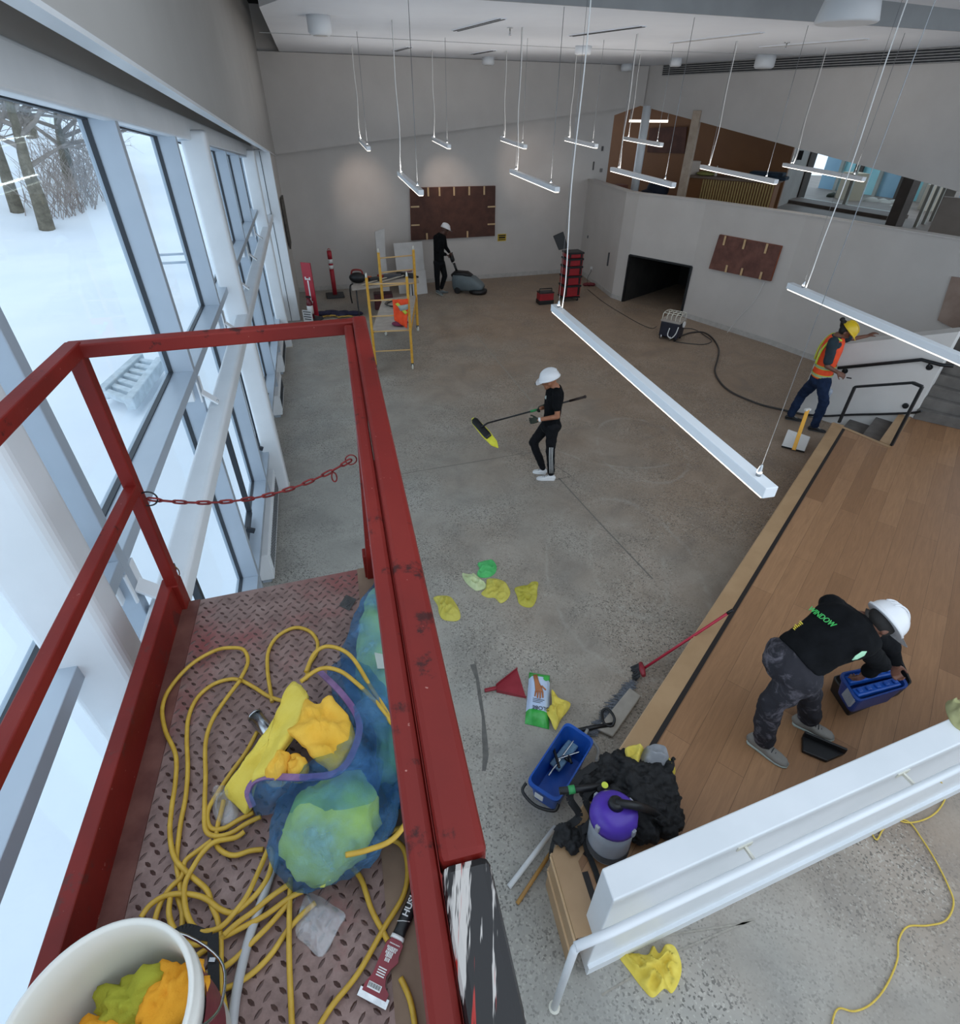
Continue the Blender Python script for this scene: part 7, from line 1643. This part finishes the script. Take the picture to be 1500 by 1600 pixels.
hose([(575, 1315), (610, 1312), (630, 1325), (637, 1360), (630, 1400), (600, 1450), (560, 1520), (520, 1570), (495, 1610)], .006)
hose([(606, 1218), (632, 1232), (648, 1260), (640, 1285), (610, 1300), (585, 1312)], .006)
hose([(548, 1352), (565, 1375), (580, 1420), (598, 1455), (606, 1470)], .004)
hose([(626, 1528), (640, 1560), (648, 1600), (650, 1640)], .004)
# grey pole under the bag, black strap, silver can
m = MB(); m.tube(cr([P(432, 1335, ZK + .012), P(415, 1390, ZK + .012), P(388, 1470, ZK + .012), P(368, 1560, ZK + .012), P(360, 1650, ZK + .012)], 6), .011, 12); tag(m.build('grey_pipe', mat('pale_grey_pipe', 'a5a5a6', 'b5b5b6', 5, .35)), 'pale grey bent pipe under the yellow hose on the lift deck', 'pipe')
sb_ = thing('velcro_strap', 'black strap with a clip lying across the yellow hose beside the white bucket', 'strap', P(320, 1480, ZK))
m = MB(); p_ = cr([P(264, 1466, ZK + .03), P(290, 1452, ZK + .035), P(318, 1460, ZK + .03), P(330, 1462, ZK + .03)], 6)
for i in range(len(p_) - 1): m.bar(p_[i], p_[i + 1], .022, .003)
m.build('band', MAT['webb'], sb_); m = MB(); m.bar(P(333, 1460, ZK + .033), P(334, 1552, ZK + .03), .024, .003); m.build('band', MAT['webb'], sb_); m = MB(); m.box(P(332, 1500, ZK + .035), (.014, .008, .006)); m.build('clip', MAT['metal'], sb_)
m = MB(); a, b = P(398, 1118, ZK + .03), P(440, 1170, ZK + .03); m.tube([a, b], .022, 24); m.tube([a, a + (b - a).normalized() * .006], .024, 24); tag(m.build('steel_tube', MAT['metal']), 'short bright steel tube sticking out from under the yellow cloths', 'tube')
# clear plastic bag scraps
t = NT('clear_film'); tb_ = t.n('ShaderNodeBsdfTransparent'); gb = t.n('ShaderNodeBsdfGlossy'); gb.inputs['Roughness'].default_value = .15; db = t.n('ShaderNodeBsdfDiffuse'); db.inputs[0].default_value = (.7, .7, .72, 1)
m1 = t.n('ShaderNodeMixShader'); m1.inputs[0].default_value = .35; m2 = t.n('ShaderNodeMixShader'); m2.inputs[0].default_value = .24; t.l(db.outputs[0], m1.inputs[1]); t.l(gb.outputs[0], m1.inputs[2]); t.l(tb_.outputs[0], m2.inputs[1]); t.l(m1.outputs[0], m2.inputs[2]); t.l(m2.outputs[0], t.t.nodes['Material Output'].inputs[0]); MAT['film'] = t.mat
rag([(478, 1400), (500, 1402), (520, 1415), (540, 1430), (530, 1450), (504, 1495), (480, 1478), (462, 1455)], ZK, MAT['film'], 'plastic_bag', 'flat clear plastic bag on the lift deck left of the scraper', 'bag', 1.0, .012, fs=14)
rag([(334, 1240), (352, 1232), (372, 1245), (372, 1275), (350, 1292), (335, 1275)], ZK, MAT['film'], 'plastic_bag', 'crumpled clear plastic bag caught in the hose left of the yellow cloths', 'bag', 2.0, .035, fs=20)
ct_ = thing('name_tag', 'small scratched metal plate on the deck by the end of the blue bag', 'plate', P(545, 945, ZK)); m = MB(); q = [P(x, y, ZK) for x, y in ((541, 930), (557, 937), (546, 955), (530, 947))]; m.hexa(q + [p + V((0, 0, .003)) for p in q]); m.build('plate', MAT['metal'], ct_); m = MB(); m.tube([P(543, 938, ZK + .004), P(547, 944, ZK + .004), P(541, 948, ZK + .004)], .002, 6); m.build('hook', MAT['rub'], ct_)
# scraper tool
sx0 = P(663, 1362, ZK + .016); sx1 = P(583, 1560, ZK + .010); sp = thing('scraper_tool', 'multi tool scraper with a black handle and a red printed card by the right rail', 'scraper', sx0)
d_ = (sx1 - sx0).normalized(); w_ = V((-d_.y, d_.x, 0)).normalized(); Ls = (sx1 - sx0).length
def SP(f, g, z=0): return sx0 + d_ * Ls * f + w_ * g + V((0, 0, z))
m = MB(); m.loft([(SP(0, 0), .010, .009), (SP(.03, 0), .0145, .012), (SP(.12, 0), .0165, .013), (SP(.25, .002), .0150, .012), (SP(.38, .001), .0165, .013), (SP(.50, 0), .0145, .011), (SP(.55, 0), .0155, .010)], w_, n=18, exp=2.4); hn = m.build('handle', MAT['black'], sp)
m = MB(); m.loft([(SP(.545, 0), .0165, .011), (SP(.575, 0), .0170, .011)], w_, n=16, exp=2.6); m.build('white_collar', MAT['wht'], sp)
for f in (.09, .44): m = MB(); m.tube([SP(f + .015, -.0150, .008), SP(f, 0, .0138), SP(f - .02, .0150, .008)], .0009, 5); m.build('white_line', MAT['wht'], hn)
m = MB(); zz_ = .004; ol = [(.575, .012), (.60, .020), (.68, .020), (.72, .024), (.78, .014), (.84, .010), (.90, .016), (.935, .030), (.985, .030), (.985, -.030), (.93, -.030), (.86, -.022), (.74, -.022), (.62, -.020), (.575, -.012)]
m.add([SP(f, g, zz_) for f, g in ol] + [SP(f, g, zz_ - .003) for f, g in ol], [tuple(range(len(ol)))[::-1], tuple(range(len(ol), 2 * len(ol)))] + [(i, (i + 1) % len(ol), len(ol) + (i + 1) % len(ol), len(ol) + i) for i in range(len(ol))]); cdm = m.build('printed_card', mat('maroon_card', '7a1626', '8b1e2e', 6, .35), sp)
m = MB(); m.hexa([SP(.965, -.036, .0005), SP(1.03, -.036, .0005), SP(1.03, .036, .0005), SP(.965, .036, .0005), SP(.965, -.036, .003), SP(1.03, -.036, .003), SP(1.03, .036, .003), SP(.965, .036, .003)]); m.build('blade', MAT['metal'], sp)
Rt_ = frame(x=-d_, z=V((0, 0, 1)))
text_mesh('HUSKY', .021, 'printed_name', MAT['wht'], hn, Rt_, SP(.28, .0, .0145), ext=.0006, bold=.0004)
rnd = random.Random(21)
for f, g0, g1, hh in ((.615, -.012, .012, .0022), (.645, -.014, .013, .004), (.663, -.012, .010, .005), (.685, -.013, .004, .005), (.706, -.010, .006, .006), (.735, -.008, .004, .007)):
    m = MB(); g = g0
    while g < g1: w9 = rnd.uniform(.0012, .003); m.bar(SP(f, g, zz_ + .0012), SP(f, g + w9, zz_ + .0012), hh, .0006); g += w9 + .0012
    m.build('printed_line', MAT['wht'], cdm)
for k in range(4): m = MB(); m.bar(SP(.80 + .018 * k, -.014, zz_ + .0012), SP(.80 + .018 * k, .006, zz_ + .0012), .0022, .0006); m.build('printed_line', MAT['wht'], cdm)
m = MB(); m.hexa([SP(f, g, zz_ + z) for z in (.0005, .0015) for f, g in ((.91, -.022), (.955, -.022), (.955, .010), (.91, .010))]); bcl = m.build('barcode', MAT['wht'], cdm)
m = MB()
for k in range(14): m.bar(SP(.915, -.020 + .0021 * k, zz_ + .0018), SP(.945, -.020 + .0021 * k, zz_ + .0018), .0009 if k % 3 else .0014, .0004)
m.build('bars', MAT['black'], bcl)
# white pail with cloths
pc = P(150, 1604, ZD + .36); pr_ = .150; pa = thing('white_pail', 'large white plastic pail full of yellow and green cloths at the near left corner', 'bucket', V((pc.x, pc.y, ZD)))
pc = V((pc.x, pc.y, ZD + .003)); m = MB(); m.lathe([(.128, 0), (.132, .01), (pr_ - .004, .30), (pr_ + .004, .305), (pr_ + .004, .335), (pr_ - .002, .34), (pr_ + .002, .36), (pr_ - .003, .362), (pr_ - .009, .355), (pr_ - .014, .28), (.122, .012), (.0005, .01)], pc, 56)
MAT['pail'] = mat('white_pail_plastic', 'dedcd4', 'e8e6de', 2, .4); m.build('shell', MAT['pail'], pa)
m = MB(); m.lathe([(.1395, .10), (.1475, .27)], pc, 56, cap=False); o = m.build('printed_band', mat('maroon_band', '6a1f2c', '7a2a36', 60, .5), pa)
m = MB(); m.tube(cr([pc + V((.153, 0, .32)), pc + V((.16, .05, .25)), pc + V((.12, .125, .22)), pc + V((.0, .165, .24)), pc + V((-.12, .115, .27)), pc + V((-.153, 0, .32))], 6), .003, 8); m.build('wire_handle', MAT['metal'], pa)
def blob(name, mt, c, r, label, cat, seed, group=None, sub=4, amp=.35, parent=None, fq=9.0):
    m = MB(); m.ell((0, 0, 0), (1, 1, 1), n=40, m=26); vs = []
    for v in m.v:
        p = V((v.x * r[0], v.y * r[1], v.z * r[2])); nn = abs(noise.noise(p * fq + V((seed, 0, seed)))) + .5 * abs(noise.noise(p * fq * 2.1 + V((0, seed, 1)))); vs.append(V(c) + p * (1 + amp * (nn * 1.6 - .35)))
    m.v = vs; o = m.build(name, mt, parent, smooth=True)
    if parent is None: tag(o, label, cat, group)
    return o
co_ = clothmat('orange_microfibre', 'e0982a', 'eca93a'); cy3 = clothmat('green_yellow_microfibre', '9a9a34', 'adac40')
gp_ = 'cloths in the white pail'
for k, (dx, dy, dz, r, mt, lb) in enumerate(((.065, .060, .245, (.050, .050, .045), co_, 'orange folded cloth at the front right of the white pail'), (-.005, .055, .215, (.075, .040, .05), cy3, 'olive green cloth along the far inside of the white pail'), (.07, -.02, .225, (.045, .07, .05), cy3, 'olive green cloth at the right inside of the white pail'),
        (-.045, -.01, .215, (.06, .05, .05), co_, 'orange cloth at the left inside of the white pail'), (.01, -.02, .20, (.06, .055, .05), MAT['col'], 'yellow-green rolled cloth in the middle of the white pail'), (-.03, -.09, .20, (.07, .04, .05), MAT['col'], 'yellow-green cloth nearest the camera in the white pail'))):
    blob('cleaning_cloth', mt, pc + V((dx, dy, dz)), r, lb, 'cloth', 1.7 * k, amp=.55, fq=22)
# blue bag stuffed with yellow cloths
t = NT('thin_blue_film'); tb_ = t.n('ShaderNodeBsdfTransparent'); tb_.inputs[0].default_value = (.70, .84, .96, 1); pb = t.b; pb.inputs['Base Color'].default_value = (*lin('6aa6dc'), 1); pb.inputs['Roughness'].default_value = .16; pb.inputs['Specular IOR Level'].default_value = .6
t.bump(t.noise(34, 6, .65, dist=1.6), 1.0, .03); m2 = t.n('ShaderNodeMixShader'); fac = t.ramp(t.noise(7, 3, .5), [(.36, .10), (.66, .55)]); t.l(fac, m2.inputs[0]); t.l(tb_.outputs[0], m2.inputs[1]); t.l(pb.outputs[0], m2.inputs[2]); t.l(m2.outputs[0], t.t.nodes['Material Output'].inputs[0]); MAT['bfilm'] = t.mat
bg_ = thing('blue_plastic_bag', 'translucent blue plastic bag stuffed with cloths on the lift deck', 'bag', P(520, 1250, ZK))
def bagshape(name, mt, rows, seed, parent, amp=.10, n=48, fq=11.0, open_end=False):
    """rows: (px, py, z centre, half width, half height)"""
    ps = [(P(x, y, z), a, b) for x, y, z, a, b in rows]; fine = []
    cs = cr([p[0] for p in ps], 5); 
    for i, c in enumerate(cs):
        f = i / 5; k = min(int(f), len(ps) - 2); g = f - k; fine.append((c, ps[k][1] * (1 - g) + ps[k + 1][1] * g, ps[k][2] * (1 - g) + ps[k + 1][2] * g))
    m = MB(); m.loft(fine, V((0, 1, 0)).cross(V((0, 0, 1))) if False else (cs[-1] - cs[0]).cross(V((0, 0, 1))).normalized(), n=n, cap=not open_end); vs = []
    for i, v in enumerate(m.v):
        c = fine[min(i // n, len(fine) - 1)][0]; d = v - c; nn = abs(noise.noise(v * fq + V((seed, 0, 0)))) + .5 * abs(noise.noise(v * fq * 2.4 + V((0, seed, 0)))); q = c + d * (1 + amp * (nn * 2 - .5)); q.z = max(q.z, ZK + .012); uu, _v = uvof(q); q = q - LU * max(0, uu - (LW + .0)); vs.append(q)
    m.v = vs; return crumple(m.build(name, mt, parent, smooth=True), .045 if 'inner' in name else .03, .05)
bagshape('bag_body', MAT['bfilm'], [(470, 1378, ZK + .03, .02, .02), (480, 1345, ZK + .08, .10, .075), (505, 1300, ZK + .11, .145, .105), (540, 1250, ZK + .12, .15, .115), (572, 1190, ZK + .11, .10, .10), (575, 1130, ZK + .10, .085, .09), (560, 1080, ZK + .09, .075, .07), (530, 1045, ZK + .07, .05, .04)], 2.0, bg_, .08)
bagshape('bag_tail', MAT['bfilm'], [(640, 1255, ZK + .04, .05, .035), (630, 1180, ZK + .07, .08, .06), (612, 1110, ZK + .08, .105, .075), (590, 1040, ZK + .08, .12, .075), (590, 975, ZK + .07, .095, .065), (598, 925, ZK + .05, .055, .045), (600, 898, ZK + .03, .02, .02)], 5.0, bg_, .10)
gi = clothmat('pale_green_cloth', 'd6de62', 'e4ea80')
o = bagshape('inner_cloths', gi, [(478, 1350, ZK + .05, .05, .03), (488, 1335, ZK + .09, .09, .062), (512, 1295, ZK + .10, .118, .085), (535, 1262, ZK + .10, .10, .085), (548, 1225, ZK + .08, .05, .06)], 3.0, bg_, .10)
gi2 = clothmat('mint_green_cloth', 'b6cf86', 'c6db98')
bagshape('inner_cloths', gi2, [(628, 1215, ZK + .05, .05, .04), (615, 1120, ZK + .07, .07, .05), (602, 1050, ZK + .075, .09, .062), (592, 980, ZK + .065, .075, .055), (597, 930, ZK + .05, .04, .035)], 7.0, bg_, .12)
m = MB(); q = [P(x, y, ZK + .165) for x, y in ((585, 1020), (605, 1024), (603, 1045), (590, 1045))]; m.hexa(q + [p + V((0, 0, .002)) for p in q]); m.build('white_label', MAT['silv'], bg_)
rim_p = [(500, 1050, .12), (535, 1085, .17), (560, 1125, .19), (556, 1165, .19), (530, 1205, .20), (480, 1215, .20), (410, 1215, .14), (388, 1235, .10), (395, 1260, .07)]
m = MB(); p_ = cr([P(x, y, ZK + z) for x, y, z in rim_p], 6)
for i in range(len(p_) - 1): m.bar(p_[i], p_[i + 1] + (p_[i + 1] - p_[i]) * .2, .018, .006)
m.build('bag_rim', mat('purple_film_fold', '6a4a78', '8a6a94', 20, .3), bg_)
m = MB(); p2 = [P(x, y, ZK + z) for x, y, z in ((556, 1165, .185), (530, 1205, .20), (480, 1215, .20), (410, 1215, .14), (388, 1240, .10))]; lo_ = [P(x, y, ZK + z) for x, y, z in ((600, 1190, .13), (585, 1250, .17), (530, 1265, .19), (455, 1270, .15), (400, 1275, .07))]
a_, b_ = cr(p2, 5), cr(lo_, 5); vs = []
for i in range(len(a_)):
    for j in range(8): g = j / 7; p = a_[i].lerp(b_[i], g); vs.append(p + V((0, 0, .02 * math.sin(math.pi * g) + .012 * noise.noise(p * 20))))
m.add(vs, [(i * 8 + j, i * 8 + j + 1, (i + 1) * 8 + j + 1, (i + 1) * 8 + j) for i in range(len(a_) - 1) for j in range(7)], 0, True); m.build('bag_flap', MAT['bfilm'], bg_)
# folded yellow cloths spilling out of the bag
yg = 'yellow cloths spilling out of the blue bag'
def fold(px, z, mt, label, th, seed, lean=0.0):
    """thick folded cloth: outline with heights"""
    top = cr([P(x, y, ZK + zz) for x, y, zz in px], 5, True); n = len(top); c = sum(top, V((0, 0, 0))) / n; m = MB(); vs = []
    for k in range(11):
        f = k / 10
        for p in top:
            q = c.lerp(p, max(f, .01)); e = 1 - f ** 6; vs.append(q + V((0, 0, th * .5 * e + (.012 if seed < 1.5 else .03) * (noise.noise(q * 16 + V((seed, 0, 0))) + .8 * (1 - min(1, 3 * abs(noise.noise(q * 13 + V((0, seed, 0)))))) ** 2) * (1 - f * .5))))
    ring = [V((p.x, p.y, p.z - th * .5)) for p in top]; ring2 = [c.lerp(V((p.x, p.y, p.z)), .9) - V((0, 0, th)) for p in top]; vs += ring + ring2
    fs = [(k * n + i, k * n + (i + 1) % n, (k + 1) * n + (i + 1) % n, (k + 1) * n + i) for k in range(12) for i in range(n)]
    m.add(vs, fs + [tuple(range(12 * n, 13 * n))[::-1]], 0, True); o = crumple(m.build('yellow_cloth', mt), .014 if seed < 1.5 else .03, .045); tag(o, label, 'cloth', yg); return o
fold([(350, 1232, .05), (372, 1205, .07), (400, 1165, .10), (430, 1120, .12), (448, 1075, .12), (462, 1066, .12), (480, 1085, .14), (474, 1110, .16), (462, 1140, .17), (440, 1170, .17), (425, 1205, .16), (395, 1222, .12), (384, 1270, .03), (368, 1258, .03)], 0, MAT['cy2'], 'big folded bright yellow cloth with a smooth side, left of the blue bag', .03, 1.0)
og_ = clothmat('golden_microfibre', 'e4ae3c', 'efc052')
fold([(478, 1092, .16), (500, 1105, .17), (520, 1092, .17), (545, 1120, .18), (552, 1150, .18), (540, 1180, .19), (522, 1205, .19), (490, 1180, .19), (462, 1155, .19), (450, 1140, .19), (470, 1120, .18)], 0, og_, 'golden yellow crumpled cloth in the mouth of the blue bag', .03, 2.0)
fold([(415, 1218, .15), (418, 1195, .17), (435, 1175, .18), (452, 1172, .18), (450, 1200, .17), (435, 1222, .16)], 0, og_, 'rolled golden cloth in front of the blue bag opening', .04, 3.0)
fold([(452, 1180, .15), (470, 1180, .16), (480, 1200, .16), (470, 1215, .16), (448, 1212, .15)], 0, og_, 'small golden fold of cloth beside the rolled one', .03, 4.0)
